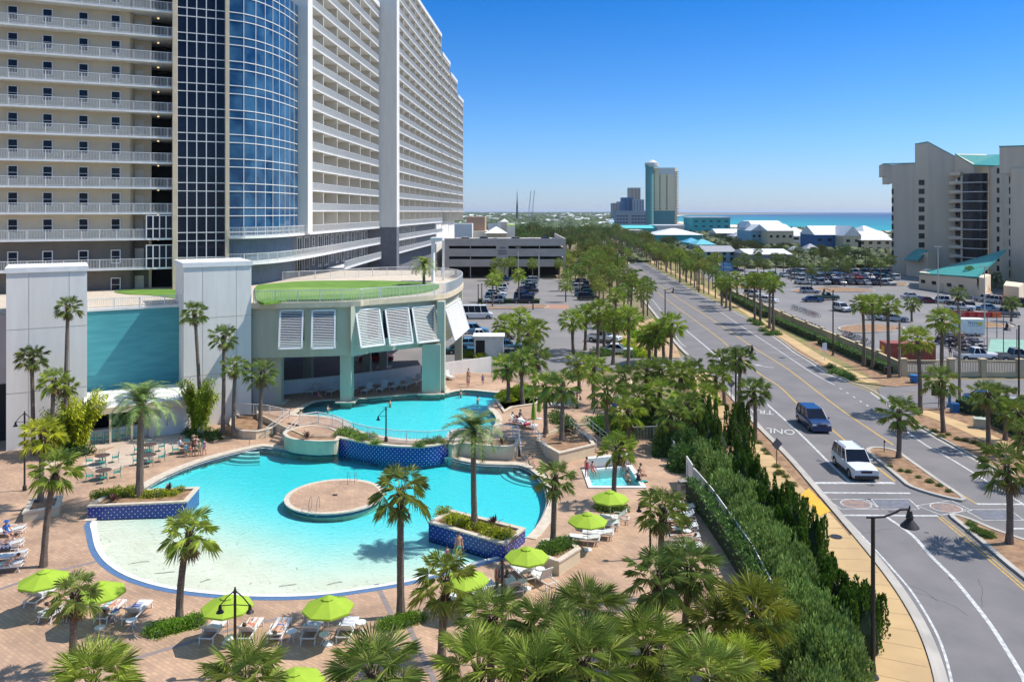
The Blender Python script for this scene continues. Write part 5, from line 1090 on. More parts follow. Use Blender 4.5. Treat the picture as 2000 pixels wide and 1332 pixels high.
quad(q(1787, 264.1), q(1812, 262), 14, -.1, (zt(281, 264), zt(277, 262)), M_condo2); quad(q(1812, 262), q(1866, 258), 12, -.1, (zt(277, 262), zt(306, 258)), M_condo)
quad(q(1852, 262), q(1878, 256), 5, -.1, (zt(355, 262), zt(352, 256)), M_condo2, 'corridor_wall')
g = MB()
for k in range(11): z = 3.2+2.95*k; g.prism([q(1853, 258), q(1876, 254), q(1876, 256.5), q(1853, 262)], z, z+1.15)
g.build('balcony', M_condo2, co)
windows(co, q(1853, 261.7), q(1878, 255.9), 1.2, 11, 2.95, (.25, .75), 1.7, 1.6)
windows(co, q(1788, 264), q(1812, 262), 2.4, 10, 2.95, (.5,), 1.7, 1.7)
windows(co, q(1742, 268), q(1788, 264), 2.4, 9, 2.95, (.03,), .6, 1.8)
quad(q(1865, 258), q(1903, 250), 12, zt(352, 258), (zt(301, 258), zt(322, 250)), M_condo2); quad(q(1876, 254), q(1880, 253), 12, -.1, (zt(345, 254),)*2, M_condo2)
# curved glazed balconies
for k in range(11):
    z = .6+2.95*k; a, b = q(1880, 251), q(1931, 246); c = (a+b)/2+Vector((-.3, -4.5, 0)); arcp = [(a*(1-t)**2+c*2*t*(1-t)+b*t*t).xy for t in [i/8 for i in range(9)]]
    g = MB(); g.prism(arcp+[Vector((b.x, b.y+6)), Vector((a.x, a.y+6))], z, z+.22); o = g.build('balcony', M_white, co); g = MB(); g.ribbon(arcp, .25, .35, z+.2, h=2.7); g.build('balcony_glazing', M_seagl, o)
g = MB(); a, b = q(1880, 253), q(1921, 249); g.prism([a, b, b+Vector((0, 3, 0)), a+Vector((0, 3, 0))], 0, zt(345, 251)); g.build('glazing', M_seagl, co)
quad(q(1905, 247.5), q(1913, 247), 5, -.1, (zt(345, 247),)*2, M_condo2, 'pier') if False else None
quad(q(1931, 246), q(1958, 238), 12, -.1, (zt(325, 246), zt(325, 238)), M_condo2); windows(co, q(1931, 246), q(1958, 238), 2.2, 11, 2.95, (.7,), 1.3, 1.6)
quad(q(1958, 237.9), q(1976, 222), 4, -.1, (zt(330, 238), zt(328, 222)), M_condo2); quad(q(1976, 222), q(2120, 205), 14, -.1, (zt(330, 222), zt(322, 205)), M_condo)
quad(q(1952, 226), q(2130, 206), 14, zt(340, 226), (zt(286, 226), zt(281, 206)), M_condo); windows(co, q(1958, 237.7), q(1976, 221.9), 1.6, 11, 2.95, (.8,), 1.6, 1.9)
def roofq(pts, name='roof', m=M_tealroof, par=None):
    g = MB(); v = [tuple(p) for p in pts]; n = len(v); v += [(x, y, z-.35) for x, y, z in v]; g.add(v, [tuple(range(n)), tuple(range(2*n-1, n-1, -1))]+[(i, n+i, n+(i+1) % n, (i+1) % n) for i in range(n)]); return g.build(name, m, par or co)
def Q(x, y, dd): return PD(x, dd, ZY(y, dd))
roofq([Q(1865, 300, 258), Q(1900, 322, 250), Q(1958, 324, 240), Q(1953, 302, 252), Q(1903, 303.5, 268)]); roofq([Q(1787, 281, 264), Q(1812, 276.5, 262), Q(1866, 305.5, 258), Q(1866, 305.5, 271), Q(1812, 276.5, 276), Q(1787, 281, 278)]); roofq([Q(1724, 319.5, 269), Q(1787, 318, 264), Q(1787, 318, 278), Q(1724, 319.5, 282)])
roofq([Q(1951, 285.5, 226), Q(2130, 280.5, 206), Q(2130, 280.5, 220), Q(1951, 285.5, 240)])
roofq([Q(1765, 506, 262), Q(1790, 486, 262.5), Q(1812, 488, 255), Q(1793, 508, 252)]); quad(q(1770, 262), q(1812, 252), 3, -.1, (zt(506, 262), zt(492, 252)), M_condo2)
pb = bldg('recreation_building', 'low cream building with a large sloping teal roof below the condominium')
dd = 207
for a, b, dz in (((1795, 218), (1908, 196), 0),):
    A, B = PD(a[0], a[1]), PD(b[0], b[1]); g = MB(); g.prism([A, B, B+Vector((9, 14, 0)), A+Vector((9, 14, 0))], -.1, ZY(538, 207)); g.build('wall', M_condo2, pb); windows(pb, A, B, 1.6, 1, 3, (.08, .28, .55, .75), 1.6, .9, dz=0); windows(pb, A, B, 0, 1, 3, (.42,), 1.3, 2.2, M_tan, name='door', dz=0)
roofq([Q(1793, 533, 218), Q(1910, 540.5, 195.5), Q(1962, 492, 212), Q(1966, 487, 216), Q(1880, 512, 240), Q(1850, 520, 236)], par=pb)
g = MB()
for k in range(10): a = PD(1938-k*.2, 188-k*.1, 0); b = Q(1950+k*2.2, 0, 0); p = PD(1930+k*2.6, 190, 0); g.box(p.x, 190+k*.9, 0, 3.0, .9, .55*(k+1)*.6)
g.build('staircase', M_condo2, pb); g = MB(); g.prism([PD(1912, 192), PD(1922, 190), PD(1935, 200), PD(1920, 204)], 0, 5.2); g.prism([PD(1960, 190), PD(1990, 186), PD(2000, 196), PD(1965, 202)], 0, 3.4); g.build('stair_wall', M_condo2, pb)
# --- houses and town
def house(x0_, x1_, yb, ye, yr, lab, wall, roof, dep=None, kind='hip', win=0, grp='beach houses', name='beach_house', cat='house', fl=2):
    dd = CAMH*FPX/(yb-HOR); a, b = PD(x0_, dd), PD(x1_, dd); W = b.x-a.x; dep = dep or W*.6; ze, zr = ZY(ye, dd), ZY(yr, dd+dep/2); t = thing(name, lab, cat, (0, 0, 0), 0, grp)
    g = MB(); g.prism([(a.x, dd), (b.x, dd), (b.x, dd+dep), (a.x, dd+dep)], -.1, ze); g.build('wall', wall, t)
    e = max(.3, W*.03); A = [(a.x-e, dd-e, ze), (b.x+e, dd-e, ze), (b.x+e, dd+dep+e, ze), (a.x-e, dd+dep+e, ze)]; g = MB(); m_ = min(W, dep)*.45
    if kind == 'hip': r1, r2 = (a.x+m_, dd+dep/2, zr), (b.x-m_, dd+dep/2, zr)
    elif kind == 'gable': r1, r2 = (a.x-e, dd+dep/2, zr), (b.x+e, dd+dep/2, zr)
    if kind == 'front': r1, r2 = ((a.x+b.x)/2, dd-e, zr), ((a.x+b.x)/2, dd+dep+e, zr); g.add(A+[r1, r2], [(0, 4, 5, 3), (4, 1, 2, 5), (0, 1, 4), (2, 3, 5), (3, 2, 1, 0)])
    elif kind == 'flat': g.prism([p[:2] for p in A], ze, ze+max(.5, zr-ze))
    else: g.add(A+[r1, r2], [(0, 1, 5, 4), (2, 3, 4, 5), (1, 2, 5), (3, 0, 4), (3, 2, 1, 0)])
    g.build('roof', roof, t)
    if win:
        fh = max(2.6, ze/fl); windows(t, a, b, 0, fl, ze/fl, [(i+.5)/win for i in range(win)], W/win*.42, 1.4)
    return t
mw = objc('white_wall', (.66, .66, .64)); mcr = objc('cream_wall', (.62, .52, .34)); mbl = objc('blue_wall', (.03, .14, .32)); mlb = objc('sky_wall', (.22, .42, .52)); mtl = objc('turquoise_wall', (.03, .42, .44)); mwr = objc('white_metal_roof', (.74, .74, .73)); mpk = objc('pink_wall', (.55, .34, .28)); mgr = objc('grey_roof', (.34, .34, .36))
house(1592, 1648, 490, 459, 441, 'deep blue beach house with white trim and a white roof', mbl, mwr, 22, 'gable', 3)
house(1648, 1682, 492, 461, 441, 'cream beach house with arched porches beside the deep blue house', mcr, mwr, 20, 'front', 2); house(1676, 1741, 492, 469, 452, 'cream beach house with porches touching the condominium', mcr, mwr, 22, 'gable', 4); house(1690, 1738, 478, 460, 441, 'white pyramid-roofed beach house behind the cream porches', mw, mwr, 40, 'hip', 0)
house(1467, 1500, 482, 451, 438, 'light blue and white beach house in the white-roofed row', mlb, mwr, 30, 'front', 3); house(1500, 1550, 484, 451, 438, 'cream beach house in the middle of the white-roofed row', mcr, mwr, 30, 'gable', 4); house(1543, 1592, 482, 461, 444, 'pale house with a broad pointed white roof beside the deep blue one', mw, mwr, 30, 'hip', 2)
house(1465, 1532, 474, 441, 431, 'taller white-roofed house standing behind the white-roofed row', mlb, mwr, 30, 'gable', 3); house(1455, 1470, 480, 446, 432, 'narrow violet-grey tower house at the end of the white-roofed row', mgr, mwr, 14, 'front', 1)
house(1461, 1545, 520, 497, 486, 'long plain grey store with a shallow pale roof at the parking lot', objc('store_wall', (.34, .33, .33)), mwr, 20, 'gable', 0, None, 'store', 'store'); house(1377, 1437, 514, 492, 480, 'pale blue house with a grey roof behind the slender palms', mlb, mgr, 18, 'gable', 4); house(1438, 1460, 512, 499, 491, 'small white cottage beside the long grey store', mw, mwr, 10, 'front', 1)
house(1283, 1372, 476, 459, 446, 'turquoise building with a wide white hipped roof', mtl, mwr, 40, 'hip', 0); house(1283, 1336, 456, 443, 439.5, 'low flat white-roofed building behind the wide turquoise one', mw, mwr, 40, 'flat', 0); house(1352, 1426, 455, 426, 423.5, 'flat-roofed turquoise motel by the sea', mtl, mwr, 40, 'flat', 5, fl=3)
house(1203, 1282, 456, 446, 440, 'long low building with a turquoise roof beside the far avenue', mtl, objc('turq_roof', (.10, .55, .52)), 50, 'gable', 0); house(1198, 1290, 446, 437, 433, 'long green-roofed building below the big tower', mcr, objc('green_roof', (.08, .36, .27)), 50, 'gable', 0)
house(1232, 1256, 462, 454, 449, 'small beige roofed building beside the far palms', mcr, objc('beige_roof', (.6, .5, .4)), 30, 'flat', 0); house(1340, 1372, 484, 474, 465, 'small building with a light blue roof before the turquoise one', mtl, objc('blue_roof', (.10, .40, .55)), 16, 'hip', 0); house(1360, 1398, 488, 478, 467, 'small open building with an aqua pyramid roof', mlb, objc('aqua_roof', (.14, .50, .58)), 18, 'hip', 0); house(1272, 1294, 474, 467, 460, 'small white hipped roof near the far palms', mw, mwr, 14, 'hip', 0)
house(1400, 1455, 468, 456, 447, 'low grey cottage before the sea and the turquoise motel', mgr, mwr, 22, 'gable', 2); house(1432, 1466, 474, 462, 453, 'low tan cottage left of the white-roofed row', mcr, mgr, 16, 'hip', 2); house(1205, 1240, 470, 462, 457, 'low pale shop under the far palms', mw, mgr, 16, 'flat', 0)
house(1550, 1570, 500, 490, 482, 'small white surf hut among the parking lot palms', mw, mwr, 8, 'front', 0); house(1576, 1600, 498, 486, 476, 'small blue hut among the palms before the deep blue house', mlb, mgr, 8, 'hip', 1); house(1150, 1160, 452, 441, 438, 'white gatehouse wall at the far end of the avenue', mw, mwr, 12, 'flat', 0)
def towerb(x0_, x1_, yt, dd, lab, m, cols, m2=None, dep=24, fh=3.0, strip=None, name='apartment_tower'):
    a, b = PD(x0_, dd), PD(x1_, dd); H_ = ZY(yt, dd); t = thing(name, lab, 'tower block', (0, 0, 0)); g = MB(); g.prism([a, b, b+Vector((0, dep, 0)), a+Vector((0, dep, 0))], -.1, H_); g.build('wall', m, t)
    nf = int((H_-3)/fh); windows(t, a, b, 2, nf, fh, cols, max(1.6, (b.x-a.x)*.07), 1.4)
    if m2: g = MB(); g.prism([a+Vector((0, -.3, 0)), b+Vector((0, -.3, 0)), b, a], -.1, H_*.3) if False else None
    return t, a, b, H_
t, a, b, H_ = towerb(1273, 1318, 328, 900, 'tall beige apartment tower with a teal shaft and round crown', objc('tower_beige', (.90, .72, .48)), (.1, .35, .65))
g = MB(); g.prism([(b.x, 900), (b.x+3, 902), (b.x+3, 922), (b.x, 924)], -.1, H_); 
for k in range(int(H_/3)): g.prism([(b.x-.5, 899.4), (b.x+4.2, 899.4), (b.x+4.2, 912), (b.x-.5, 912)], 3*k, 3*k+1.1)
g.build('balcony', M_condo2, t); g = MB(); c0 = PD(1268.5, 895); g.lathe([(4.6, 0), (4.6, ZY(325, 895)), (4.6, ZY(323, 895))], 18, (c0.x, c0.y, 0)); g.build('shaft', objc('tower_teal', (.12, .32, .31)), t); g = MB(); g.lathe([(7.6, ZY(326, 895)), (8, ZY(325, 895)), (8, ZY(318.5, 895)), (6.5, ZY(318, 895)), (4, ZY(315, 895)), (1.5, ZY(312.5, 895))], 18, (c0.x+3, c0.y+2, 0)); g.build('crown_ring', mw, t)
g = MB(); g.prism([a+Vector((0, -.25, 0)), b+Vector((.1, -.25, 0)), b+Vector((.1, 0, 0)), a], -.1, ZY(412, 900)); g.build('podium', objc('tower_teal2', (.10, .28, .30)), t); g = MB(); g.prism([a+Vector((8, -.2, 0)), b+Vector((.1, -.2, 0)), b+Vector((.1, 0, 0)), a+Vector((8, 0, 0))], ZY(341, 900), H_); g.build('top_band', mw, t)
towerb(1229, 1251, 367, 1400, 'narrow beige tower block behind the blue ones', objc('tb2', (.45, .38, .32)), (.25, .6, .85)); towerb(1216, 1237, 386, 1200, 'deep blue tower block left of the tall beige one', objc('tb3', (.05, .17, .33)), (.3, .7)); towerb(1236, 1258, 390, 1190, 'pale blue tower block beside the deep blue one', objc('tb4', (.35, .40, .48)), (.15, .4, .65, .9)); towerb(1196, 1207, 397, 1400, 'pinkish tower block at the left end of the skyline cluster', objc('tb5', (.42, .36, .36)), (.3, .7)); towerb(1207, 1216, 394, 1420, 'pale tower block beside the pinkish one', objc('tb6', (.45, .46, .50)), (.5,)); towerb(1204, 1262, 412, 1000, 'low blue and white balcony block at the foot of the skyline cluster', objc('tb7', (.30, .36, .44)), (.05, .15, .25, .35, .55, .65, .75, .85, .95), fh=4)
# slingshot ride masts, radio mast
for px, yt, lab in ((1044, 372, 'right leaning mast of the distant pair of thin masts'), (1037, 373, 'left leaning mast of the distant pair of thin masts')):
    g = MB(); a = PD(px-6, 1500, 0); b = PD(px, 1500, ZY(yt, 1500)); 
    for s in (-1, 1): g.tube([a+Vector((s*.9, 0, 0)), b+Vector((s*.5, 0, 0))], .28, 4)
    for k in range(14): p = a.lerp(b, k/14); p2 = a.lerp(b, (k+1)/14); g.tube([p+Vector((-.9, 0, 0)), p2+Vector((.9, 0, 0))], .14, 3)
    g.build('ride_mast', objc('mast_grey', (.42, .44, .5)), label=lab, cat='mast', group='pair of distant ride masts')
g = MB(); a = PD(1010, 1300, 0); g.lathe([(1.6, 0), (1.5, 30), (.8, 40), (.25, ZY(373, 1300))], 8, a); g.build('drop_tower', objc('mast_dark', (.08, .10, .13)), label='dark pointed drop tower standing alone above the distant trees', cat='tower')
# distant neighbourhood
rt = random.Random(5); hm = {}
def hproto(k):
    if k not in hm:
        g = MB(); g.box(0, 0, -1, 14, 10, 6, mi=0); e = .7; z = 5; g.add([(-7-e, -5-e, z), (7+e, -5-e, z), (7+e, 5+e, z), (-7-e, 5+e, z), (-3.5, 0, z+3.2), (3.5, 0, z+3.2)], [(0, 1, 5, 4), (2, 3, 4, 5), (1, 2, 5), (3, 0, 4), (3, 2, 1, 0)], 1)
        for x in (-4.5, -1.5, 1.5, 4.5): g.box(x, -5.05, 1.5, 1.2, .1, 1.6, mi=2)
        hm[k] = g.mesh('house', [(mw, mcr, mlb, mpk, mgr)[k], (mwr, mgr, mwr, mwr, mgr)[k], M_seagl])
    return hm[k]
for i in range(150):
    y = 700*math.exp(rt.random()*1.9); px = rt.uniform(905, 1190) if i % 3 else rt.uniform(1080, 1200); x = (px-1000)*y/FPX; s_ = rt.uniform(.7, 1.2)*(1+y/9000)
    o = bpy.data.objects.new('distant_house', hproto(rt.randrange(5))); fin(o, None, 'small pale house in the hazy distant town near the skyline', 'house', 'houses of the distant town'); o.location = (x, y, 0); o.scale = (s_*1.4, s_, s_); o.rotation_euler = (0, 0, rt.uniform(-.4, .4))
g = MB()
for i in range(9000):
    y = 640*math.exp(rt.random()**1.2*2.9); u = rt.uniform(-.24, .14 if y < 1500 else .2); x = u*y
    if y > 2600 and False: continue
    if abs(x-(40+y*.09)) < 9 and y < 1300: continue
    r = rt.uniform(3.5, 7)*(1+y/2500); h = rt.uniform(5, 10)*(1+y/9000); n = 6; a0 = rt.random(); v = []
    for z, q_ in ((0, .7), (.45, 1), (.8, .7)): v += [(x+math.cos(a0+j*1.047)*r*q_*rt.uniform(.8, 1.2), y+math.sin(a0+j*1.047)*r*q_, z*h) for j in range(n)]
    v.append((x, y, h)); f = [(k*n+j, k*n+(j+1) % n, (k+1)*n+(j+1) % n, (k+1)*n+j) for k in range(2) for j in range(n)]+[(2*n+j, 2*n+(j+1) % n, 3*n) for j in range(n)]; g.add(v, f)
o = g.build('distant_forest', mat('distant_foliage', (.045, .075, .028), (.08, .105, .04), .9, .04, island=.4), kind='stuff')
g = MB()
for i in range(2600):
    y = rt.uniform(230, 1000); 
    x = rt.uniform(.135, .5)*y if y > 330 else rt.uniform(.30, .52)*y
    if x > 360+(y < 640)*30: continue
    if y < 292 and x < .55*y: continue
    r = rt.uniform(1.2, 3.2); h = rt.uniform(1.2, 3.4); n = 6; a0 = rt.random(); v = []
    for z, q_ in ((0, .8), (.5, 1), (.85, .6)): v += [(x+math.cos(a0+j*1.047)*r*q_*rt.uniform(.7, 1.3), y+math.sin(a0+j*1.047)*r*q_, z*h*rt.uniform(.8, 1.1)) for j in range(n)]
    v.append((x, y, h)); f = [(k*n+j, k*n+(j+1) % n, (k+1)*n+(j+1) % n, (k+1)*n+j) for k in range(2) for j in range(n)]+[(2*n+j, 2*n+(j+1) % n, 3*n) for j in range(n)]; g.add(v, f)
g.build('coastal_scrub', mat('scrub_foliage', (.065, .09, .03), (.12, .13, .05), .9, .2, island=.45), kind='stuff')
# ================= POOLSIDE =================
def uvwall(pts, z0, z1, name, m, closed=False, thick=.3, cap=M_coping, label=None, cat=None, parent=None, zbot=None):
    q = [Vector((p[0], p[1])) for p in pts]; n = len(q); me = bpy.data.meshes.new(name); v = []; f = []; uv = []; L = 0; k = n if closed else n-1
    for i in range(k):
        a, b = q[i], q[(i+1) % n]; l = (b-a).length; o = len(v); v += [(a.x, a.y, z0), (b.x, b.y, z0), (b.x, b.y, z1), (a.x, a.y, z1)]; f.append((o, o+1, o+2, o+3)); uv += [(L, z0), (L+l, z0), (L+l, z1), (L, z1)]; L += l
    me.from_pydata(v, [], f); u = me.uv_layers.new(name='UVMap'); [setattr(u.data[i], 'uv', uv[i]) for i in range(len(uv))]; me.materials.append(m); me.update()
    o = bpy.data.objects.new(name, me); fin(o, parent, label, cat); return o
# curved blue tiled wall
wpx = [(661.6, 881), (685, 886), (710, 891), (738, 895.5), (767, 898.5), (796, 900), (824, 900), (850, 897), (875, 892)]
wpt = smooth_line(PL(wpx), 3)
bw = thing('tiled_pool_wall', 'long curved deep blue diamond-tiled wall between the two pools', 'pool wall')
q = offset(wpt, -.03); uvwall(q, -.5, 1.12, 'tile_face', M_tile, parent=bw)
g = MB(); g.ribbon(wpt, 0, .9, -.3, h=1.40); g.build('wall_core', M_tan, bw); g = MB(); g.ribbon(wpt, -.08, .34, 1.12, h=.12); g.build('coping', M_coping, bw)
# raised planters
def planter(poly, z, lab, tile=False, th=.22, soil=M_mulch, z0=0, name='planter'):
    n = len(poly); ar = sum(poly[i][0]*poly[(i+1) % n][1]-poly[(i+1) % n][0]*poly[i][1] for i in range(n)); p = list(poly) if ar > 0 else list(poly)[::-1]
    t = thing(name, lab, 'planter'); g = MB(); g.ribbon(p, 0, th, z0-.9 if tile else z0, closed=True, h=(z-z0)+(.9 if tile else 0)-.08); g.build('planter_wall', M_tan, t)
    if tile: uvwall(offset(p, -.02, True), z0-.9, z-.08, 'tile_face', M_tile, True, parent=t)
    g = MB(); g.ribbon(p, -.06, th+.06, z-.08, closed=True, h=.10); g.build('coping', M_coping, t); g = MB(); g.sheet(offset(p, th*.5, True), (), z-.12); g.build('soil', soil, t); return t
a, b = P(172, 1013), P(364, 1004); u_ = (b-a).normalized(); w_ = Vector((-u_.y, u_.x, 0)); planter([a, b, b+w_*2.9+u_*.1, a+w_*2.9+u_*.5], .88, 'blue tiled planter under the broad date palm at the lagoon edge', True)
planter([P(838, 1046), P(986, 1091), P(1025, 1059), Vector((-4.15, 53.6, 0))], .9, 'blue tiled planter under the slim date palm near the beach entry', True)
planter([P(45, 1020), P(115, 1007), P(122, 985), P(60, 992)], .65, 'low square cream planter around the yellow-green palm')
planter([P(1042, 1108), P(1092, 1125), P(1133, 1098), P(1108, 1075), P(1060, 1080)], .85, 'cream planter with dark shrubs beside the lime umbrella loungers')
planter(smooth_line(PL([(560, 866), (556, 876), (572, 884), (610, 888), (645, 888), (661, 884), (660, 866), (610, 855)]), 3, True), 1.2, 'curved cream planter between the railed steps and the blue wall')
planter(smooth_line(PL([(876, 893), (905, 891), (960, 897), (1002, 897), (1012, 885), (990, 870), (930, 862), (880, 866)]), 3, True), 1.15, 'curved cream planter at the other end of the blue wall')
planter([P(1046, 880), P(1066, 893), P(1092, 908), P(1162, 890), P(1150, 872), P(1110, 850), P(1060, 852)], 1.0, 'large cream planter with two palms between steps and ramp')
planter(smooth_line(PL([(452, 832), (455, 852), (500, 858), (545, 845), (560, 830), (540, 815), (480, 818)]), 2, True), .75, 'cream planter with palms below the second white tower')
planter(PL([(984, 806), (1000, 797), (1050, 790), (1058, 780), (1000, 772), (968, 784)], ZU), ZU+.12, 'planting bed with yellow shrubs at the corner of the raised pool', z0=ZU)
# red plants
for x, y, z in ((600, 858, 1.2), (980, 868, 1.15), (330, 958, .85), (222, 978, .85), (965, 1022, .85)):
    g = MB(); rr = random.Random(int(x)); p = P(x, y, z)
    for k in range(46):
        a = rr.random()*6.28; e = rr.uniform(.3, 1.4); L = rr.uniform(.5, 1.0)*(1 if z > 1 else .7); d = Vector((math.cos(a)*math.cos(e), math.sin(a)*math.cos(e), math.sin(e))); s = Vector((-math.sin(a), math.cos(a), 0))*.05; g.add([(0, 0, 0), d*L*.6-s, d*L, d*L*.6+s], [(0, 1, 2, 3)])
    g.build('cordyline', mat('cordyline_leaf', (.16, .04, .04), (.09, .05, .03), .5, 4, island=.5), label={600: 'reddish spiky plant in the curved planter by the railed steps', 980: 'reddish spiky plant in the planter at the far end of the blue wall', 330: 'reddish spiky plant beside the broad date palm trunk', 222: 'reddish spiky plant at the outer end of the date palm planter', 965: 'dark reddish plant beside the slim date palm'}[x], cat='plant', loc=p)
# railings of the raised deck
def rail_thing(px, z, lab, h=1.05, zf=None):
    pts = PL(px, z) if zf is None else [P(x, y, z_) for (x, y), z_ in zip(px, zf)]
    return railing_mesh(pts, z=z, h=h, pick=.13, pw=.012, post=1.9).build('deck_railing', M_metalw, label=lab, cat='railing')
rail_thing([(585, 832), (620, 826), (655, 834), (685, 848), (720, 857), (770, 864), (830, 867), (885, 862), (940, 857), (985, 853), (1012, 856)], ZU, 'long curved white picket railing along the edge of the raised pool')
rail_thing([(462, 808), (520, 812), (566, 822)], ZU*.8, 'white picket railing beside the second white tower at the raised deck')
rail_thing([(1148, 826), (1190, 818), (1200, 800)], ZU, 'white railing at the head of the ramp') if False else None
def handr(a, b, za, zb, lab):
    A, B = P(*a, za), P(*b, zb); g = MB(); up = Vector((0, 0, 1)); g.tube([A, A+up, B+up, B], .03, 5); g.tube([A+up*.6, B+up*.6], .025, 5)
    for k in (1, 2, 3): p = A.lerp(B, k/4); g.tube([p, p+up], .025, 5)
    return g.build('stair_railing', M_metalw, label=lab, cat='railing', group='white stair railings')
handr((1013, 858), (1018, 898), ZU, 0, 'white stair rail on the pool side of the shaded steps'); handr((1040, 846), (1064, 884), ZU, .4, 'white stair rail on the planter side of the shaded steps'); handr((1113, 838), (1165, 882), ZU, .1, 'white ramp rail beside the large cream planter'); handr((1145, 836), (1200, 880), ZU, .1, 'white ramp rail beside the dark green shrubs'); handr((565, 822), (520, 856), ZU, 0, 'white stair rail nearest the tower by the bar side steps'); handr((584, 834), (552, 868), ZU, 0, 'white stair rail by the bar side steps next to the planter')
def stairs(a, b, wpx, n, z1, lab):
    A = P(*a, z1); B = P(*b, 0); W = wpx; t = thing('stone_steps', lab, 'steps'); d = (B-A); d.z = 0; s = Vector((-d.y, d.x, 0)).normalized(); g = MB(); g2 = MB()
    for k in range(n):
        p0 = A+d*(k/n); p1 = A+d*((k+1)/n); z = z1-z1*k/n
        q = [p0-s*W/2, p0+s*W/2, p1+s*W/2, p1-s*W/2]; g.prism([(x.x, x.y) for x in q], -.02, z-.04); g2.prism([(x.x, x.y) for x in q], z-.04, z)
    g.build('riser', M_tan, t); g2.build('tread', M_pave, t)
stairs((1028, 852), (1042, 893), 1.9, 7, ZU, 'shaded steps between the far curved planter and the large cream planter'); stairs((575, 828), (538, 864), 1.5, 6, ZU, 'steps with white rails beside the second white tower'); stairs((1130, 834), (1188, 884), 1.6, 9, ZU, 'railed ramp steps behind the large cream planter')
# spa
sp_t = thing('hot_tub', 'square pale blue hot tub with white rim and bathers', 'hot tub')
sz = .35; g = MB(); g.ribbon([p.xy for p in spa], -.35, 0, -.02, closed=True, h=.12); g.ribbon([p.xy for p in spa], -.02, .02, -.7, closed=True, h=.7)
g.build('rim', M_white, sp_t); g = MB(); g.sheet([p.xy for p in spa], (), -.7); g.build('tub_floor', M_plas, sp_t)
g = MB(); g.prism(spa, -.75, -.08); g.build('tub_water', watermat('tub_water', (.35, .95, .97), .8, .08, .6, 5), sp_t)
g = MB(); a, b = P(1148, 916), P(1232, 908); g.prism([a, b, b+Vector((0, .5, 0)), a+Vector((0, .5, 0))], 0, .85); g.build('back_wall', M_stucco, sp_t); g = MB(); g.prism([a+Vector((0, -.03, 0)), b+Vector((0, -.03, 0)), b, a], 0, .1); g.build('tile_line', M_btile, sp_t)
handrail(P(1160, 930), rad(60), 'small handrail dipping into the hot tub', 1)
# ---- loungers ----
PROTO[0] = True
def lounger_proto(back):
    t = thing('sun_lounger', None, None); L = 1.95; W = .68; zs = .36; hb = .72
    fr = MB()
    for s in (-1, 1):
        fr.bar((s*W/2, -L/2, zs), (s*W/2, L/2-hb*.0, zs), .045, .06)
    for y in (-L/2, L/2, L/2-hb): fr.bar((-W/2, y, zs), (W/2, y, zs), .04, .05)
    fr.build('frame', M_metalw, t)
    for sx in (-1, 1):
        for sy in (-1, 1): g = MB(); g.bar((sx*W/2, sy*(L/2-.18), zs), (sx*W/2, sy*(L/2-.06), 0), .045, .05); g.build('leg', M_metalw, t)
        g = MB(); g.tube([(sx*(W/2+.03), -.05, zs), (sx*(W/2+.03), .0, zs+.22), (sx*(W/2+.03), .38, zs+.22), (sx*(W/2+.03), .48, zs)], .025, 5); g.build('armrest', M_metalw, t)
    g = MB(); y1 = L/2-hb; g.box(0, (-L/2+y1)/2, zs+.03, W-.06, y1+L/2-.05, .02); g.build('seat', M_sling, t)
    e = rad(back); g = MB(); a = Vector((0, y1, zs+.04)); b = a+Vector((0, math.cos(e), math.sin(e)))*hb; n = Vector((0, -math.sin(e), math.cos(e)))*.02
    w2 = W/2-.03; g.add([a+Vector((-w2, 0, 0)), a+Vector((w2, 0, 0)), b+Vector((w2, 0, 0)), b+Vector((-w2, 0, 0)), a+Vector((-w2, 0, 0))-n, a+Vector((w2, 0, 0))-n, b+Vector((w2, 0, 0))-n, b+Vector((-w2, 0, 0))-n], [(0, 1, 2, 3), (7, 6, 5, 4), (0, 4, 5, 1), (1, 5, 6, 2), (2, 6, 7, 3), (3, 7, 4, 0)])
    for s in (-1, 1): g.bar(a+Vector((s*W/2, 0, 0)), b+Vector((s*W/2, 0, 0)), .045, .05)
    g.bar(b+Vector((-W/2, 0, 0)), b+Vector((W/2, 0, 0)), .045, .05); g.build('backrest', M_sling, t); return t
LG = {38: lounger_proto(38), 12: lounger_proto(12), 60: lounger_proto(60)}
def umb_proto():
    t = thing('pool_umbrella', None, None); n = 8; r = 1.32; g = MB(); g.lathe([(.02, 0), (.02, 2.5)], 6); g.build('pole', M_metalw, t)
    g = MB(); top = (0, 0, 2.5); v = [(.26*math.cos(k*.7854), .26*math.sin(k*.7854), 2.38) for k in range(n)]+[(r*math.cos(k*.7854), r*math.sin(k*.7854), 1.92) for k in range(n)]+[((r+.0)*math.cos(k*.7854), (r)*math.sin(k*.7854), 1.82) for k in range(n)]
    g.add(v, [(k, n+k, n+(k+1) % n, (k+1) % n) for k in range(n)]+[(n+k, 2*n+k, 2*n+(k+1) % n, n+(k+1) % n) for k in range(n)]); g.build('canopy', M_lime, t)
    g = MB(); v = [(0, 0, 2.53)]+[(.34*math.cos(k*.7854), .34*math.sin(k*.7854), 2.40) for k in range(n)]; g.add(v, [(0, 1+k, 1+(k+1) % n) for k in range(n)]); g.build('vent_cap', M_lime, t)
    for k in range(n): g = MB(); c, s = math.cos(k*.7854), math.sin(k*.7854); g.bar((.05*c, .05*s, 2.42), (r*c, r*s, 1.9), .018, .018); g.build('rib', M_metalw, t)
    g = MB(); g.lathe([(.28, 0), (.28, .06), (.05, .09)], 14); g.build('base', M_metalw, t); return t
UM = umb_proto()
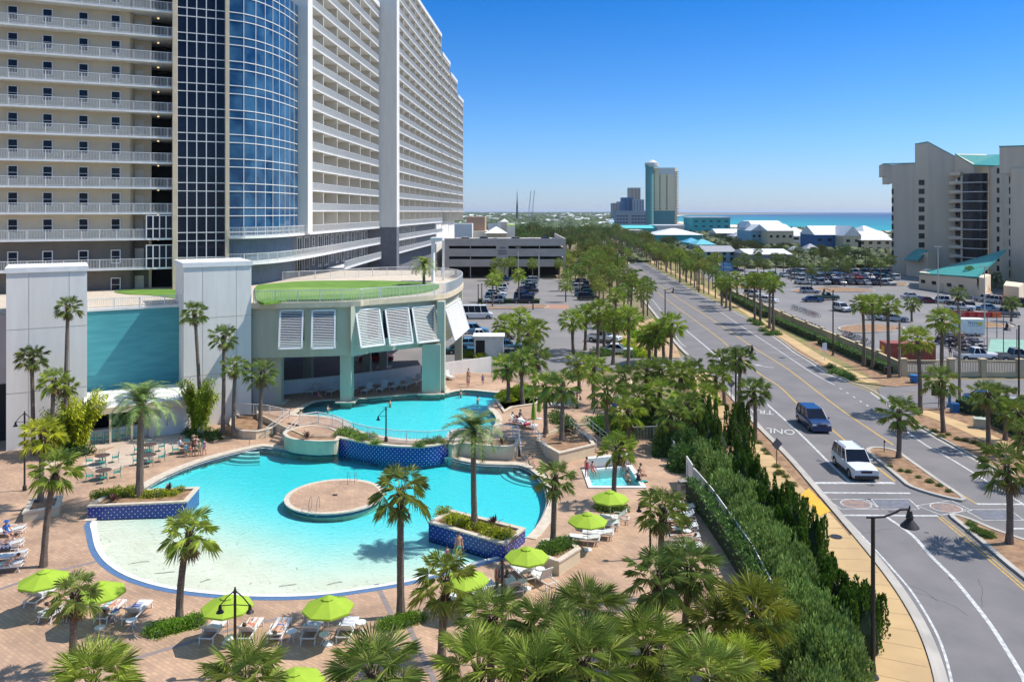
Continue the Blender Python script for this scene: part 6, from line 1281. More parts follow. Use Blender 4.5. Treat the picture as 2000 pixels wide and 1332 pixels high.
def tab_proto():
    t = thing('side_table', None, None); g = MB(); g.lathe([(.27, .43), (.28, .45), (.27, .47)], 16); g.build('table_top', M_metalw, t)
    for k in range(4): g = MB(); a = k*1.571+.78; g.tube([(.04*math.cos(a), .04*math.sin(a), .43), (.06*math.cos(a), .06*math.sin(a), .2), (.24*math.cos(a), .24*math.sin(a), 0)], .018, 5); g.build('leg', M_metalw, t)
    return t
TB = tab_proto()
def chair_proto():
    t = thing('patio_chair', None, None); g = MB(); g.box(0, 0, .42, .46, .46, .03); g.build('seat', M_tealm, t)
    g = MB(); 
    for k in range(7): g.bar((-.19+k*.063, .22, .46), (-.19+k*.063, .30, .86), .03, .012)
    g.bar((-.23, .30, .86), (.23, .30, .86), .03, .03); g.build('backrest', M_tealm, t)
    for sx in (-1, 1):
        g = MB(); g.tube([(sx*.23, -.22, 0), (sx*.23, -.2, .64), (sx*.23, .24, .64)], .015, 5); g.build('leg', M_tealm, t); g = MB(); g.tube([(sx*.23, .27, 0), (sx*.23, .24, .45), (sx*.23, .30, .87)], .015, 5); g.build('leg', M_tealm, t)
    return t
CHR = chair_proto()
def dt_proto():
    t = thing('dining_table', None, None); g = MB(); g.lathe([(.58, .70), (.60, .72), (.58, .745)], 22); g.build('table_top', M_table, t); g = MB(); g.lathe([(.05, .03), (.05, .7)], 8); g.build('pedestal', M_table, t)
    for k in range(4): g = MB(); a = k*1.571; g.tube([(0, 0, .1), (.3*math.cos(a), .3*math.sin(a), .02)], .025, 5); g.build('foot', M_table, t)
    return t
DT = dt_proto()
PROTO[0] = False
# ---- people: one continuous skinned body per pose ----
def person_mesh(J, key):
    me = bpy.data.meshes.new('body_'+key); v = []; e = []; r = []
    for p, par, rr_ in J: v.append(p); r.append(rr_); 
    e = [(i, j[1]) for i, j in enumerate(J) if j[1] is not None]; me.from_pydata(v, e, []); o = bpy.data.objects.new('tmp', me); COL.objects.link(o)
    m = o.modifiers.new('s', 'SKIN'); 
    for i, sv_ in enumerate(me.skin_vertices[0].data): sv_.radius = (r[i], r[i]); sv_.use_root = i == 0
    m2 = o.modifiers.new('u', 'SUBSURF'); m2.levels = m2.render_levels = 1
    dg = bpy.context.evaluated_depsgraph_get(); out = bpy.data.meshes.new_from_object(o.evaluated_get(dg)); bpy.data.objects.remove(o); out.name = 'body'; out.materials.clear(); out.materials.append(M_skin); out.polygons.foreach_set('use_smooth', [True]*len(out.polygons)); return out
def pose(kind):
    # joints: (pos, parent, radius) ; person faces -Y when standing
    def limb(J, root, pts, rs):
        k = root
        for p, r_ in zip(pts, rs): J.append((p, k, r_)); k = len(J)-1
        return k
    J = [((0, 0, .95), None, .145)]
    fing = lambda p, d: [(tuple(Vector(p)+Vector(d)*.5), .026), (tuple(Vector(p)+Vector(d)), .012)]
    if kind in ('stand', 'walk'):
        w_ = .16 if kind == 'walk' else .03
        c = limb(J, 0, [(0, .01, 1.12), (0, .01, 1.32), (0, .01, 1.45), (0, 0, 1.53)], [.125, .145, .11, .055]); ch = 2
        limb(J, c, [(0, -.01, 1.60), (0, -.01, 1.70)], [.085, .085])
        for s in (-1, 1):
            limb(J, 3, [(s*.18, .01, 1.42), (s*.22, .04*s, 1.15), (s*.24, -.08 if s > 0 else -.02, .92), (s*.245, -.12 if s > 0 else -.04, .82), (s*.245, -.13 if s > 0 else -.05, .75)], [.06, .045, .033, .035, .015])
            limb(J, 0, [(s*.10, 0, .86), (s*.11, -w_*s*.6, .50), (s*.11, -w_*s+.02, .09), (s*.115, -w_*s-.12, .035)], [.095, .065, .042, .03])
    elif kind == 'sit':    # seated, seat at z .45
        J = [((0, 0, .55), None, .15)]; c = limb(J, 0, [(0, .03, .75), (0, .04, .95), (0, .02, 1.06), (0, 0, 1.13)], [.13, .145, .10, .055]); limb(J, c, [(0, -.03, 1.2), (0, -.03, 1.3)], [.085, .085])
        for s in (-1, 1):
            limb(J, 3, [(s*.18, .02, 1.02), (s*.22, -.08, .80), (s*.16, -.32, .72), (s*.14, -.38, .71)], [.06, .045, .033, .03]); limb(J, 0, [(s*.1, -.1, .53), (s*.12, -.45, .52), (s*.12, -.48, .12), (s*.12, -.60, .05)], [.095, .07, .045, .03])
    elif kind in ('lie', 'prone'):    # on lounger: head at +y, on seat z~.42
        z = .52 if kind == 'lie' else .50; b_ = .35 if kind == 'lie' else .0
        J = [((0, -.02, z), None, .13)]; c = limb(J, 0, [(0, .18, z+.03+b_*.1), (0, .38, z+.05+b_*.45), (0, .50, z+.06+b_*.65), (0, .58, z+.06+b_*.8)], [.12, .14, .10, .055]); limb(J, c, [(0, .66, z+.08+b_*.95), (0, .75, z+.08+b_*1.1)], [.085, .08])
        for s in (-1, 1):
            limb(J, 3, [(s*.18, .46, z+.02+b_*.6), (s*.27, .24, z-.02+b_*.2), (s*.24, .0, z-.03), (s*.23, -.1, z-.03)], [.06, .045, .033, .03])
            up = .16 if (kind == 'lie' and s > 0) else 0
            limb(J, 0, [(s*.10, -.14, z-.01), (s*.12, -.46, z-.02+up), (s*.12, -.86, z-.05), (s*.13, -.96, z)], [.09, .065, .042, .03])
    elif kind == 'swim':
        J = [((0, 0, -.35), None, .13)]; c = limb(J, 0, [(0, 0, -.15), (0, 0, .02), (0, 0, .12), (0, 0, .2)], [.12, .14, .10, .055]); limb(J, c, [(0, -.01, .27), (0, -.01, .36)], [.085, .085])
        for s in (-1, 1): limb(J, 3, [(s*.18, 0, .08), (s*.30, -.12, -.02), (s*.30, -.35, .0), (s*.28, -.42, .0)], [.06, .045, .033, .03]); limb(J, 0, [(s*.1, 0, -.45), (s*.11, 0, -.6)], [.09, .06])
    return J
PM = {}
HEADS = {'stand': (0, -.01, 1.68), 'walk': (0, -.01, 1.68), 'sit': (0, -.03, 1.28), 'lie': (0, .74, .98), 'prone': (0, .75, .60), 'swim': (0, -.01, .34)}
def cloth_mesh(kind, part):
    """clothing grown on the same joints, slightly larger"""
    J = pose(kind); keep = []
    if part == 'shorts':
        idx = [0]+[i for i, j in enumerate(J) if j[1] == 0]; idx += [i for i, j in enumerate(J) if j[1] in idx[1:] and J[i][2] < .08 and i > 8 and J[j[1]][2] > .085 and j[1] != 1]
        J2 = [J[0]]; up = J[1]; J2.append((tuple(Vector(J[0][0]).lerp(Vector(up[0]), .35)), 0, J[0][2]*.95))
        for i, j in enumerate(J):
            if j[1] == 0 and i != 1:
                J2.append((j[0], 0, j[2]*1.12)); k = len(J2)-1
                nx = [q for q in range(len(J)) if J[q][1] == i]
                if nx: J2.append((tuple(Vector(j[0]).lerp(Vector(J[nx[0]][0]), .35)), k, j[2]*1.05))
        J2[0] = (J[0][0], None, J[0][2]*1.08)
    else:
        J2 = [(J[1][0], None, J[1][2]*1.1), (J[2][0], 0, J[2][2]*1.07), (J[3][0], 1, J[3][2]*1.05), (tuple(Vector(J[0][0]).lerp(Vector(J[1][0]), .5)), 0, J[0][2]*.98)]
        sh = [i for i, j in enumerate(J) if j[1] == 3 and i != 4]
        if part == 'shirt':
            for i in sh: J2.append((J[i][0], 2, .07)); nx = [q for q in range(len(J)) if J[q][1] == i][0]; J2.append((tuple(Vector(J[i][0]).lerp(Vector(J[nx][0]), .7)), len(J2)-1, .058))
    me = person_mesh(J2, part); me.name = part; me.materials.clear(); me.materials.append(M_cloth); return me
def person(loc, rz, kind, lab, shorts=None, shirt=None, hair=(.06, .035, .02), sc=1., skin=1., hat=None, top=None):
    if kind not in PM: PM[kind] = person_mesh(pose(kind), kind)
    o = bpy.data.objects.new('person', PM[kind]); fin(o, None, lab, 'person'); o.location = loc; o.rotation_euler = (0, 0, rz); o.scale = (sc,)*3
    for part, c in (('shorts', shorts), ('shirt', shirt), ('top', top)):
        if c is None: continue
        k = kind+part
        if k not in PM: PM[k] = cloth_mesh(kind, part)
        q = bpy.data.objects.new({'shorts': 'shorts', 'shirt': 'shirt', 'top': 'swim_top'}[part], PM[k]); fin(q, o); q.color = (*c, 1)
    h = HEADS[kind]; g = MB(); ax = Vector((0, 1, 0)) if kind in ('lie', 'prone') else Vector((0, 0, 1)); 
    if ('hair', kind) not in PM:
        g.lathe([(.098, -.03), (.104, .02), (.09, .075), (.05, .11), (.0, .118)], 10, cap=False); PM[('hair', kind)] = g.mesh('hair', M_cloth, True)
    q = bpy.data.objects.new('hair', PM[('hair', kind)]); fin(q, o); q.location = (h[0], h[1]+(.012 if kind not in ('lie', 'prone') else 0), h[2]); q.rotation_euler = ((-.2 if kind not in ('lie', 'prone') else (-.9 if kind == 'lie' else .6)), 0, 0); q.color = (*hair, 1)
    if 'face' not in PM:
        g = MB(); 
        for s in (-1, 1): g.box(s*.032, -.088, -.005, .022, .012, .012, mi=0); g.box(s*.09, 0, -.03, .015, .035, .05, mi=1)
        g.box(0, -.098, -.04, .02, .03, .035, mi=1); g.box(0, -.088, -.068, .04, .01, .010, mi=2); PM['face'] = g.mesh('face', [M_dark, M_skin, mat('lips', (.35, .1, .08), None)])
    q = bpy.data.objects.new('face', PM['face']); fin(q, o); q.location = (h[0], h[1], h[2]-.02); q.rotation_euler = (0 if kind not in ('lie', 'prone') else (-1.1 if kind == 'lie' else 1.5), 0, 0)
    if hat: g = MB(); g.lathe([(.19, 0), (.11, .02), (.105, .1), (.0, .12)], 14); q = g.build('sun_hat', M_cloth, o); q.location = (h[0], h[1], h[2]+.02); q.color = (*hat, 1)
    return o
def towel(loc, rz, c, lab, z=.40, w_=.62, l_=1.1, stripes=None):
    g = MB(); n = 10; rr = random.Random(int(loc.x*100))
    for j in range(n): 
        y0, y1 = -l_/2+l_*j/n, -l_/2+l_*(j+1)/n; z0 = rr.uniform(0, .02)
        g.add([(-w_/2, y0, z+z0), (w_/2, y0, z+z0), (w_/2, y1, z+.01), (-w_/2, y1, z+.01), (-w_/2-.03, y0, z-.18), (w_/2+.03, y0, z-.18), (-w_/2-.03, y1, z-.18), (w_/2+.03, y1, z-.18)], [(0, 1, 2, 3), (4, 0, 3, 6), (1, 5, 7, 2)], j % 2 if stripes else 0)
    return g.build('beach_towel', [objc('towel_%s' % lab[:18].replace(' ', '_'), c, .9)]+([objc('stripe_%s' % lab[:18].replace(' ', '_'), stripes, .9)] if stripes else []), label=lab, cat='towel', loc=loc, rz=rz)
def lounge(x, y, rz, back, lab, z=0, grp='white loungers on the pool deck'): p = P(x, y, z); inst(LG[back], p, rad(rz), 1., lab, 'sun lounger', grp); return p
PI_ = math.pi
LN = [ # bottom row: heads towards the camera
 (418, 1240, 176, 38, 'empty white lounger under the lime umbrella behind the twin lamp'), (488, 1240, 178, 38, 'white lounger with a bather just right of the twin lamp'), (546, 1240, 180, 12, 'white lounger with a bather in blue shorts'), (610, 1240, 180, 38, 'white lounger before the second umbrella pole with a grey towel'), (679, 1238, 178, 38, 'last white lounger of the near row towards the tall palm'),
 (82, 1172, 172, 38, 'big empty white lounger under the first lime umbrella'), (112, 1200, 170, 12, 'white lounger with a sunbather beside the shaggy palm'), (158, 1197, 174, 12, 'white lounger covered by purple towels'), (215, 1202, 176, 38, 'white lounger with a sunbather on a striped towel'), (268, 1203, 178, 38, 'white lounger with a dark blue towel nearest the round bed'),
 (15, 1046, -80, 12, 'white lounger at the picture edge under the person in blue'), (10, 1074, -78, 12, 'white lounger at the picture edge with a blue towel'), (16, 1096, -78, 12, 'empty white lounger at the picture edge below the blue towel one'), (8, 1116, -76, 12, 'nearest white lounger at the picture edge with a sunbather'),
 (1141, 1060, -104, 12, 'white lounger at the foot of the umbrella beside the cream planter'), (1168, 1050, -100, 12, 'flat white lounger behind the umbrella beside the cream planter'), (1200, 1020, -98, 38, 'white lounger with raised back below the far lime umbrella'), (1180, 1032, -100, 12, 'low white lounger between the two far umbrellas'),
 (1022, 1128, 205, 38, 'white lounger beside the umbrella pole near the cream planter'), (1058, 1138, 215, 60, 'upright white lounger next to the cream planter'), (1000, 1152, 200, 38, 'shaded white lounger right of the dark lamp'), (958, 1160, 200, 38, 'white lounger left of the dark lamp'), (935, 1168, 200, 38, 'white lounger partly under the half-covered umbrella'), (895, 1184, 190, 38, 'shaded lounger behind the palm with hanging fronds'),
 (1330, 1022, -94, 38, 'white lounger with a raised back by the white fence'), (1333, 1039, -92, 12, 'lounger with teal and blue towels by the white fence'), (1336, 1060, -92, 12, 'white lounger below the teal towel one by the fence'), (1340, 1080, -92, 12, 'white lounger half hidden by palm fronds near the fence'), (1328, 1001, -94, 12, 'white lounger nearest the bin by the fence')]
for x, y, rz, bk, lab in LN: lounge(x, y, rz, bk, lab)
for i, (x, y) in enumerate([(613, 768), (650, 768), (686, 767), (718, 766), (748, 763), (773, 759), (795, 756), (814, 750)]): lounge(x, y, -18+i*0, 60, f'{nth(i)} white lounger from the tower in the row under the podium', ZU, 'white loungers under the podium')
for x, y, rz, bk, lab in [(877, 740, 30, 60, 'single white lounger behind the last podium column'), (1082, 795, -75, 12, 'white lounger with blue and white towels among the raised deck palms'), (1080, 778, -75, 60, 'lounger with a pink towel among the raised deck palms'), (1107, 796, -60, 60, 'lounger with an aqua towel on the raised deck'), (1112, 772, -80, 12, 'farthest lounger on the raised deck'), (1014, 829, 60, 38, 'lounger with a red towel near the closed umbrellas'), (1030, 836, 60, 38, 'lounger beside the red towel one at the head of the steps'), (1200, 788, -60, 38, 'lounger with a blue ball in the shade of the grove')]: lounge(x, y, rz, bk, lab, ZU, 'white loungers on the raised deck')
for x, y, lab in [(444, 1256, 'lime umbrella behind the twin-armed lamp'), (641, 1258, 'lime umbrella over the last near loungers'), (576, 1420, 'lime umbrella cut off by the picture bottom'), (909, 1200, 'lime umbrella half covered by hanging palm fronds'), (1029, 1150, 'lime umbrella beside the dark lamp and the cream planter'), (1148, 1074, 'lime umbrella between the cream planter and the far one'), (1192, 1026, 'farthest lime umbrella in front of the hot tub'), (86, 1200, 'lime umbrella nearest the left picture edge'), (195, 1226, 'lime umbrella behind the shaggy palm')]: inst(UM, P(x, y), R.random(), .94, lab, 'umbrella', 'open lime umbrellas')
for x, y, lab in ((1042, 834, 'closed green umbrella nearer the steps'), (1053, 818, 'closed green umbrella behind the other closed one')):
    t = thing('closed_umbrella', lab, 'umbrella', P(x, y, ZU), 0, 'closed green umbrellas'); g = MB(); g.lathe([(.03, 0), (.03, 2.6)], 6); g.build('pole', M_metalw, t); g = MB(); g.lathe([(.1, .65), (.24, .75), (.2, 1.4), (.12, 2.1), (.02, 2.6)], 9); g.build('canopy', M_limec, t); g = MB(); g.lathe([(.26, 0), (.26, .06)], 12); g.build('base', M_metalw, t)
for x, y, lab in [(450, 1262, 'side table at the foot of the umbrella behind the lamp'), (570, 1250, 'side table right of the bather in blue shorts'), (634, 1256, 'side table beside the pole of the second near umbrella'), (705, 1232, 'side table at the end of the near lounger row'), (257, 1228, 'side table in front of the dark blue towel lounger'), (222, 1212, 'side table holding a blue bundle'), (845, 1200, 'side table in the shade left of the hanging fronds'), (888, 1178, 'side table with a towel behind the hanging fronds'), (1020, 1150, 'side table at the umbrella near the dark lamp'), (1055, 1125, 'side table at the cream planter corner'), (1160, 1042, 'side table between the far loungers with a blue cup'), (1340, 1012, 'side table by the white fence'), (1342, 1050, 'side table between the fence loungers'), (128, 1212, 'side table between the sunbathers by the shaggy palm')]: inst(TB, P(x, y), 0, 1, lab, 'side table', 'round white side tables')
for i, (x, y, lab) in enumerate([(200, 906, 'far left'), (202, 936, 'near left'), (291, 905, 'near right'), (292, 884, 'far right'), (366, 884, 'crowded')]):
    full = {'far left': 'in front of the bar', 'near left': 'standing nearest the blue planter', 'near right': 'just beyond the date palm trunk', 'far right': 'closest to the bar behind the date palm', 'crowded': 'surrounded by people'}[lab]
    p = P(x, y); inst(DT, p, .3, 1, f'round brown dining table {full}', 'table', 'round brown dining tables')
    for k in range(4): a = .5+k*1.571; q_ = p+Vector((math.cos(a), math.sin(a), 0))*.95; inst(CHR, q_, a-PI_/2, 1, f'{nth(k)} teal chair round the table {full}', 'chair', 'teal chairs round the dining tables')
for i in range(7): s_ = bs0+.6+i*.62; inst(CHR, tp(s_, 1.6), TROT+PI_, (1, 1, 1.25), f'{nth(i)} tall chair from the first tower at the bar counter', 'bar stool', 'stools at the bar')
# towels, people
zt_ = .40
P1 = lambda x, y, z=0: P(x, y, z)
person(P1(896, 1096, -.1), rad(20), 'stand', 'standing man in green swim trunks seen from behind in the beach entry', (.02, .42, .30), None, (.05, .03, .02), 1.0)
person(P1(873, 1100, -.1), .4, 'stand', 'taller small child in a magenta swimsuit beside the man in green trunks', (.55, .03, .25), None, top=(.55, .03, .25), sc=.58); person(P1(882, 1108, -.1), -.5, 'stand', 'smaller child in magenta wading nearest the camera', (.5, .02, .3), None, top=(.5, .02, .3), sc=.5)
person(P1(971, 1152), .8, 'stand', 'slim child in an orange swimsuit beside the dark lamp', (.7, .15, .05), top=(.6, .12, .06), sc=.85, hair=(.4, .33, .25)); person(P1(980, 1155), -.3, 'stand', 'standing person in grey shirt and navy shorts by the dark lamp', (.02, .03, .09), (.25, .28, .33), sc=1.)
person(P(546, 1244), PI_, 'prone', 'bather in blue shorts lying on the third near lounger', (.03, .15, .5)); person(P(488, 1243), PI_-.03, 'lie', 'sunbather with raised knees right of the twin lamp', (.55, .15, .1), top=(.5, .15, .1)); person(P(217, 1204), PI_, 'prone', 'sunbather lying face down on the striped towel lounger', (.5, .12, .08)); person(P(112, 1202), PI_-.15, 'lie', 'sunbather on the lounger beside the shaggy palm', (.1, .05, .06), top=(.1, .05, .06)); person(P(160, 1198), PI_, 'lie', 'person under purple towels behind the shaggy palm', (.25, .03, .3), top=(.25, .03, .3))
person(P(8, 1118), rad(-76), 'lie', 'sunbather in mint shorts at the picture edge', (.4, .75, .6)); person(P(12, 1058), 1.2, 'sit', 'person in a blue shirt and hat sitting at the picture edge', (.03, .1, .35), (.02, .12, .42), hat=(.03, .13, .42)); person(P(5, 1076), rad(-78), 'lie', 'person lying on the blue towel at the picture edge', (.03, .1, .3))
person(P(1333, 1041), rad(-92), 'lie', 'sunbather in black on the teal and blue towel lounger', (.01, .01, .015), top=(.01, .01, .015)); person(P(1336, 1062), rad(-92), 'prone', 'sunbather lying below the teal towel lounger', (.5, .2, .15)); person(P(1326, 998), .5, 'sit', 'person with white cloth sitting near the bin', (.7, .7, .68), (.65, .65, .62))
person(P(1146, 934), .6, 'stand', 'standing woman in a red swimsuit at the hot tub corner', (.5, .03, .08), top=(.5, .03, .08), sc=.95); person(P(1157, 930, -.45), .4, 'sit', 'bather in a pink top sitting at the hot tub corner', (.6, .1, .12), top=(.6, .1, .12), sc=.9); person(P(1225, 953, -.4), 2.7, 'sit', 'man with a bare back sitting on the near rim of the hot tub', (.06, .04, .04)); person(P(1247, 951, -.4), 2.3, 'sit', 'bather leaning at the near right corner of the hot tub', (.05, .05, .05), top=(.03, .03, .04)); person(P(1251, 938, -.4), 1.5, 'sit', 'bather on a teal towel at the right rim of the hot tub', (.02, .3, .3), hair=(.09, .04, .02)); person(P(1218, 918, -.3), 0, 'sit', 'bather in navy at the back corner of the hot tub', (.02, .03, .12), top=(.02, .03, .12)); person(P(1034, 918, -.15), 1.0, 'sit', 'person sitting on the coping beside the white curved steps', (.1, .05, .04), hair=(.12, .06, .03))
for x, y, lab in ((587, 808, 'dark-haired swimmer near the shaded corner of the raised pool'), (640, 799, 'swimmer left of the first podium column'), (762, 787, 'swimmer with raised arm in the middle of the raised pool'), (900, 769, 'swimmer near the far wide column'), (933, 781, 'swimmer at the bright end of the raised pool'), (880, 853, 'swimmer at the railing side of the raised pool')): person(P(x, y, ZU-.16), R.random()*6, 'swim', lab, (.02, .03, .1))
person(P(622, 780, ZU), 2, 'sit', 'child in pink at the edge of the raised pool', (.7, .03, .3), top=(.7, .03, .3), sc=.7)
for x, y, rz, kd, sh, st, lab, s_ in [(352, 884, 2, 'sit', (.6, .6, .62), (.6, .6, .65), 'person in white seated at the crowded table', 1), (378, 890, .3, 'stand', (.05, .02, .02), (.15, .05, .04), 'person in dark red with a hat standing at the crowded table', 1), (363, 892, .8, 'stand', (.05, .25, .4), (.1, .4, .55), 'child in light blue at the crowded table', .7), (390, 890, -1, 'walk', (.6, .4, .25), (.65, .45, .3), 'child in peach beside the crowded table', .75), (399, 889, -1.5, 'walk', (.3, .1, .4), (.08, .06, .2), 'child in purple walking away from the crowded table', .8), (371, 893, .1, 'stand', (.05, .3, .1), (.55, .1, .1), 'small child in green shorts at the crowded table', .6), (384, 881, 3, 'sit', (.4, .35, .1), (.5, .45, .3), 'person in yellow seated behind the crowded table', 1), (915, 742+8, .5, 'stand', (.05, .04, .05), None, 'person standing before the white boundary wall', 1), (943, 752, 0, 'stand', (.1, .1, .35), (.1, .1, .35), 'child in blue near the white boundary wall', .7), (1016, 828, 1.2, 'sit', (.02, .03, .1), (.03, .05, .12), 'person in navy reclining by the closed umbrellas', 1)]:
    person(P(x, y, ZU if x > 900 else 0), rz, kd, lab, sh, st, hair=(.1, .06, .03), sc=s_, hat=(.35, .25, .15) if x == 378 else None)
person(P(1015, 829, ZU), rad(60), 'lie', 'sunbather on the red towel lounger of the raised deck', (.4, .05, .05), top=(.4, .05, .05)); person(P(914, 757, ZU), .2, 'stand', 'person in pink at the raised pool edge', (.6, .1, .2), sc=.8)
towel(P(10, 1074), rad(-78), (.02, .12, .42), 'blue towel on the lounger at the picture edge', stripes=(.55, .6, .6)); towel(P(158, 1197), rad(174), (.25, .03, .35), 'purple towel on the lounger behind the shaggy palm'); towel(P(217, 1196), rad(176), (.1, .35, .4), 'aqua and white striped towel under the sunbather', stripes=(.65, .65, .62)); towel(P(267, 1197), rad(178), (.02, .05, .28), 'dark blue towel thrown on the lounger nearest the round bed', w_=.45, l_=.6)
towel(P(1333, 1039), rad(-92), (.02, .35, .3), 'teal towel draped on the lounger by the white fence'); towel(P(1347, 1038), rad(-92), (.03, .25, .5), 'bright blue towel over the head of the fence lounger', l_=.5, z=.46); towel(P(1330, 999), rad(-94), (.05, .2, .5), 'small blue towel near the bin by the fence', l_=.4, w_=.4)
towel(P(1080, 776, ZU), rad(-75), (.75, .12, .45), 'pink towel on the raised deck lounger', z=.5); towel(P(1082, 795, ZU), rad(-75), (.1, .2, .6), 'blue and white towel on the raised deck lounger', stripes=(.7, .7, .7)); towel(P(1107, 796, ZU), rad(-60), (.1, .4, .42), 'aqua towel on the raised deck lounger', z=.55); towel(P(1014, 829, ZU), rad(60), (.5, .05, .08), 'red towel on the raised deck lounger by the closed umbrellas'); towel(P(1030, 838, ZU), rad(30), (.55, .02, .04), 'red cloth bundle at the head of the shaded steps', w_=.5, l_=.5, z=.5); towel(P(610, 1234), PI_, (.35, .37, .42), 'grey towel over the foot of the fourth near lounger', l_=.5); towel(P(679, 1232), PI_, (.4, .42, .5), 'pale grey towel over the foot of the last near lounger', l_=.5); towel(P(223, 1210), 1, (.03, .12, .4), 'blue bundle on the small side table', w_=.35, l_=.3, z=.5); towel(P(1252, 940), .5, (.03, .32, .3), 'teal towel on the rim of the hot tub', z=.1, w_=.6, l_=.9)
g = MB(); g.lathe([(.18, 0), (.18, .03), (.11, .04), (.02, .5), (0, .5)], 10); cn = g.mesh('traffic_cone', M_orange)
for x, y, z, lab in ((866, 866, ZU, 'orange cone at the end of the curved blue tile wall'), (1213, 888, 0, 'orange cone in front of the bright shrubs by the ramp')): fin(bpy.data.objects.new('traffic_cone', cn), None, lab, 'cone', loc=P(x, y, z))
o = MB().lathe([(0, -.18)]+[(.28*math.cos(t), .28*math.sin(t)) for t in [-1.2, -.8, -.4, 0, .4, .8, 1.2]]+[(0, .28)], 12, cap=False).build('beach_ball', M_blue, label='dark blue ball hanging by the tree trunk of the raised deck', cat='ball', loc=P(1200, 792, ZU+.6))
# bins, lamps
def bin_(x, y, lab, z=0):
    t = thing('litter_bin', lab, 'bin', P(x, y, z), .3); g = MB(); g.box(0, 0, 0, .55, .55, .95); g.build('body', objc('bin_stone', (.42, .38, .33)), t); g = MB(); g.box(0, 0, .95, .62, .62, .08); g.box(0, 0, 1.03, .5, .5, .12); g.box(0, 0, 1.15, .6, .6, .05); g.build('lid', objc('bin_lid', (.30, .27, .25)), t); g = MB(); g.box(0, -.256, 1.045, .3, .01, .09); g.build('flap', M_dark, t)
bin_(392, 852, 'stone-coloured litter bin beside the crowded table'); bin_(1333, 970, 'stone-coloured litter bin at the end of the white fence'); bin_(32, 870+5, 'dark-lidded bin at the foot of the first white tower')
def poollamp(x, y, lab, h=5.5, z=0, arms=2, rz=0):
    t = thing('pool_lamp', lab, 'lamp', P(x, y, z), rz, 'dark pool deck lamps'); g = MB(); g.lathe([(.16, 0), (.13, .35), (.07, .45), (.06, h-.3), (.09, h-.25), (.05, h-.1), (.03, h)], 10); g.build('pole', M_black, t)
    for s in ((-1, 1) if arms == 2 else (-1,)):
        g = MB(); g.tube([(0, 0, h-.15), (s*.35, 0, h-.45), (s*.68, 0, h-.85)], .028, 6); g.tube([(0, 0, h-.8), (s*.68, 0, h-.85)], .02, 6); g.build('arm', M_black, t)
        g = MB(); g.lathe([(.05, 0), (.08, -.12), (.08, -.2), (.17, -.32), (.18, -.34)], 12, (s*.68, 0, h-.82)); g.build('lamp_shade', M_black, t)
poollamp(459, 1318, 'twin-armed dark lamp before the umbrella of the near loungers', 4.0); poollamp(981, 1250, 'twin-armed dark lamp between the loungers near the cream planter', 4.0, rz=1.2); poollamp(48, 958, 'twin-armed dark lamp at the left edge before the first tower', 6.0); poollamp(1270, 1090, 'dark lamp beside the palm with the shaggy trunk', 4.0, arms=1); poollamp(754, 862, 'slim green-black lamp post on the curved planter before the raised pool', 3.0, ZU, 1); poollamp(1127, 798, 'short brown lamp post on the raised deck', 2.2, ZU, 1, 2)
# resort fence and gate box
def pfence(px, lab, h=1.6, z=0): return railing_mesh(PL(px, z), z=z, h=h, pick=.14, pw=.018, post=2.4).build('picket_fence', M_metalw, label=lab, cat='fence')
pfence([(1342, 945), (1358, 958), (1392, 1000), (1432, 1060), (1470, 1118), (1505, 1190), (1535, 1260), (1550, 1332)], 'white picket fence running inside the light hedge'); 
g = MB(); a = P(1340, 912+28); b = P(1352, 960); g.prism([a, b, b+Vector((.08, 0, 0)), a+Vector((.08, 0, 0))], 0, 2.0); g.build('fence_gate', M_metalw, label='solid white gate panel at the start of the hedge fence', cat='gate')
t = thing('fenced_enclosure', 'small white railed enclosure among the trees behind the hot tub', 'enclosure'); railing_mesh(PL([(1236, 862), (1284, 860), (1276, 836), (1233, 838), (1236, 862)], 0), z=0, h=1.3, pick=.14, pw=.02, post=2).build('railing', M_metalw, t)
pfence([(1284, 850), (1300, 872), (1318, 900)], 'white picket fence between the enclosure and the hedge', 1.5)

rb_ = random.Random(12)
for i in range(22):
    d_ = 114.6+rb_.randrange(5)*7.63+rb_.uniform(1.5, 6); z_ = 18.02+3*rb_.randrange(1, 9)+.2; p = fp(d_, -1.1, z_); inst(CHR, (p.x, p.y, z_), rb_.random()*6, 1, 'small chair standing on a shaded hotel balcony above the lawn deck', 'balcony chair', 'chairs on the hotel balconies')
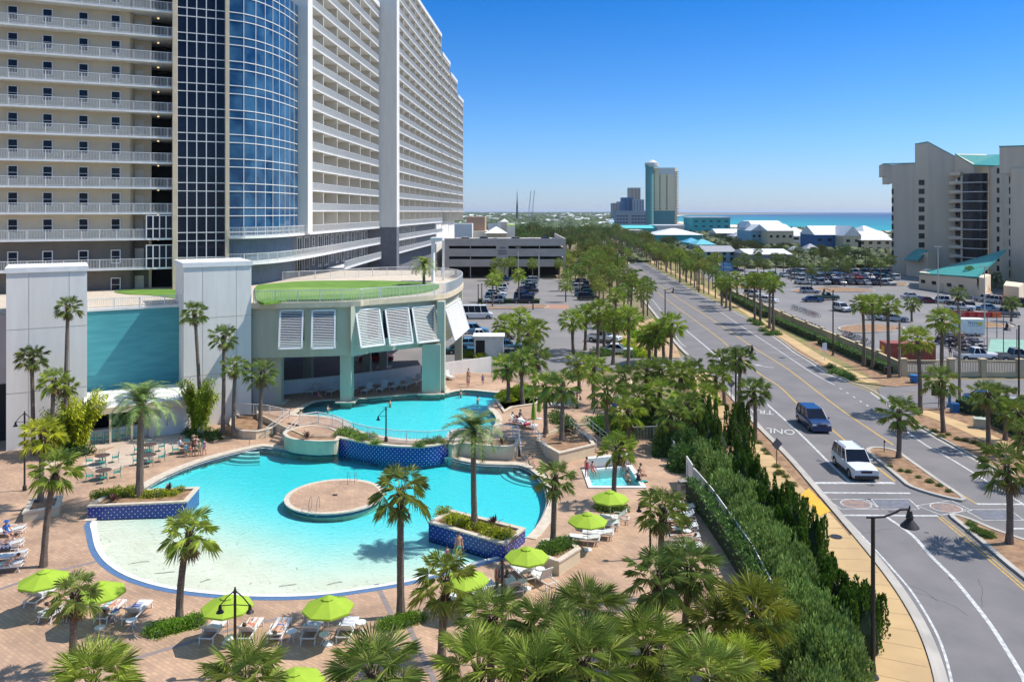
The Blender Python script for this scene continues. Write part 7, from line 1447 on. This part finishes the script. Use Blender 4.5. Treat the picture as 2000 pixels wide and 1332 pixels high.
# ================= VEHICLES AND STREET THINGS =================
PROTO[0] = True
def car_proto(kind):
    S = {'sedan': (4.7, 1.8, 1.42), 'suv': (4.9, 1.95, 1.80), 'pickup': (5.6, 2.0, 1.85), 'van': (5.1, 1.98, 1.82), 'bus': (6.2, 2.1, 2.6)}[kind]; L, W, H = S; t = thing('parked_car', None, None); gc = .24 if kind != 'pickup' else .34
    # side profile of the lower body (y forward = -)
    hood = {'sedan': .88, 'suv': .99, 'pickup': 1.12, 'van': 1.02, 'bus': 1.2}[kind]; belt = hood+.04
    prof = {'sedan': [(-.5, .45), (-.5, .72), (-.47, hood-.06), (-.22, hood), (.30, hood+.02), (.47, hood), (.5, .78), (.5, .42)], 'suv': [(-.5, .45), (-.5, .9), (-.48, hood-.03), (-.24, hood+.03), (.46, hood+.06), (.49, hood), (.5, .5)], 'pickup': [(-.5, .5), (-.5, 1.0), (-.48, hood), (-.22, hood+.04), (.14, hood+.04), (.15, hood-.02), (.49, hood-.02), (.5, .55)], 'van': [(-.5, .42), (-.49, .75), (-.44, hood-.04), (-.30, hood+.08), (.47, hood+.08), (.495, hood), (.5, .45)], 'bus': [(-.5, .42), (-.5, .95), (-.47, hood-.1), (-.38, hood+.1), (.49, hood+.1), (.5, .5)]}[kind]
    roof = {'sedan': [(-.20, 0), (-.05, 1), (.20, 1), (.36, 0)], 'suv': [(-.17, 0), (-.04, 1), (.43, 1), (.475, 0)], 'pickup': [(-.18, 0), (-.08, 1), (.10, 1), (.14, 0)], 'van': [(-.26, 0), (-.07, 1), (.42, 1), (.48, 0)], 'bus': [(-.37, 0), (-.28, 1), (.47, 1), (.495, 0)]}[kind]
    def extr(pr, w0, w1=None, inset=0):
        n = len(pr); v = []; w1 = w1 or [w0]*n
        for s, in ((-1,), (1,)): v += [(s*w1[i], p[0], p[1]) for i, p in enumerate(pr)]
        return v, [tuple(range(n)), tuple(range(2*n-1, n-1, -1))]+[(i, n+i, n+(i+1) % n, (i+1) % n) for i in range(n)]
    pb = [(y*L, z) for y, z in prof]; arch = lambda yc: [(yc+.38, gc+.02), (yc+.30, gc+.34), (yc, gc+.46), (yc-.30, gc+.34), (yc-.38, gc+.02)]
    full = [(pb[0][0], gc)]+pb+[(pb[-1][0], gc)]+arch(L*.5-.95)+arch(-L*.5+.95)
    # body built as lofted cross rows so that the nose and tail taper
    g = MB(); ysec = sorted(set([-.5, -.485, -.44, -.36, -.24, -.1, .05, .2, .34, .44, .485, .5])); tops = [(y, z) for y, z in prof[1:-1]] if kind != 'x' else []
    def ztop(y):
        q = prof
        for (a, za), (b, zb) in zip(q, q[1:]):
            if a <= y <= b and b > a: return za+(zb-za)*(y-a)/(b-a)
        return max(z for yy, z in q if abs(yy-y) < 1e-6)
    rings = []
    for y in ysec:
        zt_ = ztop(y) if -.5 < y < .5 else (prof[1][1] if y < 0 else prof[-2][1]); e = 1-.10*max(0, (abs(y)-.34)/.16)**2; w = W/2*e; rings.append([(-w*.96, y*L, gc), (-w, y*L, gc+.22), (-w, y*L, zt_-.16), (-w*.93, y*L, zt_-.02), (0, y*L, zt_+.02), (w*.93, y*L, zt_-.02), (w, y*L, zt_-.16), (w, y*L, gc+.22), (w*.96, y*L, gc)])
    v = [p for r_ in rings for p in r_]; n = 9; f = [(i*n+j, i*n+j+1, (i+1)*n+j+1, (i+1)*n+j) for i in range(len(rings)-1) for j in range(n-1)]+[tuple(range(n-1, -1, -1)), tuple((len(rings)-1)*n+j for j in range(n))]+[(i*n+n-1, i*n, (i+1)*n, (i+1)*n+n-1) for i in range(len(rings)-1)]
    g.add(v, [q[::-1] for q in f]); b = g.build('body', M_car, t, smooth=False)
    # glasshouse
    g = MB(); rp = [(y*L, (belt if z == 0 else H)) for y, z in roof]; ww = [W/2*.92, W/2*.76, W/2*.76, W/2*.90]; v, f = extr(rp, 0, ww); g.add(v, f); g.build('windows', M_glassd, t)
    g = MB(); r0, r1 = rp[1], rp[2]; g.add([(-ww[1]-.01, r0[0]-.02, H+.005), (ww[1]+.01, r0[0]-.02, H+.005), (ww[1]+.01, r1[0]+.03, H+.005), (-ww[1]-.01, r1[0]+.03, H+.005), (-ww[1]*.9, r0[0]+.1, H+.05), (ww[1]*.9, r0[0]+.1, H+.05), (ww[1]*.9, r1[0]-.1, H+.05), (-ww[1]*.9, r1[0]-.1, H+.05)], [(0, 1, 5, 4), (1, 2, 6, 5), (2, 3, 7, 6), (3, 0, 4, 7), (4, 5, 6, 7), (3, 2, 1, 0)])
    for s in (-1, 1):
        P_ = lambda i, e=0: Vector((s*(ww[i]+.012), rp[i][0], rp[i][1]+e))
        g.bar(P_(0), P_(1), .05, .05); g.bar(P_(3), P_(2), .07, .07)
        ms = {'sedan': (.45,), 'suv': (.30, .62), 'pickup': (.5,), 'van': (.30, .64), 'bus': (.25, .5, .75)}[kind]
        for m_ in ms: a = P_(0).lerp(P_(3), m_*.9+.05); c = P_(1).lerp(P_(2), m_); g.bar(a, c, .06, .06)
    g.build('roof', M_car, t)
    if kind == 'suv':
        for s in (-1, 1): g = MB(); g.tube([(s*.62, r0[0]+.25, H+.03), (s*.62, r0[0]+.3, H+.12), (s*.62, r1[0]-.35, H+.12), (s*.62, r1[0]-.3, H+.03)], .025, 5); g.build('roof_rail', M_black, t)
    if kind == 'pickup': g = MB(); g.box(0, L*.32, hood-.0, W*.84, L*.30, .02); g.build('truck_bed', M_dark, t)
    for sy in (-1, 1):
        for sx in (-1, 1):
            yc = sy*(L*.5-.95); r = .36 if kind in ('suv', 'pickup', 'bus') else .33; w_ = MB(); n = 16; 
            vs = [(sx*(W/2+o_), yc+r_*math.cos(j*6.2832/n), r+r_*math.sin(j*6.2832/n)) for o_, r_ in ((-.22, r), (.0, r), (.012, r*.92), (.012, r*.62)) for j in range(n)]; w_.add(vs, [(i*n+j, i*n+(j+1) % n, (i+1)*n+(j+1) % n, (i+1)*n+j) for i in range(3) for j in range(n)]+[tuple(range(n))]); wo = w_.build('wheel', M_tyre, t)
            rm = MB(); vs = [(sx*(W/2+.0), yc+r*.62*math.cos(j*6.2832/n), r+r*.62*math.sin(j*6.2832/n)) for j in range(n)]+[(sx*(W/2+.02), yc, r)]; rm.add(vs, [(j, (j+1) % n, n) for j in range(n)]); rm.build('rim', M_rim, wo)
    for s in (-1, 1):
        g = MB(); g.box(s*W*.36, -L/2-.004+.03, hood-.30, .36, .08, .15); g.build('headlight', M_lampc, t); g = MB(); g.box(s*W*.40, L/2-.03, hood-.32, .22, .08, .22); g.build('tail_light', M_red, t); g = MB(); g.box(s*(W/2+.10), rp[0][0]+.25, belt, .2, .08, .14); g.build('wing_mirror', M_car, t)
    g = MB(); g.box(0, -L/2+.0, hood-.32, W*.42, .03, .17); g.build('grille', M_black, t); g = MB(); g.box(0, -L/2-.02, gc+.02, W*.9, .10, .22); g.box(0, L/2-.02, gc+.02, W*.9, .10, .22); g.build('bumper', M_black if kind in ('suv', 'pickup') else M_car, t)
    for s in (-1, 1):
        for sy in (-1, 1):
            g = MB(); yc = sy*(L*.5-.95); r_ = .44 if kind in ('suv', 'pickup', 'bus') else .40; g.add([(s*(W/2+.004), yc+r_*math.cos(a), .34+r_*math.sin(a)) for a in [k*math.pi/10-.15 for k in range(14)] if .34+r_*math.sin(a) > gc]+[], [tuple(range(len([1 for k in range(14) if .34+r_*math.sin(k*math.pi/10-.15) > gc])))]); g.build('wheel_arch', M_dark, t)
        if kind in ('suv', 'pickup'): g = MB(); g.box(s*(W/2+.0), 0, gc, .04, L*.52, .22); g.build('sill_trim', M_black, t)
    g = MB(); g.box(0, L/2+.035, gc+.3, .34, .01, .14); g.build('number_plate', M_white, t)
    return t
CARS = {k: car_proto(k) for k in ('sedan', 'suv', 'pickup', 'van', 'bus')}
PROTO[0] = False
CC = {'white': (.72, .72, .72), 'silver': (.42, .43, .45), 'grey': (.17, .18, .19), 'black': (.02, .02, .025), 'blue': (.008, .035, .13), 'navy': (.012, .03, .085), 'red': (.36, .02, .03), 'teal': (.02, .12, .14), 'green': (.02, .07, .05), 'lightblue': (.12, .28, .42), 'tan': (.36, .31, .24), 'maroon': (.12, .01, .02)}
def car(x, y, kind, col, rz, lab, grp=None, z=0, sc=1.): return inst(CARS[kind], P(x, y, z), rad(rz), sc, lab, {'suv': 'SUV', 'pickup': 'pickup truck', 'sedan': 'car', 'van': 'minivan', 'bus': 'van'}[kind], grp, color=(*CC[col], 1))
rd = P(1670, 905)-P(1588, 828); hd = math.degrees(math.atan2(rd.x, -rd.y))
o = car(1668, 921, 'suv', 'white', hd+3, 'white SUV with roof rails stopping before the crosswalk', sc=1.04); o.name = 'moving_suv'
o = car(1588, 833, 'van', 'blue', hd+3, 'shiny dark blue minivan driving beside the words on the lane', sc=1.0); o.name = 'moving_minivan'
# left lot
cl = list(CC); rc = random.Random(21)
def lot(rows, what, grp, kinds=('sedan', 'sedan', 'suv', 'suv', 'pickup', 'van')):
    n = 0
    for (x0, y0, x1, y1, k, rz) in rows:
        A, B = P(x0, y0), P(x1, y1)
        for i in range(k):
            p = A.lerp(B, i/max(1, k-1)); c = rc.choice(['white', 'white', 'silver', 'silver', 'grey', 'black', 'black', 'blue', 'navy', 'red', 'teal', 'tan', 'lightblue', 'navy']); kd = rc.choice(kinds); nm = {'suv': 'SUV', 'pickup': 'pickup', 'sedan': 'car', 'van': 'minivan', 'bus': 'van'}[kd]
            colr = CC[c]; inst(CARS[kd], p+Vector((rc.uniform(-.3, .3), rc.uniform(-.3, .3), 0)), rad(rz+rc.choice((0, 180))+rc.uniform(-2, 2)), 1, f'{c} {nm}, {nth(i)} in {what[n] if isinstance(what, list) else what}', 'car', grp, color=(*colr, 1))
        n += 1
lot([(962, 592, 982, 548, 9, 90), (1022, 592, 1036, 548, 9, 90), (1148, 586, 1130, 556, 6, 90)], ['the hotel side row before the garage', 'the middle row before the garage', 'the avenue side row before the garage'], 'cars parked before the garage')
lot([(996, 700, 1030, 700, 2, 0)], 'the pair of cars behind the raised deck palms', 'cars parked beside the pavilion')
for a in [(932, 622, 'bus', 'white', 92, 'long white shuttle van beside the pavilion shutters'), (925, 652, 'van', 'lightblue', 95, 'silver-blue minivan below the white shuttle van'), (935, 665, 'pickup', 'white', 95, 'white work truck behind the pavilion column'), (918, 678, 'sedan', 'lightblue', 96, 'teal blue car nearest the white gatehouse'), (900, 690, 'sedan', 'teal', 96, 'dark teal car against the pavilion column'), (978, 662, 'sedan', 'tan', 92, 'pale tan car between the entrance palms'), (990, 682, 'sedan', 'lightblue', 92, 'light blue car in the entrance palms'), (1180, 668, 'pickup', 'white', 60, 'white truck half hidden by the middle palm clump'), (735, 706, 'sedan', 'red', 95, 'red car parked beneath the podium'), (1205, 690, 'sedan', 'white', 80, 'white car behind the last clump palms')]: car(*a, 'cars parked beside the pavilion')
for i, (x, c) in enumerate([(902, 'silver'), (914, 'white'), (934, 'white'), (950, 'navy'), (969, 'grey'), (1012, 'tan'), (1042, 'white'), (1070, 'blue'), (1085, 'lightblue')]): p = PD(x, 262, ZY(470, 252)-1.0); inst(CARS['suv' if i % 2 else 'sedan'], p, rad(90), 1, f'{c} car, {nth(i)} from the hotel end on the garage roof', 'car', 'cars on the garage roof', color=(*CC[c], 1))
# right lot
lot([(1545, 535, 1735, 536, 20, 0), (1552, 545, 1745, 546, 17, 0), (1565, 555, 1735, 557, 12, 5), (1395, 529, 1440, 531, 4, 90), (1470, 548, 1500, 556, 3, 80), (1830, 592, 1925, 606, 3, 60), (1925, 590, 2010, 600, 6, 20), (1470, 541, 1530, 541, 4, 0)], ['the far row of the big parking lot', 'the second far row of the big parking lot', 'the third row of the big parking lot', 'the little row by the shopping sign', 'the cars behind the slender palms', 'the row facing the teal-roofed building', 'the row at the foot of the condominium', 'the row before the long grey store'], 'cars in the big parking lot')
for a in [(1582, 573, 'suv', 'silver', 80, 'silver SUV crossing the middle of the big parking lot'), (1588, 590, 'sedan', 'blue', 88, 'bright blue car parked broadside in the lot middle'), (1614, 586, 'pickup', 'green', 88, 'dark green pickup behind the bright blue car'), (1645, 608, 'suv', 'white', 10, 'white hatchback seen from behind near the palm trio'), (1722, 625, 'suv', 'white', 80, 'white off-roader beyond the tall palm trio'), (1747, 627, 'sedan', 'silver', 75, 'silver car beside the white off-roader'), (1500, 590, 'sedan', 'white', 40, 'white car behind the far slender palms'), (1472, 580, 'suv', 'white', 40, 'white SUV at the lot entrance behind the palms'), (1812, 592, 'sedan', 'maroon', 85, 'maroon car in the middle of the palm islands'), (1780, 583, 'sedan', 'silver', 95, 'silver car next to the maroon one'), (1875, 607, 'pickup', 'white', 75, 'white pickup before the red plastic barriers'), (1960, 618, 'pickup', 'grey', 60, 'grey pickup at the picture edge behind the barriers'), (1908, 704, 'pickup', 'white', 84, 'white pickup right behind the balustrade fence'), (1985, 706, 'pickup', 'grey', 84, 'dark loaded trailer truck behind the balustrade fence'), (1990, 805, 'sedan', 'silver', 60, 'silver car half hidden by the hedge at the picture edge'), (1930, 790, 'sedan', 'navy', 60, 'navy car half hidden by the side street palms')]: car(*a, 'single cars in the lot across the avenue')
for i, (x, y) in enumerate([(1157, 480), (1168, 487), (1155, 468), (1204, 502), (1215, 512), (1160, 474)]): car(x, y, 'suv' if i % 2 else 'sedan', ['navy', 'black', 'white', 'grey', 'silver', 'red'][i], hd if x < 1190 else hd+180, f'{["navy", "black", "white", "grey", "silver", "red"][i]} car driving far down the avenue', 'cars driving on the far avenue')
# street lamps
def streetlamp(x, y, h, arm, lab, rz=0, base=True):
    t = thing('street_lamp', lab, 'street lamp', P(x, y), rz, 'tall bronze street lamps'); g = MB(); g.lathe([(.26, 0), (.26, .12), (.15, .25), (.12, .6), (.10, .75), (.085, h-.1), (.10, h-.05), (.10, h)], 12); g.build('pole', M_black, t)
    g = MB(); g.tube([(-.3, 0, h-.02), (0, 0, h-.03), (arm*.3, 0, h-.03), (arm*.55, 0, h+.10), (arm*.75, 0, h+.26), (arm, 0, h+.26)], .05, 7); g.build('arm', M_black, t)
    g = MB(); g.lathe([(.03, .22), (.04, .05), (.10, 0), (.12, -.12), (.17, -.3), (.14, -.40), (.39, -.70), (.41, -.74)], 16, (arm+.02, 0, h+.2)); g.build('lamp_shade', M_black, t)
streetlamp(1705, 1326, 7.3, 1.75, 'large street lamp with a bell shade nearest the camera', .12); streetlamp(1437, 816, 7.1, 1.6, 'street lamp rising out of the palm grove beside the tram lane', -.2); streetlamp(1299, 645, 7.2, 1.5, 'street lamp with a drooping bell shade at the parking entrance kerb', .1); streetlamp(1206, 562, 9.5, 1.8, 'tall street lamp far along the hotel side kerb', .2)
streetlamp(1627, 695, 9.6, 1.6, 'tall street lamp before the cream wall', 3.5); streetlamp(1990, 800, 9.0, 1.4, 'street lamp cut by the picture edge above the side street', 3.3); streetlamp(1410+3, 560, 9, 1.6, 'far street lamp among the slender palms', 3.3); streetlamp(1260, 508, 9, 1.6, 'distant street lamp on the sea side kerb', 3.3)
for x, y, h, lab in ((1874, 785, 10.5, 'weathered wooden utility pole across the side street'), (1757, 738, 7.0, 'weathered wooden pole at the corner of the cream wall')): g = MB(); g.lathe([(.17, 0), (.13, h)], 9); g.box(0, 0, h-.8, .9, .1, .1); g.build('utility_pole', M_wood, label=lab, cat='pole', loc=P(x, y))
for x, y, h, lab in ((1832, 620, 14, 'tall floodlight mast in the big parking lot'), (1923, 640, 11, 'thin grey pole beside the court'), (941, 612, 6, 'dark bollard lamp before the first car row'), (934, 615, 6, 'second dark bollard lamp before the first car row'), (1041, 605, 7, 'dark lot lamp in the avenue side car row'), (1012, 548, 10, 'pale lot lamp in front of the garage'), (1052, 548, 9, 'pale slim lot lamp at the garage corner')):
    t = thing('lot_lamp', lab, 'lamp', P(x, y)); g = MB(); g.lathe([(.14, 0), (.08, h)], 8); g.build('pole', M_grey if h > 8 else M_black, t); g = MB(); g.box(0, 0, h, 1.6 if h > 8 else .3, .3, .15); g.build('lamp_head', M_grey if h > 8 else M_black, t)
# cream wall and balustrade fence
cw = thing('cream_wall', 'long cream perimeter wall with square piers beside the big parking lot', 'wall'); cl_ = PL([(1760, 731), (1730, 717), (1682, 695), (1600, 659), (1550, 637), (1500, 613), (1440, 585), (1415, 573)]); cl2 = smooth_line(cl_, 2)
M_cream = mat('cream_wall_paint', (.58, .46, .28), (.50, .40, .25), .85, .5); g = MB(); g.ribbon(cl2, -.12, .12, 0, h=1.5); g.build('wall', M_cream, cw); g = MB(); g.ribbon(cl2, -.2, .2, 1.5, h=.12); g.build('coping', M_cream, cw)
for p in resample(cl2, 7.2): g = MB(); g.box(p.x, p.y, 0, .5, .5, 1.8, .6); g.box(p.x, p.y, 1.8, .62, .62, .12, .6); g.build('pier', M_cream, cw)
bf = thing('balustrade_fence', 'cream balustrade fence with square piers along the side street', 'fence'); a, b = P(1764, 735), P(2110, 737); g = MB(); g.bar(a+Vector((0, 0, .3)), b+Vector((0, 0, .3)), .3, .6); g.bar(a+Vector((0, 0, 2.0)), b+Vector((0, 0, 2.0)), .22, .16); g.build('rail', M_cream, bf); g = MB(); n = 110
for k in range(n): p = a.lerp(b, k/n); g.box(p.x, p.y, .6, .08, .08, 1.35)
g.build('balusters', M_cream, bf)
for k in (0, .27, .45, .66, .9): p = a.lerp(b, k); g = MB(); g.box(p.x, p.y, 0, .7, .7, 2.2); g.box(p.x, p.y, 2.2, .85, .85, .12); g.build('pier', M_cream, bf)
# container
ct = thing('shipping_container', 'red shipping container with a yellow panel behind the cream wall', 'container', P(1772, 706), rad(-8)); g = MB(); L, W, H = 6.6, 2.6, 2.7
g.box(0, 0, .12, L, W, H-.12); g.build('shell', M_rust, ct)
for s in (-1, 1):
    g = MB()
    for k in range(26): x = -L/2+.15+k*(L-.3)/26; g.add([(x, s*W/2, .25), (x+.08, s*(W/2+.05), .25), (x+.16, s*(W/2+.05), .25), (x+.22, s*W/2, .25), (x, s*W/2, H-.15), (x+.08, s*(W/2+.05), H-.15), (x+.16, s*(W/2+.05), H-.15), (x+.22, s*W/2, H-.15)], [(0, 1, 5, 4), (1, 2, 6, 5), (2, 3, 7, 6)] if s < 0 else [(4, 5, 1, 0), (5, 6, 2, 1), (6, 7, 3, 2)])
    g.build('corrugation', M_rust, ct)
g = MB(); g.box(-L/2-.02, -.3, .5, .03, 1.0, 1.7); g.build('yellow_panel', M_yellow, ct)
ct2 = thing('storage_trailer', 'white box trailer with dark and yellow lettering beyond the side street', 'trailer', P(1888, 655), rad(-5)); ct2.scale = (.78, .9, .85); g = MB(); g.box(0, 0, .5, 6.2, 2.4, 2.8); g.build('box', M_white, ct2); g = MB(); g.box(0, 0, 3.3, 6.3, 2.5, .08); g.build('roof', M_white, ct2); g = MB(); g.box(0, 0, .3, 6.25, 2.3, .2); g.build('chassis', objc('dark_teal', (.02, .12, .13)), ct2)
text('lettering', 'TECH', (.5, -1.23, 2.6), .75, objc('ink_navy', (.03, .08, .2)), (rad(90), 0, 0), ct2, .01); g = MB(); g.box(2.1, -1.22, 2.3, 1.0, .03, .5); g.build('yellow_panel', M_yellow, ct2); g = MB(); g.box(1.0, -1.22, 2.05, 3.0, .03, .06); g.build('stripe', objc('ink_teal', (.05, .25, .3)), ct2)
for sx in (-1, 1): g = MB(); g.lathe([(.35, -.1), (.35, .1)], 12); wv = g.build('wheel', M_tyre, ct2, loc=(sx*1.2, -1.1, .35)); wv.rotation_euler = (rad(90), 0, 0)
# barriers
for i, x in enumerate((1868, 1884, 1900, 1916, 1932, 1946)): g = MB(); g.prism([(-.9, -.3), (.9, -.3), (.9, .3), (-.9, .3)], 0, .3); g.prism([(-.85, -.14), (.85, -.14), (.85, .14), (-.85, .14)], .3, 1.0); g.build('plastic_barrier', M_orange if i == 5 else objc('barrier_red', (.55, .06, .05)), label=f'{nth(i)} red plastic barrier from the tall palm in the lot', cat='barrier', group='red plastic barriers', loc=P(x, 620-(1946-x)*.02), rz=.05)
# bicycles at the racks
PROTO[0] = True
bk = thing('bicycle', None, None)
for y in (-.52, .52):
    g = MB(); g.tube([(0, y+.33*math.cos(k*.5236), .34+.33*math.sin(k*.5236)) for k in range(13)], .02, 4, cap=False); g.build('wheel', M_tyre, bk)
g = MB(); g.tube([(0, -.52, .34), (0, -.38, .85), (0, .18, .82), (0, .52, .34), (0, 0, .30), (0, -.38, .80)], .022, 4); g.tube([(0, .0, .3), (0, .2, .92)], .02, 4); g.build('frame', M_car, bk); g = MB(); g.tube([(-.25, -.3, .98), (0, -.4, .92), (.25, -.3, .98)], .016, 4); g.build('handlebar', M_black, bk); g = MB(); g.box(0, .22, .92, .15, .26, .05); g.build('saddle', M_black, bk)
PROTO[0] = False
for x0, y0, x1, y1, n, lab in ((1512, 612, 1612, 652, 46, 'row of hire bicycles inside the middle of the cream wall'), (1550, 604, 1600, 622, 16, 'second row of hire bicycles behind the first'), (1645, 664, 1700, 690, 20, 'bicycle among the stacked ones near the red container'), (1650, 656, 1700, 676, 16, 'bicycle of the back row near the red container')):
    for k in range(n):
        p = P(x0, y0).lerp(P(x1, y1), k/n); c = CC[rc.choice(['silver', 'red', 'black', 'blue', 'white', 'teal', 'grey', 'lightblue'])]; inst(bk, p+Vector((rc.uniform(-.3, .3), rc.uniform(-.5, .5), 0)), rad(rc.uniform(20, 70)), 1., ('bicycle in the long ' if 'row of hire' in lab and 'second' not in lab else 'bicycle in the ' if 'row of' in lab and 'second' in lab else '')+lab, 'bicycle', lab, color=(*c, 1))
# equipment stacked near the pickup
rr = random.Random(4)
for i in range(7): g = MB(); h_ = rr.uniform(1., 2.3); [g.box(rr.uniform(-.5, .5), rr.uniform(-.4, .4), rr.uniform(0, h_), rr.uniform(.2, 1.2), rr.uniform(.2, .8), rr.uniform(.1, .4), rr.random()*3) for _ in range(16)]; g.tube([(-.7, 0, 0), (-.7, 0, h_+.4), (.7, 0, h_+.4), (.7, 0, 0)], .04, 5); g.build('equipment_pile', objc('scrap_%d' % (i % 4), [(.12, .10, .14), (.25, .22, .24), (.05, .06, .09), (.3, .16, .1)][i % 4]), label=f'{nth(i)} heap of stored rental equipment counted from the red container', cat='equipment', group='rental equipment behind the fence', loc=P(1835+i*13, 668+i*4))
person(P(1856, 698), 2.5, 'stand', 'person in dark clothes standing among stored equipment', (.02, .03, .08), (.02, .03, .09))
# court posts & nets
for i, (x, y) in enumerate(((1928, 660), (1960, 662), (1928, 700), (1960, 700), (1986, 700), (1947, 660))): g = MB(); g.lathe([(.07, 0), (.06, 4.2)], 6); g.build('court_post', objc('court_post_green', (.05, .12, .10)), label=f'{nth(i)} dark green post around the pale green court', cat='post', group='posts of the green court', loc=P(x, y))
# signs
def sign(x, y, h, w_, hh, m, lab, rz=0, diamond=False, txt=None, pm=M_black, tc=None):
    t = thing('road_sign', lab, 'sign', P(x, y), rz); g = MB(); g.lathe([(.04, 0), (.04, h)], 6); g.build('post', pm, t); g = MB()
    if diamond: g.add([(0, -.06, h-hh), (w_/2, -.06, h-hh/2), (0, -.06, h), (-w_/2, -.06, h-hh/2), (0, -.02, h-hh), (w_/2, -.02, h-hh/2), (0, -.02, h), (-w_/2, -.02, h-hh/2)], [(0, 1, 2, 3), (7, 6, 5, 4), (0, 4, 5, 1), (1, 5, 6, 2), (2, 6, 7, 3), (3, 7, 4, 0)])
    else: g.box(0, -.05, h-hh, w_, .05, hh)
    g.build('panel', m, t); 
    if txt: text('lettering', txt, (0, -.09, h-hh/2), hh*.42, tc or M_black, (rad(90), 0, 0), t, .005)
sb = objc('sign_back', (.10, .10, .11)); sign(1517, 912, 2.4, 1.0, 1.0, sb, 'back of a diamond warning sign beside the tram lane', .3, True); sign(1428, 782, 2.4, 1.0, 1.0, sb, 'back of a diamond warning sign beside the grove palms', .3, True); sign(1610, 706, 2.6, .8, 1.0, objc('sign_pale', (.5, .55, .65)), 'pale parking sign on the verge before the tall street lamp', .4, pm=M_metalw); sign(1833, 796, 2.6, 1.5, 1.3, M_black, 'black square sign on a post at the side street corner', -.1); sign(1727, 884, 1.1, .12, .2, M_black, 'tiny black marker post at the tip of the long median', 0)
t = thing('shopping_sign', 'blue and white script sign on a cream base among the far palms', 'sign', P(1419, 548), .1); g = MB(); g.box(0, 0, 0, 1.9, .8, 2.9); g.build('sign_base', M_cream, t); g = MB(); g.box(0, 0, 3.0, 3.7, .5, 2.2); g.build('panel', objc('sign_skyblue', (.12, .33, .55)), t); text('lettering', 'Surfside', (0, -.28, 4.1), .95, M_white, (rad(90), 0, 0), t, .01)
g = MB(); [g.box(0, y_, z_, .7, .6, 1.0) for y_, z_ in ((0, 0),)]; g.lathe([(.2, 1.0), (.2, 1.05)], 8); g.build('mailbox', M_blue, label='blue collection mailbox at the side street corner', cat='mailbox', loc=P(1865, 806)); g = MB(); g.tube([(0, 0, .3), (0, .05, 1.1)], [.14, .16], 8); g.lathe([(.10, 1.15), (.14, 1.3), (.10, 1.45), (0, 1.5)], 8); g.box(0, 0, 0, .5, .4, .35); g.build('painted_statue', objc('statue_blue', (.08, .22, .5)), label='light blue figure-shaped statue beside the mailbox', cat='statue', loc=P(1855, 795))
g = MB(); g.lathe([(.22, 0), (.5, .2), (.55, 1.0)], 14); g.build('blue_tub', M_blue, label='round blue tub in the corner bed behind the very tall palm', cat='tub', loc=P(1786, 748)); g = MB(); g.box(0, 0, 0, 1.2, .9, .9); g.box(0, 0, .9, 1.3, 1.0, .06); g.build('utility_cabinet', objc('pale_green_box', (.42, .47, .40)), label='pale green utility cabinet in front of the clipped hedge', cat='cabinet', loc=P(1916, 836), rz=-.4); g = MB(); g.box(0, 0, 0, .4, .4, .9); g.box(0, 0, .9, .5, .5, .1); g.build('litter_bin', M_black, label='small black bin under the nearest of the tall palm trio', cat='bin', loc=P(1731, 732))
g = MB(); g.box(0, 0, 0, .25, .6, 1.1); g.box(1.2, 0, 0, .25, .6, 1.1); g.box(.6, 0, .5, 1.0, .45, .1); g.build('street_bench', mat('tan_bench', (.45, .30, .17), None), label='tan stone bench half hidden by the conifers beside the buff path', cat='bench', loc=P(1585, 1102), rz=1.2)
g = MB(); g.lathe([(.38, 0), (.38, .012)], 20); g.build('manhole_cover', M_black, kind='structure', loc=P(1633, 1050)+Vector((0, 0, .075)))
gh = thing('gatehouse', 'small white entrance kiosk with a dark door beside the teal car', 'kiosk', P(955, 695)); g = MB(); g.box(0, 0, 0, 4.2, 3, 2.9); g.build('wall', M_white, gh); g = MB(); g.box(-1.2, -1.52, .1, 1.3, .06, 2.4); g.build('door', M_dark, gh); g = MB(); g.box(0, 0, 2.9, 4.6, 3.4, .2); g.build('roof', M_white, gh)
hm_ = bpy.data.materials.new('haze_air'); hm_.use_nodes = True; n = hm_.node_tree; n.nodes.clear(); o_ = n.nodes.new('ShaderNodeOutputMaterial'); v_ = n.nodes.new('ShaderNodeVolumePrincipled')
v_.inputs['Color'].default_value = (.80, .88, 1, 1); v_.inputs['Density'].default_value = .000045; v_.inputs['Anisotropy'].default_value = .2; n.links.new(v_.outputs[0], o_.inputs['Volume'])
g = MB(); g.prism([(-46000, -80), (46000, -80), (46000, 46000), (-46000, 46000)], -3.2, 95); g.build('haze', hm_, kind='stuff')
# palms beyond the 300 that show largest become one mass of far palms
pt = [o for o in COL.objects if o.type == 'EMPTY' and o.name.split('.')[0] == 'palm_tree']
def shown(o):
    y = o.location.y; x = 1000+o.location.x*FPX/y; return -(1/y if -40 < x < 2040 else .0001/y)
pt.sort(key=shown); far = pt[300:]; g = MB()
for o in far:
    for c in CH.get(o.name, []):
        M = Matrix.LocRotScale(o.location+c.location, c.rotation_euler, c.scale); me = c.data
        g.add([v.co for v in me.vertices], [tuple(p.vertices) for p in me.polygons], 0 if c.name.startswith('crown') else 1, M)
        bpy.data.objects.remove(c)
    bpy.data.objects.remove(o)
if g.v: o = g.build('far_palm_rows', [M_palm, M_trunk], kind='stuff'); o.color = (.7, .75, .6, 1)
for o in [o for o in bpy.data.objects if o.name not in COL.all_objects]: bpy.data.objects.remove(o)
